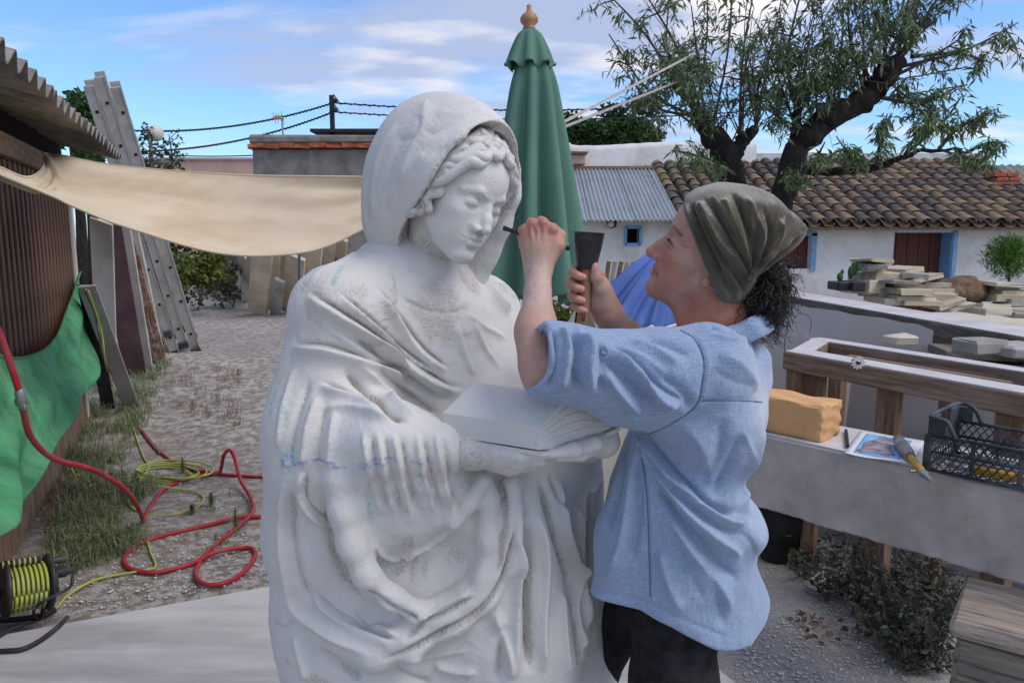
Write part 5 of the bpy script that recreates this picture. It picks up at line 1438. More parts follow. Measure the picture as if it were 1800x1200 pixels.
# ------------------------------------------------------------------ heaps of stone offcuts
PY = 7.6
tag(MB().box(P(1620, 600, 8.2) + np.array([.4, .3, -.33]), (5.6, 1.5, 1.1), None, bev=.03).build('stone_terrace', M['cream_stone']), 'low terrace carrying the heaps of stone offcuts', 'terrace')
mats3 = [M['cream_stone'], M['beige_stone'], M['cream_stone'], M['grey_stone']]
def heap(rows_, label, group):
    ys_ = [r[1] for r in rows_]; xs2 = [r[0] for r in rows_]
    for (px, py, wpx, hpx, tilt, yaw, dy) in rows_:
        fy = (py - min(ys_)) / (max(ys_) - min(ys_)); fx2 = (px - min(xs2)) / (max(xs2) - min(xs2)); mi = random.randrange(4)
        lbl = '%s %s %s stone offcut %s, %s %s of %s' % ('short' if wpx < 42 else 'long' if wpx > 55 else 'middling', 'thick' if hpx > 13 else 'thin' if hpx < 8 else 'flat', ('cream', 'tan', 'pale cream', 'grey')[mi], 'lying aslant' if abs(tilt) > .08 else 'lying level', 'at the top' if fy < .25 else 'near the bottom' if fy > .75 else 'halfway up', 'left' if fx2 < .33 else 'right' if fx2 > .66 else 'middle', label)
        Y = PY + dy; k = Y / FOC * 1.0
        o = MB().box((0, 0, 0), (wpx * k, random.uniform(.22, .42), max(hpx * k, .03)), None, bev=.006, jit=.006).build('stone_offcut', mats3[mi])
        o.location = V3(P(px, py, Y)); o.rotation_euler = (random.uniform(-.06, .06), tilt, yaw)
        tag(o, lbl, 'stone slab', group)
h1 = [(1532, 458, 42, 6, .06, .1, 0), (1530, 467, 32, 8, 0, -.1, 0), (1528, 474, 36, 7, 0, .2, 0), (1525, 490, 50, 22, 0, .0, .2), (1556, 486, 62, 17, .05, .15, 0), (1585, 474, 48, 8, -.1, .5, .1), (1602, 482, 44, 8, .05, -.3, 0),
      (1515, 503, 34, 20, 0, .3, 0), (1570, 496, 52, 6, .04, .2, -.2), (1620, 489, 56, 9, -.22, .1, -.1), (1590, 500, 60, 9, .05, .0, 0), (1640, 500, 42, 9, 0, -.2, 0), (1545, 512, 40, 16, 0, .2, 0), (1590, 511, 58, 10, .03, .1, -.2),
      (1625, 512, 70, 14, 0, .0, 0), (1600, 522, 72, 10, .02, .1, -.2), (1650, 520, 40, 16, 0, -.2, -.1), (1615, 532, 70, 9, .02, .0, -.25), (1560, 526, 50, 12, 0, .1, -.1), (1660, 532, 54, 7, -.28, .2, -.25), (1680, 538, 40, 8, -.2, -.1, -.2), (1700, 536, 36, 12, .1, .1, 0)]
heap(h1, 'the heap', 'stone offcuts heaped before the door')
h2 = [(1752, 498, 54, 6, .02, .1, 0), (1768, 504, 50, 8, 0, -.2, 0), (1770, 513, 56, 9, 0, .1, 0), (1758, 523, 52, 12, 0, 0, 0), (1780, 530, 46, 14, 0, .2, -.1), (1735, 537, 50, 9, .04, 0, -.1), (1772, 543, 52, 8, 0, -.1, -.1), (1730, 545, 48, 10, 0, .1, -.2), (1785, 552, 42, 10, 0, .1, -.2), (1798, 520, 40, 30, 0, .2, .2), (1725, 516, 28, 20, 0, .1, .2)]
heap(h2, 'the rightmost heap', 'stone offcuts at the right edge')
pot = empty('planter_box', P(1485, 503, 7.5), 'dark grey planter box at the left of the stone heap', 'planter')
MB().box(P(1475, 502, 7.5), (.14, .25, .085), None, bev=.01).build('box', M['black'], pot); MB().box(P(1500, 502, 7.45), (.14, .25, .095), None, bev=.01).build('box', M['black'], pot)
for px, py, h in ((1476, 490, .10), (1495, 485, .14), (1502, 478, .12)):
    o = empty('cactus', P(px, py + 5, 7.6), 'small green cactus pad behind the planter, %s' % ('lowest' if px == 1476 else 'middle' if px == 1495 else 'tallest'), 'cactus')
    MB().lathe([(.008, 0), (.028, h * .3), (.032, h * .6), (.02, h * .92), (.005, h)], 10, P(px, py + 6, 7.6)).build('pad', M['cactus'], o, True)
    MB().lathe([(.006, 0), (.018, h * .2), (.016, h * .4), (.004, h * .5)], 8, P(px, py + 6, 7.6) + np.array([.02, 0, h * .8])).build('pad', M['cactus'], o, True)
sk = P(1690, 512, 7.7); mb = MB(); A = np.zeros((26, 14, 3))
for i in range(26):
    for j in range(14):
        a, e = 2 * PI * i / 25, PI * j / 13; r = 1 + .25 * mnoise.noise(Vector((math.cos(a) * 2, math.sin(a) * 2, j * .35))) + .08 * math.sin(a * 9 + j)
        A[i, j] = sk + np.array([math.cos(a) * math.sin(e) * .26 * r, math.sin(a) * math.sin(e) * .2 * r, math.cos(e) * .15 * r])
tag(mb.grid(A).build('sack_heap', M['netting'], None, True), 'crumpled brown sacking between the two stone heaps', 'sacking')
sp_ = empty('small_pine', P(1775, 500, 9.5), 'bright green little pine standing before the white wall', 'pine')
c_ = P(1772, 452, 9.5); mb = MB(); pts = []
for _ in range(2600):
    d = unit(RNG.normal(0, 1, 3)); f = random.random() ** .45; pts.append(c_ + d * np.array([.29, .27, .30]) * f * (1 - .15 * max(0, d[2])))
leaf_spray(mb, pts, .10, 0, 1, .01, .045, up=(0, 0, .8)); mb.build('crown', M['bright_leaf'], sp_)
MB().tube([P(1775, 600, 9.5), P(1773, 440, 9.5)], [.03, .012], 8).build('trunk', M['twig'], sp_, True)
mb = MB()
for _ in range(30):
    d = unit(RNG.normal(0, 1, 3)); d[2] = abs(d[2]); mb.tube([c_ + np.array([0, 0, -.2 + .3 * random.random()]), c_ + d * .25], [.006, .002], 4)
mb.build('branch', M['twig'], sp_)

# ------------------------------------------------------------------ under the bench
bk = empty('bucket', G(1370, 985, 0), 'dark bucket standing in the shade under the marble bench', 'bucket')
MB().lathe([(.09, 0), (.105, .02), (.135, .28), (.142, .28), (.142, .295), (.128, .295), (.12, .1)], 24, G(1368, 978, 0)).build('body', M['black'], bk, True)
MB().tube(spline([G(1368, 978, 0) + np.array([-.14, 0, .27]), G(1368, 978, 0) + np.array([0, -.12, .16]), G(1368, 978, 0) + np.array([.14, 0, .27])], 16), .004, 5).build('handle', M['steel'], bk, True)
tag(MB().box(np.array([2.1, 3.35, .30]), (1.6, .05, .62), rotz(-.75), bev=.01).build('dark_panel', M['greyboard']), 'dark grey panel standing in the shade under the bench', 'panel')
mb = MB(); stm = MB()
for p in scatter([(1380, 1010), (1480, 960), (1560, 990), (1690, 1060), (1680, 1190), (1600, 1199), (1500, 1090), (1420, 1060)], 78):
    h = random.uniform(.08, .26); k = random.randint(3, 5)
    for _ in range(k):
        q = p + np.array([random.uniform(-.09, .09), random.uniform(-.09, .09), h * random.uniform(.6, 1.2)])
        stm.tube([p, (p + q) / 2 + RNG.normal(0, .01, 3), q], [.0025, .002, .001], 4)
        leaf_spray(mb, [p * (1 - f) + q * f for f in np.linspace(.25, 1, 9)], .034, 0, 2, .012, .22)
tag(mb.build('weeds', M['weed_leaf']), 'grey green weeds growing thickly under the marble bench', 'weeds', kind='stuff')
tag(stm.build('weed_stems', M['twig']), 'thin stems of the weeds under the bench', 'weeds', kind='stuff')
mb = MB()
for p in scatter([(1380, 1080), (1480, 1060), (1530, 1120), (1430, 1130)], 60): leaf_spray(mb, [p + np.array([0, 0, .008])], .03, 0, 1, .004, .35)
tag(mb.build('fallen_leaves', M['straw']), 'dry brown leaves lying on the gravel by the weeds', 'leaves', kind='stuff')

# ------------------------------------------------------------------ base slab under the statue
s1, s2 = G(-40, 1122, .11), G(466, 1030, .11)
dS = unit(s2 - s1); far_n = np.array([-dS[1], dS[0], 0])
bs2 = MB(); Lq = 2.75
cS = s1 + dS * (Lq / 2 - .35) - far_n * .95; cS[2] = .055
tag(bs2.box(cS, (Lq, 1.9, .11), frame(dS), bev=.006).build('marble_base_slab', M['plinth']), 'wide dusty marble slab under the statue', 'slab')

# ------------------------------------------------------------------ hoses, cables, reel
def gpt(px, py, up=.012): return gp(px, py) + np.array([0, 0, up])
def hose(pts, r, material, name, label, cat, n=90, grp=None):
    tag(MB().tube(spline(pts, n), r, 9).build(name, material, None, True), label, cat, grp)
rh = empty('red_hose', gpt(250, 915), 'red air hose hanging from the left edge and looping over the gravel', 'hose')
air = [P(-60, 420, 2.35), P(-20, 540, 2.4), P(8, 610, 2.45), P(35, 690, 2.5)]
air2 = [P(39, 712, 2.5), P(55, 768, 2.6), P(95, 806, 2.8), P(165, 826, 3.05), P(222, 862, 3.35), P(246, 898, 3.6), gpt(252, 920, .012)]
MB().tube(spline(air, 40), .0115, 9).build('hose', M['redhose'], rh, True)
MB().tube(spline(air2, 60), .0115, 9).build('hose', M['redhose'], rh, True)
ca, cb = P(35, 688, 2.5), P(39, 714, 2.5)
dC = unit(cb - ca); RC = np.stack([unit(np.cross(dC, [0, 1, 0])), unit(np.cross(dC, np.cross(dC, [0, 1, 0]))), dC], 1); LC = np.linalg.norm(cb - ca)
MB().lathe([(.013, -.01), (.017, 0), (.017, LC * .45), (.021, LC * .5), (.021, LC * .8), (.014, LC), (.013, LC + .012)], 14, ca, RC).build('coupling', M['steel'], rh, True, 50)
MB().box(cb + np.array([.008, -.012, 0]), (.026, .012, .016), None, bev=.003).build('clamp', M['steel'], rh)
def Q(px, py, up): return gp(px, py) + np.array([0, 0, up])
run1 = [gpt(252, 922), gpt(262, 898), gpt(290, 862), gpt(335, 842), gpt(382, 836, .02), Q(390, 836, .06), Q(396, 838, .15), Q(406, 838, .185), Q(414, 842, .15), Q(424, 860, .06), gpt(440, 880, .03), gpt(446, 905, .03), gpt(430, 925, .03), gpt(392, 950), gpt(360, 980), gpt(345, 1008), gpt(352, 1026), gpt(378, 1032), gpt(418, 1018), gpt(444, 990), gpt(448, 972), gpt(430, 966), gpt(380, 980, .03), gpt(330, 997), gpt(270, 1010), gpt(228, 1002), gpt(219, 985), gpt(240, 962), gpt(290, 944), gpt(350, 930), gpt(420, 918, .03), gpt(470, 912)]
MB().tube(spline(run1, 260), .0115, 9).build('hose', M['redhose'], rh, True)
run2 = [gpt(250, 760), gpt(280, 795), gpt(310, 817), gpt(350, 830), gpt(400, 837), gpt(470, 842)]
MB().tube(spline(run2, 60), .0105, 9).build('hose', M['redhose'], rh, True)
hose([P(150, 508, 5.2), P(170, 560, 5.35), P(184, 630, 5.5), gpt(215, 700, .06), gpt(240, 745), gpt(262, 776), gpt(282, 800)], .011, M['dullhose'], 'brown_hose', 'old brown hose trailing from the grey board across the grass', 'hose')
yc = empty('yellow_cable', gpt(250, 870), 'yellow green cable lying in loose coils on the grass', 'cable')
def ycable(pts, n=80): MB().tube(spline(pts, n), .0058, 7).build('cable', M['yellow'], yc, True)
ycable([P(155, 510, 5.15), P(178, 580, 5.35), P(186, 640, 5.5), gpt(198, 680, .05), gpt(225, 730), gpt(250, 800), gpt(262, 828, .03), gpt(245, 850, .02), gpt(260, 835, .02)], 60)
for k in range(4):
    c = np.array([290 + 6 * k, 838 - 1 * k]); pts = []
    for i in range(9):
        a = 2 * PI * i / 8 + k; pts.append(gpt(c[0] + (46 + 6 * k) * math.cos(a) * (1 + .1 * random.random()), c[1] + (13 + k) * math.sin(a), .012 + .008 * k + .01 * random.random()))
    ycable(pts, 70)
ycable([gpt(120, 845, .03), gpt(170, 850, .03), gpt(215, 852, .03), gpt(260, 860, .03), gpt(310, 862), gpt(345, 868), gpt(358, 880), gpt(340, 898), gpt(295, 908), gpt(250, 905), gpt(228, 890), gpt(226, 875)])
ycable([gpt(130, 826, .05), gpt(128, 840, .05), gpt(145, 848, .04), gpt(190, 848, .04), gpt(240, 846, .03), gpt(275, 850)])
ycable([gpt(168, 860, .04), gpt(148, 870, .04), gpt(145, 888, .03), gpt(160, 902, .02)])
ycable([gpt(200, 915, .02), gpt(202, 935), gpt(218, 948), gpt(255, 950), gpt(265, 975), gpt(274, 997), gpt(260, 1005), gpt(200, 1015), gpt(160, 1026), gpt(120, 1050, .012), gpt(95, 1074, .012), gpt(72, 1062, .04), gpt(60, 1040, .10)])

rl = empty('cable_reel', gpt(60, 1075, 0), 'cable reel wound with yellow green cable and fitted with sockets', 'cable reel')
rc0, rc1 = P(8, 1036, 2.72), P(84, 1022, 2.82)
ax_ = unit(rc1 - rc0); RR = np.stack([unit(np.cross(ax_, [0, 0, 1])), unit(np.cross(ax_, np.cross(ax_, [0, 0, 1]))), ax_], 1)
Lr = np.linalg.norm(rc1 - rc0)
MB().lathe([(.045, 0), (.045, Lr)], 24, rc0, RR).build('drum', M['black'], rl, True, 50)
for k, c in enumerate((rc0, rc1)):
    MB().lathe([(.03, -.008), (.105, -.008), (.112, -.002), (.112, .004), (.105, .010), (.06, .006), (.03, .006)], 40, c, RR).build('flange', M['black'], rl, True, 40)
    for i in range(8):
        a = 2 * PI * i / 8; p = c + RR[:, 0] * math.cos(a) * .094 + RR[:, 1] * math.sin(a) * .094
        MB().lathe([(.009, .011), (.009, .0125)], 10, p, RR).build('vent_hole', M['dark'], rl)
MB().lathe([(.066, .008), (.066, .022), (.060, .026)], 32, rc1, RR).build('socket_plate', M['crate'], rl, True, 40)
for i in range(3):
    a = 2 * PI * i / 3 + .5; p = rc1 + RR[:, 0] * math.cos(a) * .036 + RR[:, 1] * math.sin(a) * .036
    MB().lathe([(.022, .025), (.023, .030), (.018, .030), (.017, .027)], 18, p, RR).build('socket', M['black'], rl, True, 40)
for i in range(26):
    f = (i % 9 + .5) / 9; rr = .058 + .012 * (i // 9) ; c = rc0 + ax_ * Lr * f; pts = []
    for j in range(25):
        a = 2 * PI * j / 24; w_ = 1 + .18 * (i > 17) * max(0, math.sin(a + 1.2)); pts.append(c + RR[:, 0] * math.cos(a) * rr * w_ + RR[:, 1] * math.sin(a) * rr * w_ + ax_ * .006 * j / 24)
    MB().tube(pts, .0058, 6).build('cable_turn', M['yellow'], rl, True)
hp = rc0 + RR[:, 0] * .05 - RR[:, 1] * .10 if RR[2, 1] < 0 else rc0 + RR[:, 1] * .10
hz = 1 if RR[2, 1] > 0 else -1
ha, hb = rc0 + RR[:, 1] * hz * .10 - ax_ * .02, rc1 + RR[:, 1] * hz * .10 - ax_ * .03
MB().tube([ha, hb], .014, 12).build('grip_bar', M['black'], rl, True)
for i in range(7):
    p = ha + (hb - ha) * (i + .6) / 7.6; MB().lathe([(.0148, -.003), (.0155, 0), (.0148, .003)], 14, p, np.stack([RR[:, 0], RR[:, 1], unit(hb - ha)], 1)).build('grip_ring', M['yellow'], rl, True)
MB().lathe([(.013, .01), (.015, .03), (.015, .055), (.010, .058)], 14, rc1 + RR[:, 1] * hz * .092 + RR[:, 0] * .02, RR).build('crank_knob', M['black'], rl, True, 50)
pl_ = rc1 + RR[:, 0] * 0 + ax_ * .03 + RR[:, 1] * hz * .03
MB().lathe([(.021, 0), (.022, .03), (.015, .04), (.013, .065), (.008, .07)], 16, pl_, RR).build('plug', M['black'], rl, True, 50)
MB().tube(spline([pl_ + ax_ * .07, P(128, 1012, 2.75), P(124, 1030, 2.72), P(100, 1045, 2.7), P(70, 1060, 2.65), gpt(60, 1082, .02), gpt(66, 1096, .02)], 50), .006, 7).build('plug_lead', M['black'], rl, True)
lf1 = gp(6, 1090); MB().tube(spline([rc0 - ax_ * .02, lf1 + np.array([-.02, 0, .012]), gp(70, 1090) + np.array([0, 0, .012]), rc1 - ax_ * .02], 40), .009, 8).build('stand', M['black'], rl, True)
hose([gpt(-40, 1100, .02), gpt(0, 1098, .02), gpt(40, 1095, .02), gpt(78, 1088, .02), gpt(100, 1082, .03)], .012, M['black'], 'black_cable', 'thick black cable lying beside the cable reel', 'cable')
hose([G(-40, 1150, .12), G(0, 1144, .12), G(40, 1140, .12), G(75, 1122, .12), G(105, 1098, .12), G(118, 1085, .10)], .009, M['black'], 'black_cable', 'black cable curving over the edge of the marble base slab', 'cable')
hose([G(-40, 1140, .12), G(-10, 1122, .12), G(14, 1108, .12), G(36, 1100, .115)], .008, M['black'], 'black_cable', 'short black cable end at the left edge of the base slab', 'cable')
# ------------------------------------------------------------------ the statue
def stone_mat():
    m = bpy.data.materials.new('carved_white_stone'); m.use_nodes = True
    t = m.node_tree; b = t.nodes['Principled BSDF']; b.inputs['Roughness'].default_value = .85; b.inputs['Specular IOR Level'].default_value = .2
    co = t.nodes.new('ShaderNodeTexCoord'); geo = t.nodes.new('ShaderNodeNewGeometry')
    def N(sc, d=6, r=.6, dist=0.):
        n = t.nodes.new('ShaderNodeTexNoise'); n.inputs['Scale'].default_value = sc; n.inputs['Detail'].default_value = d; n.inputs['Roughness'].default_value = r; n.inputs['Distortion'].default_value = dist
        t.links.new(co.outputs['Object'], n.inputs['Vector']); return n.outputs['Fac']
    def ramp(src, p0, c0, p1, c1):
        r = t.nodes.new('ShaderNodeValToRGB'); e = r.color_ramp.elements; e[0].position = p0; e[1].position = p1; e[0].color = (*c0, 1); e[1].color = (*c1, 1)
        t.links.new(src, r.inputs[0]); return r.outputs[0]
    def mix(f, a, c, bt='MIX'):
        x = t.nodes.new('ShaderNodeMixRGB'); x.blend_type = bt
        for i, q in enumerate((f, a, c)):
            if isinstance(q, (int, float)): x.inputs[i].default_value = q
            elif isinstance(q, tuple): x.inputs[i].default_value = (*q, 1)
            else: t.links.new(q, x.inputs[i])
        return x.outputs[0]
    base = ramp(N(3.0), .3, (.59, .565, .525), .7, (.675, .655, .62))
    warm = ramp(N(7.0, 8), .52, (0, 0, 0), .72, (.45, .45, .45))
    c = mix(warm, base, (.61, .56, .49))
    # tooth-chisel zones: rougher, warmer, with broken little grooves
    at = t.nodes.new('ShaderNodeAttribute'); at.attribute_name = 'raw'
    nz_ = N(9.0, 5, .6, .5)
    ad_ = t.nodes.new('ShaderNodeMath'); ad_.operation = 'ADD'; t.links.new(at.outputs['Fac'], ad_.inputs[0]); t.links.new(nz_, ad_.inputs[1])
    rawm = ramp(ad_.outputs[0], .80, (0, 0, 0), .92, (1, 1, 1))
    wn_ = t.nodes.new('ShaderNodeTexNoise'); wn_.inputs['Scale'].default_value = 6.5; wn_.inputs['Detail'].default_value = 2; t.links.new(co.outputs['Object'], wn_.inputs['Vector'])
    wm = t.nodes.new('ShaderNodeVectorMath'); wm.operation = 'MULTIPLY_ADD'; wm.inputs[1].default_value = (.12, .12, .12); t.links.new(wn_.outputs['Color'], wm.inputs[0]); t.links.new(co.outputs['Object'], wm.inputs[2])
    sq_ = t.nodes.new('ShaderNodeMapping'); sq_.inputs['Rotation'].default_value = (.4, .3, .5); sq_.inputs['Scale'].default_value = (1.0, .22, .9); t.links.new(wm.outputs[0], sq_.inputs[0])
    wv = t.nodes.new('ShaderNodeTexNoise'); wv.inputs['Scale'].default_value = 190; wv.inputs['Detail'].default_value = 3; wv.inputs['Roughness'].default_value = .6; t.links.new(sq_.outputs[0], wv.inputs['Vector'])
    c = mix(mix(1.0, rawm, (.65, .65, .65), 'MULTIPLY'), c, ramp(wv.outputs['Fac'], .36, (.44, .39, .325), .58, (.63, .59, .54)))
    pit = ramp(N(160, 3, .7), .66, (0, 0, 0), .72, (.6, .6, .6))
    c = mix(pit, c, (.50, .44, .37))
    # pencil marks
    for an, colr in (('pencil_blue', (.10, .16, .50)), ('pencil_green', (.12, .42, .33))):
        a2 = t.nodes.new('ShaderNodeAttribute'); a2.attribute_name = an
        mm = t.nodes.new('ShaderNodeMath'); mm.operation = 'MULTIPLY'; t.links.new(a2.outputs['Fac'], mm.inputs[0]); t.links.new(ramp(N(120, 4, .7), .40, (0, 0, 0), .62, (.85, .85, .85)), mm.inputs[1])
        c = mix(mm.outputs[0], c, colr)
    t.links.new(c, b.inputs['Base Color'])
    h1 = N(24, 6, .55); h2 = N(130, 5, .7)
    def bump(src, s, d, prev=None):
        bp = t.nodes.new('ShaderNodeBump'); bp.inputs['Distance'].default_value = d
        if isinstance(s, float): bp.inputs['Strength'].default_value = s
        else: t.links.new(s, bp.inputs['Strength'])
        t.links.new(src, bp.inputs['Height'])
        if prev is not None: t.links.new(prev, bp.inputs['Normal'])
        return bp.outputs[0]
    vo = t.nodes.new('ShaderNodeTexVoronoi'); vo.inputs['Scale'].default_value = 17; vo.inputs['Randomness'].default_value = 1.0; t.links.new(wm.outputs[0], vo.inputs['Vector'])
    p = bump(vo.outputs['Distance'], .10, .012); p = bump(h1, .25, .008, p); p = bump(h2, .55, .0035, p); p = bump(wv.outputs['Fac'], mix(1.0, rawm, (1, 1, 1), 'MULTIPLY'), .0050, p)
    t.links.new(p, b.inputs['Normal'])
    return m
STONE = stone_mat()
SH_S = 1.03; SH_T = np.array([-.1057, 1.5, 1.679])
SH_R = rotz(math.radians(228.0)) @ rotx(math.radians(-20.0)) @ roty(math.radians(-12.5))
def s2w(v): return SH_S * (np.asarray(v) @ SH_R.T) + SH_T
def w2s(v): return (np.asarray(v) - SH_T) @ SH_R / SH_S
statue = empty('statue', [-.15, 1.55, .11], 'white stone statue of a veiled saint holding an open book', 'statue')
def stone_obj(name, V, F, raw=None, blue=None, green=None):
    o = mesh_obj(name, V, F, STONE, statue, True)
    vcol(o, 'raw', raw if raw is not None else np.zeros(len(V)))
    if blue is not None: vcol(o, 'pencil_blue', blue)
    if green is not None: vcol(o, 'pencil_green', green)
    return o

# head and neck
hb_ = head_form('stone')
nk = w2s(P(752, 565, 1.64))
hb_.cap((0, -.042, -.050), nk, .046, .066, .025)
V, F = surface(hb_, (-.13, -.22, -.30), (.13, .14, .14), .0019)
V = V * np.array([1 + .10 * 1.0, 1, 1]) if False else np.stack([V[:, 0] * (1 + .10 * sstep(-.20, -.12, V[:, 2])), V[:, 1], V[:, 2]], 1)
Vw = s2w(V)
rawh = .32 * sstep(-.09, -.15, V[:, 2]) + .16 * sstep(.03, .0, V[:, 1]) * sstep(.03, -.05, V[:, 2]) + .10
stone_obj('head', Vw, F, rawh)

# hair: waved locks combed from a middle parting under the veil
def hair_pt(s, az, el, out=0.0):
    c = np.array([0, .004, .022]); r = np.array([.0835, .0935, .0925]) + out
    a, e = math.radians(az), math.radians(el)
    return c + r * np.array([s * math.sin(a) * math.cos(e), math.cos(a) * math.cos(e), math.sin(e)])
mb = MB()
for s in (1, -1):
    for k in range(10):
        pts = []; rad = []; n = 72; ph = k * .55 + (1 if s > 0 else 0)
        for i in range(n):
            f = i / (n - 1); az = 1 + f * 112
            hl = np.interp(az, [0, 20, 45, 65, 85, 113], [52, 45, 28, 8, -18, -42])
            w_ = f * 2 * PI * (4.2 + .25 * math.sin(k)) + ph + .8 * math.sin(f * 5 + k)
            el = hl + k * 6.0 + 3.6 * math.sin(w_) * (.3 + .7 * min(1, f * 5))
            pts.append(hair_pt(s, az, min(el, 87), .0045 + .003 * math.sin(w_ * .5 + k * 1.9) + .0018 * math.cos(w_)))
            rad.append((.0098 + .0024 * math.sin(k * 2.1 + 1)) * (1 - .25 * abs(math.sin(f * 7 + k))) * (1 - .35 * (f > .93)))
        mb.tube(np.array(pts), np.array(rad), 9, flat=None)
    for k in range(3):                                             # loose locks falling beside the cheek
        pts = []; n = 40
        for i in range(n):
            f = i / (n - 1)
            pts.append(np.array([s * (.078 + .004 * math.sin(f * 11 + k * 2)), .030 - .013 * k - .02 * f + .006 * math.sin(f * 15 + k), .035 - .012 * k - .085 * f]))
        mb.tube(np.array(pts), np.linspace(.012, .007, n) * (1 + .12 * np.sin(np.arange(n) * .7 + k)), 8)
Vh = s2w(np.array(mb.V))
o = mesh_obj('hair', Vh, mb.F, STONE, statue, True); vcol(o, 'raw', np.full(len(Vh), .30))

# veil: hood round the head, open towards the face
B = Blend()
B.ball((0, -.056, .034), (.120, .168, .142), .02)
B.ball((0, -.115, -.03), (.100, .10, .16), .06)
for q_ in ([w2s(P(x, y, Y)) for x, y, Y in ((893, 300, 1.57), (889, 345, 1.585), (874, 395, 1.60), (848, 440, 1.62), (826, 490, 1.63))],): B.chain(q_, [.020, .020, .022, .028, .040], .04)
Bl = B
def hood(p):
    d = Bl(p)
    # facets left by the point chisel
    return d
op = Blend()
op.ball((0, .132, .006), (.117, .212, .160), .01)
op.ball((0, .03, -.10), (.084, .105, .12), .04)
def veil(p):
    d = B(p)
    i = op(p)
    d = smax(d, -i, .006)
    # second, recessed layer of the rim
    return d
V, F = surface(veil, (-.2, -.3, -.26), (.2, .2, .22), .0030)
Vw = s2w(V)
cv = Carver(Vw, F)
def vs(*a, **k): cv.stroke(*a, **k)
vs([(660, 395), (655, 330), (668, 270), (700, 215)], .010, .006)
vs([(684, 400), (678, 340), (690, 280), (716, 230)], .009, -.005)
vs([(750, 165), (744, 215), (722, 265), (700, 330)], .013, .006)
vs([(770, 262), (808, 243), (855, 226), (885, 232), (905, 258)], .008, .006)
vs([(750, 285), (790, 240), (845, 208), (885, 205), (912, 245)], .012, -.005)
vs([(745, 225), (760, 235), (800, 215), (850, 185)], .010, -.005)
vs([(765, 195), (800, 200), (840, 180), (820, 160)], .012, .004)
vs([(700, 330), (716, 300), (750, 265)], .010, .005)
vs([(655, 300), (640, 350), (648, 400)], .008, -.004)
vs([(690, 245), (730, 240), (742, 200)], .009, -.004)
Vc = cv.done(1)
fl = nz(Vw, 16, 3.1)
Vc = Vc + cv.N * (np.round(fl * 4) / 4 * .0025)[:, None]
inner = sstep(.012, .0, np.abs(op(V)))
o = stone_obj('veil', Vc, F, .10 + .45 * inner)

# body: mantle, arms, skirt
B = Blend()
B.ball(P(722, 610, 1.60), (.185, .150, .22), .05)
B.chain([P(600, 545, 1.47), P(720, 490, 1.60), P(835, 545, 1.72)], [.085, .085, .075], .07)
B.chain([P(600, 560, 1.465), P(586, 690, 1.45), P(580, 800, 1.43)], [.092, .102, .108], .06)
B.chain([P(580, 780, 1.43), P(588, 930, 1.47), P(604, 1080, 1.50), P(620, 1300, 1.52)], [.110, .128, .134, .144], .08)
B.chain([np.array(P(620, 1300, 1.52)), np.array([*P(620, 1300, 1.52)[:2], .05])], [.144, .155], .06)
B.chain([P(560, 765, 1.40), P(680, 775, 1.33), P(775, 790, 1.31)], [.085, .068, .052], .05)         # forearm in its sleeve
B.ball(P(700, 850, 1.40), (.13, .10, .10), .05)
B.chain([P(850, 560, 1.70), P(905, 680, 1.64), P(985, 770, 1.50)], [.085, .085, .065], .06)           # far arm
B.chain([P(830, 760, 1.60), P(855, 900, 1.52), P(875, 1080, 1.53), P(885, 1300, 1.55)], [.16, .165, .185, .20], .08)
B.chain([np.array(P(885, 1300, 1.55)), np.array([*P(885, 1300, 1.55)[:2], .05])], [.20, .22], .06)
B.chain([P(990, 800, 1.58), P(1000, 950, 1.60), P(1008, 1200, 1.60)], [.085, .085, .095], .05)
B.cap(P(1008, 1200, 1.60), [*P(1008, 1200, 1.6)[:2], .05], .095, .11, .05)
B.ball(P(700, 1020, 1.43), (.14, .10, .13), .06)
B.ball(P(690, 1300, 1.45), (.16, .14, .4), .08)
# the wide cuff of the sleeve: a rolled rim and the hollow behind it
rim = [P(*q) for q in ((606, 790, 1.315), (596, 840, 1.30), (604, 900, 1.29), (618, 955, 1.285), (645, 1012, 1.285), (690, 1050, 1.29), (735, 1075, 1.30), (775, 1078, 1.31))]
B.chain(rim, [.022, .022, .022, .022, .021, .019, .016, .012], .025)
B.cap(P(640, 850, 1.365), P(775, 855, 1.355), .062, .058, .04)
B.cap(P(665, 925, 1.365), P(770, 908, 1.350), .052, .046, .04)
B.ball(P(735, 1020, 1.268), (.058, .050, .032), .02, '-')
for q in (((640, 765, 1.306), (650, 850, 1.300), (668, 905, 1.316)), ((668, 760, 1.300), (676, 850, 1.294), (692, 904, 1.310)), ((696, 760, 1.295), (704, 850, 1.290), (720, 906, 1.306)), ((735, 768, 1.290), (742, 850, 1.288), (760, 912, 1.306)), ((768, 782, 1.290), (778, 860, 1.290), (792, 918, 1.308))):
    B.chain([P(*x) for x in q], [.010, .010, .004], .016)
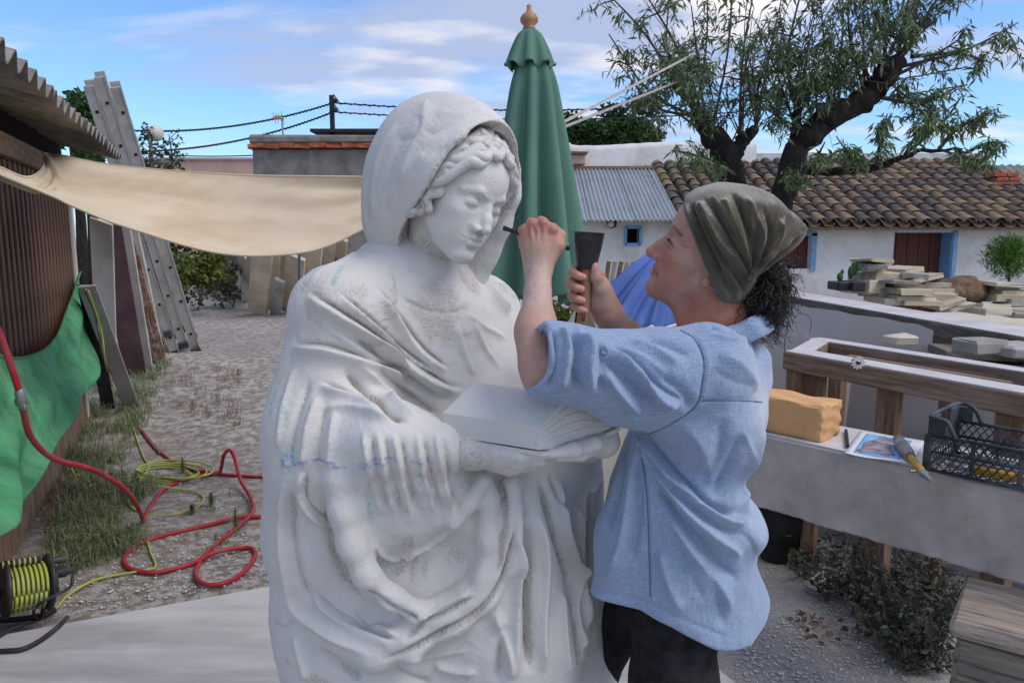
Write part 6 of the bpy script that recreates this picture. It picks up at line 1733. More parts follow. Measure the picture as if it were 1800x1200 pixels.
# mantle hem swinging across to the right
hem = [P(*q) for q in ((575, 1105, 1.36), (660, 1142, 1.325), (720, 1122, 1.32), (790, 1085, 1.325), (845, 1045, 1.335), (880, 985, 1.345), (898, 920, 1.355), (900, 850, 1.36))]
B.chain(hem, [.03, .034, .034, .033, .030, .026, .022, .018], .025)
hem2 = [P(*q) for q in ((760, 1072, 1.315), (815, 1045, 1.32), (842, 1010, 1.325), (856, 950, 1.33), (858, 880, 1.335), (850, 838, 1.34))]
B.chain(hem2, [.018, .020, .020, .019, .017, .015], .02)
B.chain([P(*q) for q in ((798, 928, 1.30), (824, 886, 1.31), (850, 845, 1.32))], [.010, .013, .014], .016)
B.ball(P(790, 985, 1.30), (.045, .045, .05), .03, '-')
B.half((0, 0, .112), (0, 0, -1))
lo_, hi_ = np.array([-.66, 1.10, .10]), np.array([.26, 2.02, 1.62])
V, F = surface(B, lo_, hi_, .0038)
V = relax(V, F, 1, .2)
cv = Carver(V, F)
def st(pix, wd, h, kind='ridge', **k): cv.stroke(pix, wd * .82, h * 1.22, kind, **k)
st([(527, 511), (621, 568), (704, 628), (780, 678), (822, 690)], .011, .022, 'step')
st([(591, 515), (652, 568), (716, 625), (769, 659)], .010, .016, 'step')
st([(659, 504), (704, 568), (742, 617), (790, 655)], .010, .014, 'step')
st([(615, 585), (690, 640), (760, 690), (800, 700)], .010, -.012)
st([(560, 565), (640, 620), (720, 680), (780, 705)], .012, .008)
st([(700, 518), (742, 542), (791, 549), (830, 535)], .006, -.004)
st([(818, 549), (848, 572), (893, 598)], .008, .006)
st([(830, 560), (850, 610), (880, 650)], .009, .007); st([(800, 565), (815, 620), (835, 665)], .008, .006)
st([(845, 480), (875, 520), (900, 545)], .014, .012, 'step')
st([(640, 430), (610, 455), (560, 480), (535, 505)], .010, .006)
st([(505, 612), (560, 612), (620, 628), (680, 650), (730, 662)], .013, .016, 'step')
st([(600, 650), (645, 686), (680, 722), (722, 742)], .010, -.020); st([(625, 640), (670, 680), (705, 715), (745, 735)], .010, .012)
st([(560, 675), (602, 692), (651, 712), (690, 728)], .010, .014, 'step'); st([(560, 720), (610, 718), (660, 728), (700, 738)], .009, .010)
st([(650, 640), (700, 675), (740, 710), (775, 730)], .010, -.012)
st([(520, 640), (498, 720), (487, 800)], .009, .006); st([(545, 660), (520, 740), (505, 820)], .010, -.008); st([(560, 690), (540, 760), (530, 830)], .010, .010)
st([(575, 700), (560, 770), (556, 850)], .010, -.008); st([(590, 720), (582, 780), (578, 830)], .012, .008)
for x0, x1, x2 in ((638, 650, 672), (662, 676, 694), (690, 704, 722), (730, 744, 766), (764, 778, 795)):
    st([(x0, 752), (x1, 830), (x2, 910)], .0055, .007); st([(x0 + 13, 760), (x1 + 13, 835), (x2 + 11, 900)], .006, -.007)
st([(562, 850), (578, 930), (604, 1005), (642, 1058), (696, 1092)], .012, -.008)
st([(535, 823), (531, 868), (550, 902), (591, 932)], .009, .012, 'step')
st([(500, 830), (497, 913), (504, 1012), (523, 1072), (572, 1114), (659, 1155)], .010, .013)
st([(514, 850), (512, 930), (524, 1010), (550, 1070)], .014, -.010)
st([(545, 1040), (590, 1080), (650, 1115), (700, 1130)], .010, .012, 'step'); st([(621, 1061), (652, 1091), (705, 1121)], .008, .012)
st([(640, 1035), (690, 1070), (745, 1095)], .009, -.012)
st([(705, 1125), (765, 1085), (837, 1046)], .007, -.012); st([(720, 1100), (780, 1065), (830, 1040)], .007, .008)
st([(663, 1162), (712, 1148), (780, 1112), (840, 1078), (880, 1030), (900, 970), (912, 894)], .008, -.022)
st([(872, 1020), (884, 960), (886, 890), (880, 845)], .008, -.012)
for q in ([(946, 823), (969, 906), (999, 1012), (1015, 1102), (1022, 1190)], [(925, 860), (930, 960), (928, 1060), (930, 1190)], [(1040, 850), (1030, 930), (1040, 1060)]):
    st(q, .011, -.028)
for q in ([(905, 913), (912, 1012), (907, 1102), (909, 1190)], [(943, 890), (956, 989), (952, 1102), (955, 1190)], [(1015, 876), (1015, 951), (1011, 1046), (1030, 1170)], [(985, 840), (990, 920), (1012, 1010), (1040, 1120)], [(867, 1065), (894, 1148), (900, 1195)]):
    st(q, .012, .018)
st([(965, 830), (985, 880), (1000, 930)], .007, -.012); st([(1060, 830), (1035, 875), (1015, 920)], .010, .014, 'step')
st([(1055, 960), (1066, 1050), (1070, 1150)], .012, .012); st([(985, 1030), (990, 1110), (1000, 1195)], .010, .012); st([(885, 1090), (880, 1150), (876, 1198)], .010, -.014)
st([(700, 1165), (760, 1150), (830, 1140)], .010, .008); st([(560, 1140), (600, 1170), (640, 1198)], .012, -.012); st([(520, 1110), (530, 1160), (545, 1198)], .012, .010)
st([(690, 1172), (720, 1190), (760, 1199)], .010, -.010); st([(760, 1165), (800, 1178), (840, 1182)], .010, .009)
st([(697, 978), (745, 962), (790, 934)], .005, .010); st([(640, 950), (690, 982), (735, 962)], .007, .008)
st([(840, 700), (870, 695), (900, 690)], .01, .006)
Vc = cv.done(0)
fl = nz(V, 11, 1.7); fl2 = nz(V, 34, 5.2)
Vc = Vc + cv.N * (np.round(fl * 5) / 5 * .0035 + fl2 * .0012)[:, None]
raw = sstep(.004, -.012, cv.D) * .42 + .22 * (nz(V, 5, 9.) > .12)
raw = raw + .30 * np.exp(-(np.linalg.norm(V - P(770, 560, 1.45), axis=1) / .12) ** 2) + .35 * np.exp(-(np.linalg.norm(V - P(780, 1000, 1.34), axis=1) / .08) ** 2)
bl_ = np.zeros(len(V)); gr_ = np.zeros(len(V))
def mark(arr, pix, wdt, v=1.0):
    L = cv.drop(pix)
    if len(L) < 2: return arr
    d = poly_dist(V, L, .02)[0]; return np.maximum(arr, v * sstep(wdt * 1.6, wdt * .6, d))
for q in ([(516, 820), (535, 811), (584, 812), (586, 822), (605, 822)], [(628, 818), (660, 809), (700, 805)], [(632, 824), (665, 816), (690, 812)], [(726, 812), (758, 813)]): bl_ = mark(bl_, q, .0026)
for q in ([(496, 812), (503, 800), (512, 808), (508, 820), (497, 818), (500, 806), (510, 816), (502, 810)],): bl_ = mark(bl_, q, .0032, .9)
for q in ([(492, 814), (497, 798), (512, 798), (517, 812), (508, 828), (496, 824), (492, 812)], [(492, 700), (500, 720), (505, 735)], [(484, 690), (475, 730)], [(648, 850), (650, 900), (652, 920)], [(738, 830), (740, 850)], [(484, 1090), (500, 1100), (515, 1090)], [(805, 1140), (812, 1150)], [(600, 470), (590, 490), (585, 500)]): gr_ = mark(gr_, q, .0045, .7)
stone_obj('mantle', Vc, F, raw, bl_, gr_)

# open book with fanned leaves
prof_t = spline([P(950, 750, 1.215), P(975, 722, 1.235), P(1000, 698, 1.26), P(1022, 694, 1.275), P(1048, 706, 1.295), P(1070, 726, 1.315), P(1086, 741, 1.33)], 28)
prof_b = spline([P(950, 791, 1.215), P(985, 787, 1.245), P(1020, 776, 1.275), P(1055, 762, 1.305), P(1087, 747, 1.33)], 28)
ext = (P(796, 727, 1.30) - P(950, 749, 1.215)) * 1.12
mb = MB(); nl = 11
for k in range(nl):
    f0, f1 = k / nl, (k + .985) / nl
    ins = .0012 * (k % 2) + (.003 if k in (0,) else 0)
    lowp = prof_b * (1 - f0) + prof_t * f0; upp = prof_b * (1 - f1) + prof_t * f1
    d = unit(ext)
    ring0 = np.concatenate([lowp, upp[::-1]]) + d * ins; ring1 = ring0 - d * ins + ext * 1.0
    n = len(ring0); m = n // 2
    Vq = np.concatenate([ring0, ring1]); Fq = []
    for i in range(n): Fq.append((i, (i + 1) % n, n + (i + 1) % n, n + i))
    for i in range(m - 1): Fq += [(i, n - 1 - i, n - 2 - i, i + 1), (n + i, n + i + 1, 2 * n - 2 - i, 2 * n - 1 - i)]
    mb.add(Vq, Fq)
# cover board
cb0 = prof_b + unit(prof_b - prof_t)[0:1] * 0 + np.array([0, 0, -.003]); cb1 = cb0 + np.array([0, 0, -.007])
ring0 = np.concatenate([cb1, cb0[::-1]]) - unit(ext) * .004; ring1 = ring0 + ext * 1.04; n = len(ring0); m = n // 2
Fq = [(i, (i + 1) % n, n + (i + 1) % n, n + i) for i in range(n)]
for i in range(m - 1): Fq += [(i, n - 1 - i, n - 2 - i, i + 1), (n + i, n + i + 1, 2 * n - 2 - i, 2 * n - 1 - i)]
mb.add(np.concatenate([ring0, ring1]), Fq)
o = mesh_obj('book', mb.V, mb.F, STONE, statue, True, 35); bm_ = bmesh.new(); bm_.from_mesh(o.data); bmesh.ops.recalc_face_normals(bm_, faces=bm_.faces); bm_.to_mesh(o.data); bm_.free()
vcol(o, 'raw', np.full(len(o.data.vertices), .05))

# hands under the book
B = Blend()
B.chain([P(775, 786, 1.335), P(830, 793, 1.300), P(880, 800, 1.272)], [.040, .030, .024], .02)
for i, q in enumerate((((872, 795, 1.262), (915, 802, 1.245), (964, 797, 1.236)), ((872, 804, 1.268), (912, 813, 1.252), (952, 810, 1.246)), ((868, 811, 1.28), (905, 821, 1.264), (938, 818, 1.26)), ((864, 814, 1.295), (895, 824, 1.28), (920, 822, 1.278)))):
    B.chain([P(*x) for x in q], [.0145, .0125, .0085], .006)
V, F = surface(B, V_lo := np.minimum(P(760, 850, 1.2), P(970, 760, 1.36)) - .05, np.maximum(P(760, 850, 1.2), P(970, 760, 1.36)) + .05, .0026)
stone_obj('hand', V, F, np.full(len(V), .36))
B = Blend()
B.ball(P(1025, 782, 1.35), (.045, .04, .018), .02)
for q in (((1062, 770, 1.33), (1010, 790, 1.25), (968, 797, 1.235)), ((1066, 778, 1.35), (1020, 797, 1.275), (982, 803, 1.255)), ((1068, 764, 1.345), (1045, 780, 1.28), (1010, 792, 1.255))):
    B.chain([P(*x) for x in q], [.013, .0135, .0085], .005)
B.chain([P(1060, 775, 1.36), P(1030, 775, 1.45), P(985, 770, 1.5)], [.032, .04, .055], .02)
V, F = surface(B, np.minimum(P(950, 830, 1.2), P(1090, 740, 1.5)) - .09, np.maximum(P(950, 830, 1.2), P(1090, 740, 1.5)) + .09, .0026)
stone_obj('hand', V, F, np.full(len(V), .12))
print('statue done')
# ------------------------------------------------------------------ the sculptor
PH_S = 1.05; PH_T = np.array([.3835, 1.42, 1.5645])
PH_R = rotz(math.radians(80.0)) @ rotx(math.radians(21.0)) @ roty(math.radians(-13.0))
def h2w(v): return PH_S * (np.asarray(v) @ PH_R.T) + PH_T
def w2h(v): return (np.asarray(v) - PH_T) @ PH_R / PH_S
person = empty('person', [.30, 1.42, .11], 'person in a loose blue shirt and olive headscarf holding a mallet and chisel', 'person')

def skin_mat():
    m = bpy.data.materials.new('weathered_skin'); m.use_nodes = True
    t = m.node_tree; b = t.nodes['Principled BSDF']; b.inputs['Roughness'].default_value = .52; b.inputs['Specular IOR Level'].default_value = .32
    b.inputs['Subsurface Weight'].default_value = .12; b.inputs['Subsurface Radius'].default_value = (.010, .004, .002); b.inputs['Subsurface Scale'].default_value = .5
    co = t.nodes.new('ShaderNodeTexCoord')
    def N(sc, d=6, r=.6):
        n = t.nodes.new('ShaderNodeTexNoise'); n.inputs['Scale'].default_value = sc; n.inputs['Detail'].default_value = d; n.inputs['Roughness'].default_value = r
        t.links.new(co.outputs['Object'], n.inputs['Vector']); return n.outputs['Fac']
    def ramp(src, p0, c0, p1, c1):
        r = t.nodes.new('ShaderNodeValToRGB'); e = r.color_ramp.elements; e[0].position = p0; e[1].position = p1; e[0].color = (*c0, 1); e[1].color = (*c1, 1)
        t.links.new(src, r.inputs[0]); return r.outputs[0]
    at = t.nodes.new('ShaderNodeAttribute'); at.attribute_name = 'tone'
    mu = t.nodes.new('ShaderNodeMixRGB'); mu.blend_type = 'MULTIPLY'; mu.inputs[0].default_value = 1
    t.links.new(at.outputs['Color'], mu.inputs[1]); t.links.new(ramp(N(30), .3, (.86, .80, .78), .7, (1.08, 1.05, 1.04)), mu.inputs[2])
    fr = t.nodes.new('ShaderNodeMixRGB'); t.links.new(ramp(N(190, 2, .5), .64, (0, 0, 0), .72, (.35, .35, .35)), fr.inputs[0]); t.links.new(mu.outputs[0], fr.inputs[1]); fr.inputs[2].default_value = (.26, .11, .07, 1)
    du = t.nodes.new('ShaderNodeAttribute'); du.attribute_name = 'dust'
    dm = t.nodes.new('ShaderNodeMath'); dm.operation = 'MULTIPLY'; t.links.new(du.outputs['Fac'], dm.inputs[0]); t.links.new(ramp(N(90, 8, .75), .25, (.35, .35, .35), .75, (1, 1, 1)), dm.inputs[1])
    mx_ = t.nodes.new('ShaderNodeMixRGB'); t.links.new(dm.outputs[0], mx_.inputs[0]); t.links.new(fr.outputs[0], mx_.inputs[1]); mx_.inputs[2].default_value = (.60, .53, .48, 1)
    t.links.new(mx_.outputs[0], b.inputs['Base Color'])
    bp = t.nodes.new('ShaderNodeBump'); bp.inputs['Strength'].default_value = .40; bp.inputs['Distance'].default_value = .002; t.links.new(N(330, 5, .7), bp.inputs['Height']); 
    bp2 = t.nodes.new('ShaderNodeBump'); bp2.inputs['Strength'].default_value = .40; bp2.inputs['Distance'].default_value = .005; t.links.new(N(55, 5, .6), bp2.inputs['Height']); t.links.new(bp.outputs[0], bp2.inputs['Normal'])
    t.links.new(bp2.outputs[0], b.inputs['Normal'])
    return m
def shirt_mat():
    m = bpy.data.materials.new('washed_blue_linen'); m.use_nodes = True
    t = m.node_tree; b = t.nodes['Principled BSDF']; b.inputs['Roughness'].default_value = .92; b.inputs['Specular IOR Level'].default_value = .12
    b.inputs['Sheen Weight'].default_value = .25
    co = t.nodes.new('ShaderNodeTexCoord')
    def mapd(sx, sy, sz):
        mp_ = t.nodes.new('ShaderNodeMapping'); mp_.inputs['Scale'].default_value = (sx, sy, sz); t.links.new(co.outputs['Object'], mp_.inputs[0]); return mp_.outputs[0]
    def N(v, sc, d=4, r=.6):
        n = t.nodes.new('ShaderNodeTexNoise'); n.inputs['Scale'].default_value = sc; n.inputs['Detail'].default_value = d; n.inputs['Roughness'].default_value = r
        t.links.new(v, n.inputs['Vector']); return n.outputs['Fac']
    wz = N(mapd(1, 1, .05), 700, 2); wx = N(mapd(.05, .3, 1), 700, 2)
    slub = t.nodes.new('ShaderNodeMath'); slub.operation = 'ADD'; t.links.new(wz, slub.inputs[0]); t.links.new(wx, slub.inputs[1])
    r = t.nodes.new('ShaderNodeValToRGB'); e = r.color_ramp.elements; e[0].position = .36; e[1].position = .70
    e[0].color = (.17, .245, .39, 1); e[1].color = (.365, .445, .575, 1)
    hf = t.nodes.new('ShaderNodeMath'); hf.operation = 'MULTIPLY'; hf.inputs[1].default_value = .5; t.links.new(slub.outputs[0], hf.inputs[0]); t.links.new(hf.outputs[0], r.inputs[0])
    du = t.nodes.new('ShaderNodeAttribute'); du.attribute_name = 'dust'
    rn = t.nodes.new('ShaderNodeValToRGB'); rn.color_ramp.elements[0].position = .3; rn.color_ramp.elements[1].position = .7; t.links.new(N(co.outputs['Object'], 9, 8, .65), rn.inputs[0])
    dm = t.nodes.new('ShaderNodeMath'); dm.operation = 'MULTIPLY'; t.links.new(du.outputs['Fac'], dm.inputs[0]); t.links.new(rn.outputs[0], dm.inputs[1])
    mx_ = t.nodes.new('ShaderNodeMixRGB'); t.links.new(dm.outputs[0], mx_.inputs[0]); t.links.new(r.outputs[0], mx_.inputs[1]); mx_.inputs[2].default_value = (.52, .54, .58, 1)
    t.links.new(mx_.outputs[0], b.inputs['Base Color'])
    bp = t.nodes.new('ShaderNodeBump'); bp.inputs['Strength'].default_value = .35; bp.inputs['Distance'].default_value = .0015; t.links.new(slub.outputs[0], bp.inputs['Height'])
    bp2 = t.nodes.new('ShaderNodeBump'); bp2.inputs['Strength'].default_value = .55; bp2.inputs['Distance'].default_value = .009; t.links.new(N(mapd(1, 1, .6), 34, 6, .6), bp2.inputs['Height']); t.links.new(bp.outputs[0], bp2.inputs['Normal'])
    t.links.new(bp2.outputs[0], b.inputs['Normal'])
    return m
def scarf_mat():
    m = mat('olive_suede_cloth', (.105, .090, .058), .95, .25, 16, .7, 190, .003, col2=(.05, .042, .028), spec=.1)
    t = m.node_tree; b = t.nodes['Principled BSDF']; b.inputs['Sheen Weight'].default_value = .3
    src = b.inputs['Base Color'].links[0].from_socket; co = [n for n in t.nodes if n.type == 'TEX_COORD'][0]
    du = t.nodes.new('ShaderNodeAttribute'); du.attribute_name = 'dust'
    n = t.nodes.new('ShaderNodeTexNoise'); n.inputs['Scale'].default_value = 260; n.inputs['Detail'].default_value = 4; n.inputs['Roughness'].default_value = .8; t.links.new(co.outputs['Object'], n.inputs['Vector'])
    n3 = t.nodes.new('ShaderNodeTexNoise'); n3.inputs['Scale'].default_value = 18; n3.inputs['Detail'].default_value = 6; t.links.new(co.outputs['Object'], n3.inputs['Vector'])
    s_ = t.nodes.new('ShaderNodeMath'); s_.operation = 'MULTIPLY_ADD'; s_.inputs[1].default_value = .8; t.links.new(n3.outputs['Fac'], s_.inputs[0]); t.links.new(du.outputs['Fac'], s_.inputs[2])
    a_ = t.nodes.new('ShaderNodeMath'); a_.operation = 'ADD'; t.links.new(s_.outputs[0], a_.inputs[0]); t.links.new(n.outputs['Fac'], a_.inputs[1])
    r = t.nodes.new('ShaderNodeValToRGB'); r.color_ramp.elements[0].position = .62; r.color_ramp.elements[1].position = 1.0; r.color_ramp.elements[1].color = (.8, .8, .8, 1)
    sc2 = t.nodes.new('ShaderNodeMath'); sc2.operation = 'MULTIPLY'; sc2.inputs[1].default_value = .5; t.links.new(a_.outputs[0], sc2.inputs[0]); t.links.new(sc2.outputs[0], r.inputs[0])
    mx_ = t.nodes.new('ShaderNodeMixRGB'); t.links.new(r.outputs[0], mx_.inputs[0]); t.links.new(src, mx_.inputs[1]); mx_.inputs[2].default_value = (.50, .46, .39, 1)
    t.links.new(mx_.outputs[0], b.inputs['Base Color']); return m

# --- body: head, neck, trunk, arms and hands in one skin
HF = head_form('woman')
B = Blend()
hl, hh = h2w(np.array([[x, y, z] for x in (-.1, .1) for y in (-.12, .13) for z in (-.14, .14)])).min(0), h2w(np.array([[x, y, z] for x in (-.1, .1) for y in (-.12, .13) for z in (-.14, .14)])).max(0)
B.fun(lambda p: HF(w2h(p)) * PH_S, hl, hh, .01)
B.chain([h2w((0, -.030, -.050)), P(1262, 560, 1.42), P(1276, 612, 1.43)], [.052, .050, .052], .03)
B.cap(h2w((-.045, -.02, -.06)), P(1225, 575, 1.385), .009, .010, .022)                 # the neck's long muscle
B.cap(h2w((-.01, .03, -.10)), P(1205, 570, 1.40), .012, .016, .03)
B.chain([P(1262, 640, 1.42), P(1225, 760, 1.42), P(1190, 980, 1.42)], [.055, .075, .085], .05)
B.chain([P(1235, 650, 1.31), P(1215, 650, 1.30), P(1090, 655, 1.255), P(962, 660, 1.228)], [.05, .05, .042, .036], .03)
EL = P(950, 664, 1.232); WR = P(947, 474, 1.385)
B.cap(EL, P(943, 575, 1.30), .029, .0305, .02); B.cap(P(943, 575, 1.30), WR, .0305, .0225, .03)
B.cap(P(932, 640, 1.245), P(931, 590, 1.28), .014, .018, .03)
# left hand, closed round the chisel, its back to the viewer
CH0, CH1 = P(885, 401, 1.425), P(1001, 437, 1.398)
B.ball(P(948, 432, 1.392), (.0335, .0185, .040), .02)
B.cap(P(946, 470, 1.386), P(946, 440, 1.390), .0225, .026, .02)
kn = [(971, 402, 1.384), (954, 392, 1.383), (937, 394, 1.384), (922, 403, 1.388)]
for i, (x, y, Y) in enumerate(kn):
    r = (.0100, .0104, .0100, .0088)[i]
    B.cap(P(948 + (x - 948) * .7, 440, 1.388), P(x, y, Y), .010, r, .010)                              # back-of-hand bones
    B.chain([P(x, y, Y), P(x - 3, y - 1 + (3 if i in (0, 3) else -1), Y + .028), P(x - 5, y + 14, Y + .046), P(x - 4, y + 30, Y + .036)], [r, r * .97, r * .9, r * .8], .004)
B.ball(P(954, 391, 1.378), .0075, .006); B.ball(P(937, 394, 1.379), .0070, .006); B.ball(P(971, 403, 1.379), .0068, .006)
B.chain([P(966, 455, 1.388), P(982, 432, 1.392), P(984, 414, 1.402), P(974, 402, 1.422)], [.0125, .0118, .0105, .009], .008)   # thumb
for x in (933, 945, 957): B.cap(P(x, 402, 1.3715), P(x * .5 + 473, 455, 1.366), .0012, .0014, .006)       # tendons
# right arm behind, hand round the mallet
ER, WR2 = P(1140, 655, 1.53), P(1068, 550, 1.435)
B.chain([P(1235, 650, 1.55), P(1190, 660, 1.55), ER], [.05, .045, .04], .03)
B.cap(ER, P(1100, 600, 1.475), .038, .036, .02); B.cap(P(1100, 600, 1.475), WR2, .036, .026, .03)
B.ball(P(1054, 516, 1.432), (.020, .028, .036), .018); B.cap(WR2, P(1056, 520, 1.43), .026, .024, .02)
B.cap(P(1050, 535, 1.42), P(1052, 500, 1.42), .015, .013, .015)
tips = []
for i, (y, L) in enumerate(((478, 0), (499, 3), (519, 1), (537, -3))):
    r = (.0092, .0096, .0092, .0082)[i]
    A_ = [P(1056, y + 6, 1.448), P(1030, y - 5, 1.440), P(1010 - L, y - 6, 1.424), P(1006 - L, y + 1, 1.402), P(1017 - L, y + 7, 1.3875), P(1025 - L, y + 9, 1.386)]
    B.chain(A_, [r * 1.05, r, r * .97, r * .95, r * .86, r * .74], .0012)
    tips.append((A_[-1], A_[-2]))
B.chain([P(1060, 535, 1.415), P(1056, 508, 1.402), P(1049, 487, 1.3945), P(1045, 468, 1.394)], [.0145, .0125, .0108, .0085], .008)
tth = P(1044, 468, 1.387)
lo_, hi_ = np.array([.0, 1.17, .86]), np.array([.60, 1.66, 1.78])
V, F = surface(B, lo_, hi_, .0023)
V = relax(V, F, 1, .25)
q = w2h(V)
under = sstep(.010, .030, -((q - np.array([0, .021, .005])) @ unit([0, .70, -.714]))) * (np.abs(q[:, 0]) < .12) * (q[:, 2] > -.05) * (np.abs(q[:, 1]) < .14)
V = V - (h2w(q) - h2w(np.array([[0, -.012, .03]]))) * (.12 * under)[:, None]      # the head sits loosely in the scarf
tone = np.tile(np.array([.47, .265, .19]), (len(V), 1))
def paint(mask, col):
    mask = np.clip(mask, 0, 1)[:, None]; tone[:] = tone * (1 - mask) + np.array(col) * mask
def blob(c, r): return np.exp(-(((q - np.array(c)) / np.array(r)) ** 2).sum(1))
inhead = (np.abs(q[:, 0]) < .12) & (q[:, 2] > -.16) & (q[:, 2] < .16) & (np.abs(q[:, 1]) < .14)
h_ = inhead * 1.0
for s in (-1, 1):
    paint(h_ * .75 * blob((s * .038, .066, -.032), (.024, .03, .022)), (.50, .17, .115))
    # brow
    Lb_ = np.array([(s * .012, .086, .0165), (s * .030, .084, .0245), (s * .049, .066, .018)])
    d = poly_dist(q, Lb_, .03)[0]; paint(h_ * .75 * sstep(.0060, .002, d), (.085, .05, .04))
    ec = np.array([s * .0298, .0640, -.002]); e = q - ec; rr = np.linalg.norm(e, axis=1)
    x = e[:, 0]; up = .0012 - .0050 * (x / .0145) ** 2; dn = -.0088 + .0050 * (x / .0145) ** 2
    onball = h_ * (rr < .0150) * (e[:, 2] < up + .0004) * (e[:, 2] > dn - .0004) * (e[:, 1] > .004)
    paint(onball, (.36, .31, .29))
    gz = unit(np.array([-.05, 1, .02])); ang = np.degrees(np.arccos(np.clip((e @ gz) / np.maximum(rr, 1e-6), -1, 1)))
    paint(onball * (ang < 26), (.06, .035, .02)); paint(onball * (ang < 11), (.008, .006, .005))
    near = h_ * (rr < .0185) * (e[:, 1] > .002)
    paint(near * .85 * sstep(.0022, .0006, np.abs(e[:, 2] - up)) * (np.abs(x) < .0155), (.05, .03, .025))
    paint(near * .35 * sstep(.0018, .0006, np.abs(e[:, 2] - dn)) * (np.abs(x) < .015), (.16, .08, .06))
paint(h_ * .6 * blob((0, .106, -.040), (.016, .016, .014)), (.50, .18, .13))
for s in (-1, 1):                                                   # weather lines, their crease shade painted into the skin tone
    for L_, wd, k_ in ((((.0185, .0875, -.043), (.0265, .0790, -.058), (.030, .0725, -.078)), .0022, .55), (((.050, .0600, .001), (.060, .046, .006)), .0014, .5), (((.050, .0600, -.004), (.060, .045, -.009)), .0014, .5), (((.020, .0800, -.0165), (.034, .0770, -.0185), (.046, .066, -.012)), .0018, .45), (((.030, .073, -.080), (.026, .070, -.100)), .0018, .35), (((.048, .062, -.008), (.058, .046, -.016)), .0013, .4)):
        paint(h_ * k_ * sstep(wd * 1.5, wd * .3, poly_dist(q, np.array(L_) * np.array([s, 1, 1]), .02)[0]), (.27, .115, .08))
paint(h_ * .35 * blob((-.045, .05, -.06), (.03, .04, .03)), (.52, .22, .15))
Lu = np.array([(-.024, .0775, -.0672), (-.008, .0905, -.0622), (0, .0905, -.0635), (.008, .0905, -.0622), (.024, .0775, -.0672)])
Ll = np.array([(-.021, .078, -.0700), (0, .0905, -.0748), (.021, .078, -.0700)])
paint(h_ * .85 * sstep(.0062, .0038, poly_dist(q, Lu, .03)[0]), (.40, .15, .12)); paint(h_ * .85 * sstep(.0070, .0045, poly_dist(q, Ll, .03)[0]), (.44, .165, .13))
paint(h_ * .8 * sstep(.0020, .0008, poly_dist(q, np.array([(-.026, .078, -.0682), (0, .0935, -.0684), (.026, .078, -.0682)]), .03)[0]), (.15, .04, .035))
paint(.85 * sstep(.11, .05, np.linalg.norm(V - P(1240, 565, 1.38), axis=1)) * (q[:, 2] < -.05), (.40, .165, .10))
for tp_, bk_ in tips:
    d = np.linalg.norm((V - (tp_ + np.array([0, -.0065, .002]))), axis=1); paint(sstep(.0085, .006, d) * (V[:, 1] < tp_[1] - .002), (.62, .30, .26))
    paint(.6 * sstep(.020, .010, np.linalg.norm(V - bk_, axis=1)), (.52, .22, .17))
paint(sstep(.008, .006, np.linalg.norm(V - tth, axis=1)) * .7, (.60, .31, .26))
for x, y, Y in kn: paint(.6 * sstep(.020, .006, np.linalg.norm(V - P(x, y, Y - .008), axis=1)), (.52, .21, .16))
dust = .42 * h_ * np.exp(-(poly_dist(q, np.array([(-.062, .045, -.010), (-.066, .02, -.03), (-.062, .01, -.060), (-.045, .04, -.095)]), .06)[0] / .016) ** 2)
dust += .40 * sstep(.10, .03, np.linalg.norm(V - P(945, 500, 1.34), axis=1)) + .22 * sstep(.20, .05, np.linalg.norm(V - P(940, 560, 1.30), axis=1))
dust += .30 * sstep(.05, .02, np.linalg.norm(V - P(1045, 510, 1.41), axis=1)) + .25 * h_ * blob((-.02, .07, .07), (.03, .03, .03))
body = mesh_obj('body', V, F, skin_mat(), person, True)
ca_ = body.data.color_attributes.new('tone', 'FLOAT_COLOR', 'POINT'); ca_.data.foreach_set('color', np.hstack([tone, np.ones((len(V), 1))]).astype(np.float32).ravel())
vcol(body, 'dust', dust)
# lashes
mb = MB()
for s in (-1, 1):
    ec = np.array([s * .0298, .0640, -.002])
    for i in range(15):
        x = -.0125 + .025 * i / 14; z = .0012 - .0050 * (x / .0145) ** 2; y = math.sqrt(max(.0166 ** 2 - x * x - z * z, 1e-6))
        b0_ = ec + np.array([x, y, z]); mb.tube([h2w(b0_), h2w(b0_ + np.array([x * .12, .004, -.0005])), h2w(b0_ + np.array([x * .22, .0065, .0012]))], [.0004, .0003, .0001], 4)
mb.build('eyelashes', M['iron'], person)

def relax_line(L, it):
    for _ in range(it): L = np.concatenate([L[:1], (L[:-2] + 2 * L[1:-1] + L[2:]) / 4, L[-1:]])
    return L
# --- shirt
B = Blend()
B.ball(P(1228, 715, 1.425), (.122, .185, .150), .03)
B.chain([P(1246, 636, 1.30), P(1286, 652, 1.42), P(1240, 648, 1.56)], [.066, .062, .066], .04)
B.ball(P(1190, 880, 1.42), (.110, .165, .15), .05)
B.chain([P(1185, 900, 1.42), P(1178, 1180, 1.42)], [.110, .128], .06, sq=((0, 1, 0), 1.0))
B.chain([P(1262, 960, 1.41), P(1272, 1060, 1.41), P(1268, 1180, 1.41)], [.062, .076, .074], .05)
B.cap(P(1250, 1000, 1.36), P(1250, 1180, 1.35), .07, .075, .05)
B.ball(P(1302, 915, 1.39), (.036, .10, .034), .06)
B.cap(P(1185, 980, 1.385), P(1178, 1190, 1.375), .108, .118, .05)
B.chain([P(1140, 790, 1.36), P(1095, 940, 1.36), P(1062, 1120, 1.36)], [.040, .044, .040], .05)
B.chain([P(1140, 790, 1.47), P(1095, 940, 1.48), P(1062, 1120, 1.48)], [.045, .046, .040], .05)
B.chain([P(1225, 650, 1.30), P(1150, 655, 1.275), P(1070, 655, 1.25), P(1000, 640, 1.228), P(958, 632, 1.222)], [.074, .071, .064, .060, .063], .04)
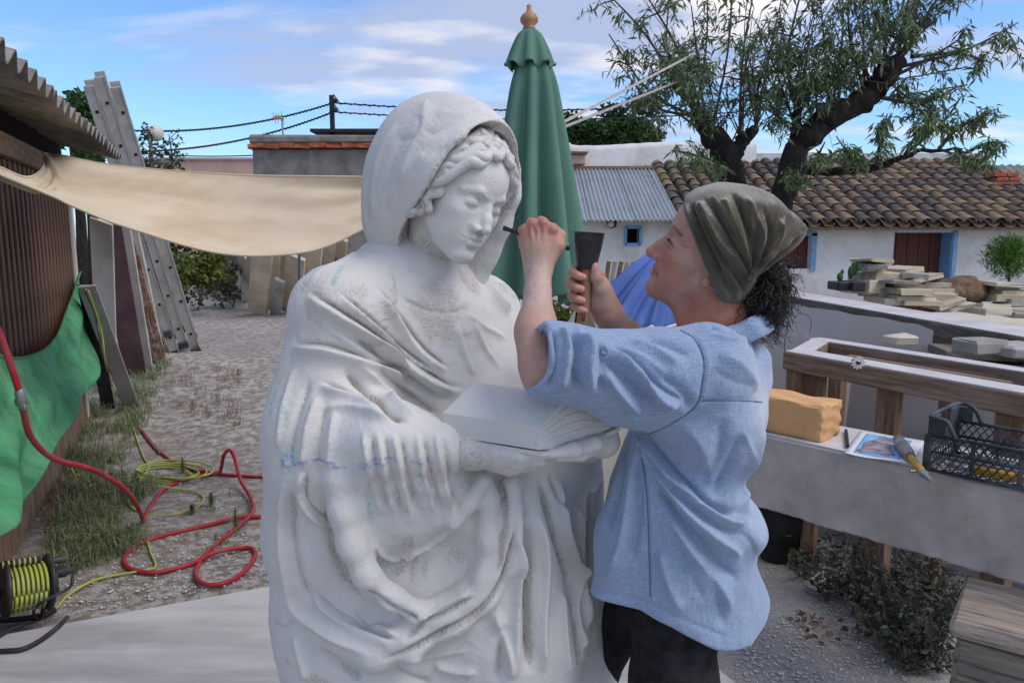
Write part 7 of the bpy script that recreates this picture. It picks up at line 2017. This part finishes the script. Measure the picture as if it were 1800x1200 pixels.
B.chain([P(1160, 715, 1.30), P(1090, 715, 1.27)], [.045, .03], .05)
B.chain([P(1230, 650, 1.55), P(1170, 655, 1.55), P(1128, 645, 1.53)], [.07, .062, .058], .04)
c1, c2 = P(952, 560, 1.23), P(918, 690, 1.23)                                          # cuff opening plane
axs = unit(P(958, 632, 1.222) - P(1070, 655, 1.25))
# collar
B.ball(P(1308, 622, 1.42), (.036, .075, .020), .03)
hA, hB = P(1020, 1022, 1.40), P(1300, 1113, 1.40)
def hemf(p):
    """lower hem: scooped at the side seam, longer behind"""
    x = (p[:, 0] - hA[0]) / (hB[0] - hA[0])
    z = np.interp(x, [-.3, 0, .32, .55, .8, .97, 1.1, 1.25, 1.4], [.0, .0, -.005, -.035, -.072, -.088, -.062, -.01, .03]) + hA[2] + .006 * np.sin(p[:, 1] * 40 + x * 6)
    return z - p[:, 2]
B.fun(hemf, [-99] * 3, [99] * 3, .006, '&')
ctip = P(944, 628, 1.222)
B.fun(lambda p: np.where(p[:, 0] < .16, (p - ctip) @ axs + .004 * np.sin(p[:, 2] * 60), -1.0), [-99] * 3, [99] * 3, .006, '&')
B.cap(ctip - axs * .002, ctip + axs * .03, .048, .05, .008, '-')
V, F = surface(B, np.array([.0, 1.10, .72]), np.array([.60, 1.72, 1.72]), .0036)
V = relax(V, F, 1, .4)
cv = Carver(V, F); st = cv.stroke
# seams
for q_ in ([(1196, 578), (1222, 596), (1238, 632), (1234, 680), (1222, 715), (1180, 745), (1135, 765)], [(1230, 704), (1290, 702), (1345, 706)], [(1119, 764), (1136, 860), (1141, 974), (1143, 1055)]):
    st(q_, .0035, -.0045, ends=.02); st([(x + 5, y) for x, y in q_], .0035, .0022, ends=.02)
st([(955, 566), (934, 620), (936, 690)], .004, -.004, ends=.02); st([(966, 565), (944, 622), (946, 690)], .005, .003, ends=.02)
# folds
st([(1120, 755), (1150, 800), (1200, 855), (1262, 905), (1325, 918)], 0.0110, 0.0310, 'step'); st([(1130, 785), (1175, 850), (1232, 905), (1300, 940)], 0.0110, -0.0232)
st([(1140, 800), (1190, 880), (1245, 935), (1315, 985)], 0.0110, 0.0252); st([(1150, 840), (1195, 915), (1250, 975), (1310, 1030)], 0.0119, -0.0194)
st([(1170, 890), (1215, 965), (1262, 1030), (1290, 1080)], 0.0119, 0.0174); st([(1120, 780), (1108, 870), (1085, 970), (1060, 1040)], 0.0119, 0.0194); st([(1128, 800), (1122, 900), (1108, 1000)], 0.0102, -0.0155)
st([(1100, 760), (1090, 850), (1065, 940)], 0.0085, -0.0155); st([(1160, 960), (1175, 1020), (1200, 1080)], 0.0119, 0.0136); st([(1230, 980), (1262, 1040), (1275, 1110)], 0.0102, -0.0116)
st([(1345, 740), (1325, 800), (1305, 860), (1318, 905)], 0.0119, 0.0155); st([(1310, 760), (1275, 830), (1255, 880)], 0.0136, -0.0136); st([(1330, 890), (1290, 900), (1240, 885)], 0.0085, -0.0194)
st([(1022, 585), (1036, 612), (1032, 650), (1040, 690)], 0.0085, 0.0252); st([(1005, 580), (1015, 615), (1010, 660), (1020, 690)], 0.0068, -0.0232); st([(985, 572), (1000, 610), (992, 655), (985, 690)], 0.0076, 0.0194)
st([(968, 575), (975, 620), (968, 665), (960, 690)], 0.0059, -0.0155); st([(1058, 600), (1062, 640), (1052, 690)], 0.0076, -0.0174)
st([(1070, 610), (1119, 650), (1157, 690), (1200, 715)], 0.0093, 0.0213, 'step'); st([(1055, 650), (1090, 690), (1130, 725)], 0.0085, 0.0194); st([(1060, 625), (1100, 668), (1150, 715)], 0.0076, -0.0174)
st([(1105, 600), (1150, 615), (1195, 640)], 0.0093, 0.0116); st([(1130, 595), (1175, 605), (1215, 625)], 0.0076, -0.0116); st([(1160, 660), (1200, 690), (1215, 720)], 0.0085, -0.0116)
st([(1255, 620), (1300, 640), (1335, 690)], 0.0136, 0.0097); st([(1300, 590), (1325, 600), (1338, 640)], 0.0076, -0.0116); st([(1245, 572), (1280, 582), (1330, 585)], 0.0051, -0.0116); st([(1235, 585), (1285, 596), (1335, 598)], 0.0059, 0.0077)
st([(1200, 740), (1240, 790), (1250, 860)], 0.0153, 0.0116); st([(1270, 730), (1262, 800), (1230, 850)], 0.0127, -0.0116)
for q_, wd, h in (([(1012, 570), (1024, 600), (1020, 640)], .004, .006), ([(978, 568), (990, 600), (984, 640), (976, 680)], .004, -.006), ([(1045, 600), (1049, 640), (1044, 680)], .004, .006), ([(1085, 640), (1120, 672), (1150, 700)], .004, -.006), ([(1090, 610), (1135, 632), (1175, 660)], .004, .005),
    ([(1120, 770), (1165, 830), (1225, 880), (1290, 905)], .004, -.007), ([(1135, 800), (1180, 868), (1240, 920), (1310, 955)], .004, .006), ([(1145, 830), (1190, 905), (1250, 965)], .004, -.006), ([(1110, 790), (1100, 880), (1078, 980)], .004, -.005), ([(1300, 750), (1320, 800), (1300, 860)], .005, .005), ([(1260, 760), (1230, 820), (1215, 850)], .005, .004), ([(1180, 930), (1210, 1000), (1240, 1060)], .005, -.004), ([(1290, 930), (1318, 950), (1330, 990)], .005, -.005), ([(1250, 650), (1290, 670), (1330, 680)], .006, -.003), ([(1060, 700), (1095, 722), (1125, 745)], .005, .006)):
    st(q_, wd, h)
# hem stitch
st([(1028, 1040), (1110, 1050), (1200, 1088), (1282, 1122)], .003, -.003, ends=.02)
Vc = cv.done(1)
wr_ = nz(V, 24, 4.4) * .0022 + nz(V, 9, 7.7) * .003
Vc = Vc + cv.N * wr_[:, None]
sh_o = mesh_obj('shirt', Vc, F, shirt_mat(), person, True)
dst = .85 * sstep(.17, .03, np.linalg.norm(V - P(1320, 690, 1.38), axis=1)) + .45 * sstep(.14, .03, np.linalg.norm(V - P(1260, 610, 1.34), axis=1)) + .35 * sstep(.25, .05, np.linalg.norm(V - P(1300, 820, 1.36), axis=1)) + .10
vcol(sh_o, 'dust', np.clip(dst * 1.35, 0, .95))
cs = Carver(Vc, F)
SEAM = mat('blue_seam_thread', (.13, .19, .32), .9, .2, 60, .3, 300, .002)
for q_ in ([(1196, 580), (1222, 597), (1238, 632), (1234, 680), (1222, 715), (1180, 745), (1138, 764)], [(1234, 704), (1290, 703), (1340, 706)], [(1121, 768), (1136, 860), (1141, 974), (1143, 1048)], [(958, 572), (938, 622), (940, 686)]):
    L_ = cs.drop(q_, 60)
    if len(L_) > 3: MB().tube(relax_line(L_, 3) + np.array([0, -.0006, 0]), .0010, 6).build('seam', SEAM, sh_o, True)
bt_c = np.array(cs.drop([(1062, 617), (1063, 618)], 2)); 
if len(bt_c):
    n_ = unit(np.array([0, -1, .1])); R_ = np.stack([unit(np.cross(n_, [0, 0, 1])), unit(np.cross(n_, np.cross(n_, [0, 0, 1]))), n_], 1)
    bo = MB().lathe([(.0052, -.002), (.0058, .0015), (.0050, .0030), (.0036, .0022)], 16, bt_c[0] + n_ * .004, R_).build('button', mat('blue_button', (.20, .27, .42), .4, .1), sh_o, True, 50)

# collar: a soft stand-and-fall band round the neck
cN = P(1266, 578, 1.42); axn = unit(np.array([-.30, 0, .95])); ux = unit(np.cross([0, 1, 0], axn)); uy = np.cross(axn, ux)
A = np.zeros((72, 9, 3))
for i in range(72):
    a = math.radians(-150) + math.radians(300) * i / 71
    wv_ = .003 * math.sin(a * 5) + .002 * math.sin(a * 11 + 1)
    for j, (dr, dz) in enumerate(((0, -.022), (-.002, -.008), (-.003, .006), (-.001, .013), (.004, .016), (.010, .012), (.015, .002), (.019, -.010), (.022, -.020))):
        r = .0690 + dr + wv_ * (j > 3); A[i, j] = cN + ux * math.cos(a) * r * 1.06 + uy * math.sin(a) * r * 1.10 + axn * (dz + .5 * wv_)
MB().grid(A, .0018).build('collar', sh_o.data.materials[0], sh_o, True)
# --- trousers and shoes
B = Blend()
B.ball(P(1185, 1050, 1.43), (.095, .120, .12), .03)
nl_ = P(1184, 1200, 1.405)
B.chain([P(1186, 1060, 1.41), nl_, np.array([nl_[0] + .01, nl_[1], .55]), np.array([nl_[0] + .03, nl_[1], .18])], [.084, .086, .066, .055], .03)
fl_ = P(1048, 1180, 1.60)
B.chain([P(1165, 1030, 1.50), P(1090, 1085, 1.57), fl_, np.array([fl_[0] - .01, fl_[1], .52]), np.array([fl_[0] + .03, fl_[1] + .02, .18])], [.080, .060, .050, .050, .048], .02)
B.half((0, 0, .14), (0, 0, -1))
V, F = surface(B, np.array([.02, 1.2, .12]), np.array([.52, 1.72, 1.05]), .005)
cv = Carver(V, F)
for q_ in ([(1120, 1100), (1160, 1140), (1240, 1160)], [(1120, 1160), (1180, 1185), (1260, 1175)], [(1250, 1130), (1220, 1160), (1180, 1170)]): cv.stroke(q_, .012, .006)
for q_ in ([(1120, 1130), (1170, 1165), (1250, 1150)], [(1218, 1110), (1206, 1150), (1196, 1198)]): cv.stroke(q_, .009, -.005)
mesh_obj('trousers', cv.done(1), F, mat('faded_black_denim', (.022, .020, .022), .85, .35, 40, .4, 260, .002, grime=(.09, .08, .08), gscale=7, gamt=.4, spec=.15), person, True)
for c, ang in ((np.array([nl_[0] + .03, nl_[1], .11]), 0), (np.array([fl_[0] + .03, fl_[1] + .02, .11]), .15)):
    B = Blend(); B.chain([c + np.array([.03, 0, .045]), c + np.array([-.07, 0, .036]), c + np.array([-.16, -.005, .028])], [.046, .042, .034], .02); B.cap(c + np.array([0, 0, .05]), c + np.array([0, 0, .12]), .046, .05, .02); B.half((0, 0, .112), (0, 0, -1))
    V, F = surface(B, c - np.array([.25, .1, .02]), c + np.array([.12, .1, .22]), .005); mesh_obj('shoe', V, F, mat('dusty_work_shoe', (.10, .07, .05), .8, .3, 10, .3, 60, grime=(.4, .38, .36), gscale=5), person, True)

# --- headscarf
B = Blend()
B.ball((0, -.012, .036), (.0885, .108, .093), .02)
tipw = w2h(P(1408, 408, 1.40)); knw = w2h(P(1320, 492, 1.34))
B.chain([(0, -.060, .062), (.005, -.095, .066), tuple(tipw)], [.052, .030, .004], .05)
fn_ = unit([0, .70, -.714]); p0_ = np.array([0, .021, .005])
B.fun(lambda p: (p - p0_) @ fn_ + .006 * np.sin(p[:, 0] * 30), [-99] * 3, [99] * 3, .007, '&')
B.fun(lambda p: (p - knw) @ np.array([0, -.836, -.548]) - .004, [-99] * 3, [99] * 3, .010, '&')
B.ball((0, -.040, -.028), (.083, .054, .054), .02)
B.fun(lambda p: (p - p0_) @ fn_ + .006 * np.sin(p[:, 0] * 30), [-99] * 3, [99] * 3, .007, '&')
B.chain([w2h(P(*q_)) for q_ in ((1405, 410, 1.39), (1380, 432, 1.365), (1350, 460, 1.345), (1322, 489, 1.335))], [.0045, .0065, .0072, .0066], .004)
B.chain([w2h(P(*q_)) for q_ in ((1406, 410, 1.40), (1414, 403, 1.40))], [.0045, .003], .004)
V, F = surface(B, (-.12, -.30, -.14), (.12, .12, .17), .0022)
Vw = h2w(V); cv = Carver(Vw, F); st = cv.stroke
knot = (1322, 492)
for a, b_, h in (((1222, 336), (1262, 420), .010), ((1240, 330), (1282, 420), -.009), ((1262, 326), (1300, 415), .009), ((1285, 330), (1318, 410), -.008), ((1310, 340), (1338, 405), .008), ((1340, 358), (1356, 410), -.007), ((1370, 380), (1372, 415), .006)):
    st([a, b_, ((b_[0] + knot[0]) / 2 + 4, (b_[1] + knot[1]) / 2), knot], .0056, h * 1.3)
for q_, h in (([(1203, 352), (1222, 405), (1250, 470), (1290, 535)], .007), ([(1210, 345), (1235, 410), (1266, 475), (1305, 540)], -.010), ([(1216, 342), (1245, 412), (1280, 478), (1318, 540)], .008), ([(1228, 372), (1262, 440), (1298, 495), (1322, 530)], -.008), ([(1238, 440), (1262, 500), (1300, 550)], .006), ([(1265, 470), (1290, 515), (1315, 545)], .006)):
    st(q_, .0048, h * 1.3)
for i in range(11):
    a_ = (1214 + 17 * i, 334 + .022 * (17 * i - 50) ** 2 / 8 + (i % 2) * 4); m_ = ((a_[0] * .55 + knot[0] * .45) + 9 - i, a_[1] * .5 + knot[1] * .5 - 8 + i)
    st([a_, m_, knot], .0034, (-.0055 if i % 2 else .0045))
st([(1406, 414), (1380, 440), (1350, 468), (1322, 497)], .005, -.010)
Vc = cv.done(1) + cv.N * (nz(Vw, 45, 2.2) * .0012)[:, None]
sc_ = mesh_obj('headscarf', Vc, F, scarf_mat(), person, True)
Nz = vnormals(Vc, F)[:, 2]
vcol(sc_, 'dust', np.clip(.72 * sstep(.30, .9, Nz) + .15 * sstep(.0, .06, cv.D * 6), 0, .75) + .08)

rh_ = Carver(Vc, F).drop([(1408, 407), (1400, 411), (1376, 431), (1348, 456), (1326, 478), (1316, 492)], 50)
rh_ = relax_line(rh_, 6) + np.array([0, -.0015, 0])
rh_ = spline(np.vstack([P(1417, 400, rh_[0][1] + .01), rh_[::7]]), 50)
rh_ = rh_ + .0012 * np.stack([np.sin(np.arange(50) * .9), np.cos(np.arange(50) * .7), np.sin(np.arange(50) * .5)], 1)
ho_ = MB().tube(rh_, np.interp(np.linspace(0, 1, 50), [0, .08, .3, .8, 1], [.0022, .0050, .0062, .0066, .0035]), 10).build('rolled_hem', sc_.data.materials[0], sc_, True)
vcol(ho_, 'dust', np.full(len(ho_.data.vertices), .30))
# --- curly hair
mb = MB()
def curl(a, b, turns, rad, r, wob=.006):
    n = int(10 * turns) + 8; t = np.linspace(0, 1, n)
    mid = (a + b) / 2 + RNG.normal(0, wob, 3)
    base = ((1 - t) ** 2)[:, None] * a + (2 * t * (1 - t))[:, None] * mid + (t ** 2)[:, None] * b
    d = unit(b - a); u = unit(np.cross(d, RNG.normal(0, 1, 3))); v = np.cross(d, u); ph = random.uniform(0, 6.3)
    R_ = rad * (.3 + .7 * t) * (1 - .3 * t)
    pts = base + (np.cos(t * turns * 2 * PI + ph) * R_)[:, None] * u + (np.sin(t * turns * 2 * PI + ph) * R_)[:, None] * v
    mb.tube(pts, np.linspace(r, r * .6, n), 4, cap=False)
for i in range(760):
    a = P(random.uniform(1312, 1374), random.uniform(452, 530), random.uniform(1.35, 1.46))
    b_ = P(random.gauss(1362, 20), random.gauss(525, 32), random.uniform(1.34, 1.48))
    curl(a, b_, random.uniform(1.6, 3.2), random.uniform(.004, .010), random.uniform(.0007, .0013), .014)
for i in range(170):
    a = P(random.uniform(1318, 1358), random.uniform(500, 550), random.uniform(1.36, 1.45)); b_ = P(random.gauss(1352, 20), random.uniform(535, 580), random.uniform(1.34, 1.46))
    curl(a, b_, random.uniform(1.2, 2.4), random.uniform(.008, .015), random.uniform(.0008, .0015), .016)
for i in range(110):
    a = P(random.uniform(1345, 1385), random.uniform(445, 540), random.uniform(1.36, 1.44)); b_ = a + np.array([random.uniform(.0, .045), random.uniform(-.02, .02), random.uniform(-.035, .03)])
    curl(a, b_, random.uniform(1, 2.4), .009, .0004)
for i in range(50):
    a = P(random.uniform(1330, 1358), 570, 1.40); b_ = P(random.uniform(1322, 1372), random.uniform(582, 612), random.uniform(1.36, 1.44)); curl(a, b_, 2, .010, .0004)
hm = mat('dark_brown_hair', (.030, .022, .020), .5, .4, 30, 0, col2=(.012, .009, .008), spec=.4)
ho = mb.build('hair', hm, person, True)
B = Blend()
for (x, y, r) in ((1338, 498, .036), (1354, 480, .030), (1364, 502, .024), (1350, 526, .026), (1342, 545, .018), (1322, 532, .03)): B.ball(P(x, y, 1.41), (r, r * 1.15, r), .02)
lo_, hi_ = P(1290, 600, 1.41) - .09, P(1410, 430, 1.41) + .09
V, F = surface(B, lo_, hi_, .004)
Nn = vnormals(V, F); V = V + Nn * (nz(V, 70, 1.) * .009 + nz(V, 160, 3.) * .003)[:, None]
mesh_obj('hair_mass', V, F, hm, ho, True)

# --- tools in the hands
ml = empty('mallet', P(1025, 585, 1.40), 'round headed dark mallet with a wooden handle gripped in the fist', 'mallet')
m0, m1, m2 = P(1023, 584, 1.405), P(1035, 470, 1.405), P(1036, 408, 1.405)
dm_ = unit(m2 - m0); Rm = np.stack([unit(np.cross(dm_, [0, 1, 0])), unit(np.cross(dm_, np.cross(dm_, [0, 1, 0]))), dm_], 1)
Lh = np.linalg.norm(m1 - m0); Lk = np.linalg.norm(m2 - m1)
MB().lathe([(.0105, 0), (.0118, .002), (.0120, .02), (.0112, Lh * .5), (.0118, Lh * .8), (.0125, Lh + .005)], 24, m0, Rm).build('handle', mat('ash_handle', (.36, .20, .10), .55, .2, 14, .15, 60, stretch=(4, 4, .5), grime=(.22, .12, .06), gscale=14, gamt=.5), ml, True, 60)
b1 = m0 + dm_ * Lh
hd = MB().lathe([(.013, -.004), (.0175, -.003), (.0190, .002), (.0215, Lk * .25), (.0258, Lk * .62), (.0280, Lk * .86), (.0284, Lk * .95), (.0290, Lk * .96), (.0290, Lk * .992), (.0282, Lk), (.006, Lk)], 40, b1, Rm).build('head', mat('worn_black_nylon', (.028, .026, .025), .45, .3, 12, .3, 40, .004, grime=(.17, .15, .14), gscale=14, gamt=.45), ml, True, 40)
ch_ = empty('chisel', CH0, 'thin dark steel chisel held against the carved hair', 'chisel')
dC = unit(CH1 - CH0); LC = np.linalg.norm(CH1 - CH0); RCh = np.stack([unit(np.cross(dC, [0, 1, 0])), unit(np.cross(dC, np.cross(dC, [0, 1, 0]))), dC], 1)
MB().lathe([(.0034, LC * .16), (.0042, LC * .3), (.0042, LC * .95), (.0048, LC * .97), (.0044, LC)], 10, CH0, RCh).build('shank', M['iron'], ch_, True, 40)
MB().box(CH0 + dC * LC * .09, (.0095, .0042, LC * .19), RCh, taper=.75, bev=.0012).build('blade', M['iron'], ch_)
# stamped letters on the handle
fc = bpy.data.curves.new('stamp', 'FONT'); fc.body = '21 BELL'; fc.size = .0088; fc.extrude = .0003; fc.align_x = 'LEFT'; fc.align_y = 'CENTER'
to = bpy.data.objects.new('stamp', fc); C.objects.link(to)
me_ = bpy.data.meshes.new_from_object(to); bpy.data.objects.remove(to)
o = bpy.data.objects.new('stamped_letters', me_); C.objects.link(o); me_.materials.append(M['iron'])
Vv = np.array([v.co[:] for v in me_.vertices]); nrm = unit(np.array([0, -1, .12])); yax = -unit(np.cross(nrm, dm_)) if False else unit(np.cross(nrm, dm_))
wrap = []
for v in Vv:
    a = v[1] / .0118; side = unit(np.cross(dm_, nrm)) ; f0 = unit(np.cross(side, dm_))
    wrap.append(m0 + dm_ * (v[0] + .0105) + (-side * math.sin(a) + f0 * math.cos(a)) * (.0121 + v[2]))
wrap = np.array(wrap)
if (wrap[:, 1].mean() > m0[1]):
    wrap = np.array([m0 + dm_ * (v[0] + .0105) + (side * math.sin(v[1] / .0118) - f0 * math.cos(v[1] / .0118)) * (.0121 + v[2]) for v in Vv])
for v, w_ in zip(me_.vertices, wrap): v.co = w_
adopt(o, ml)
print('person done')

for o in C.objects:
    if o.parent is None and 'category' in o.keys() and 'kind' not in o.keys(): o['kind'] = 'thing'
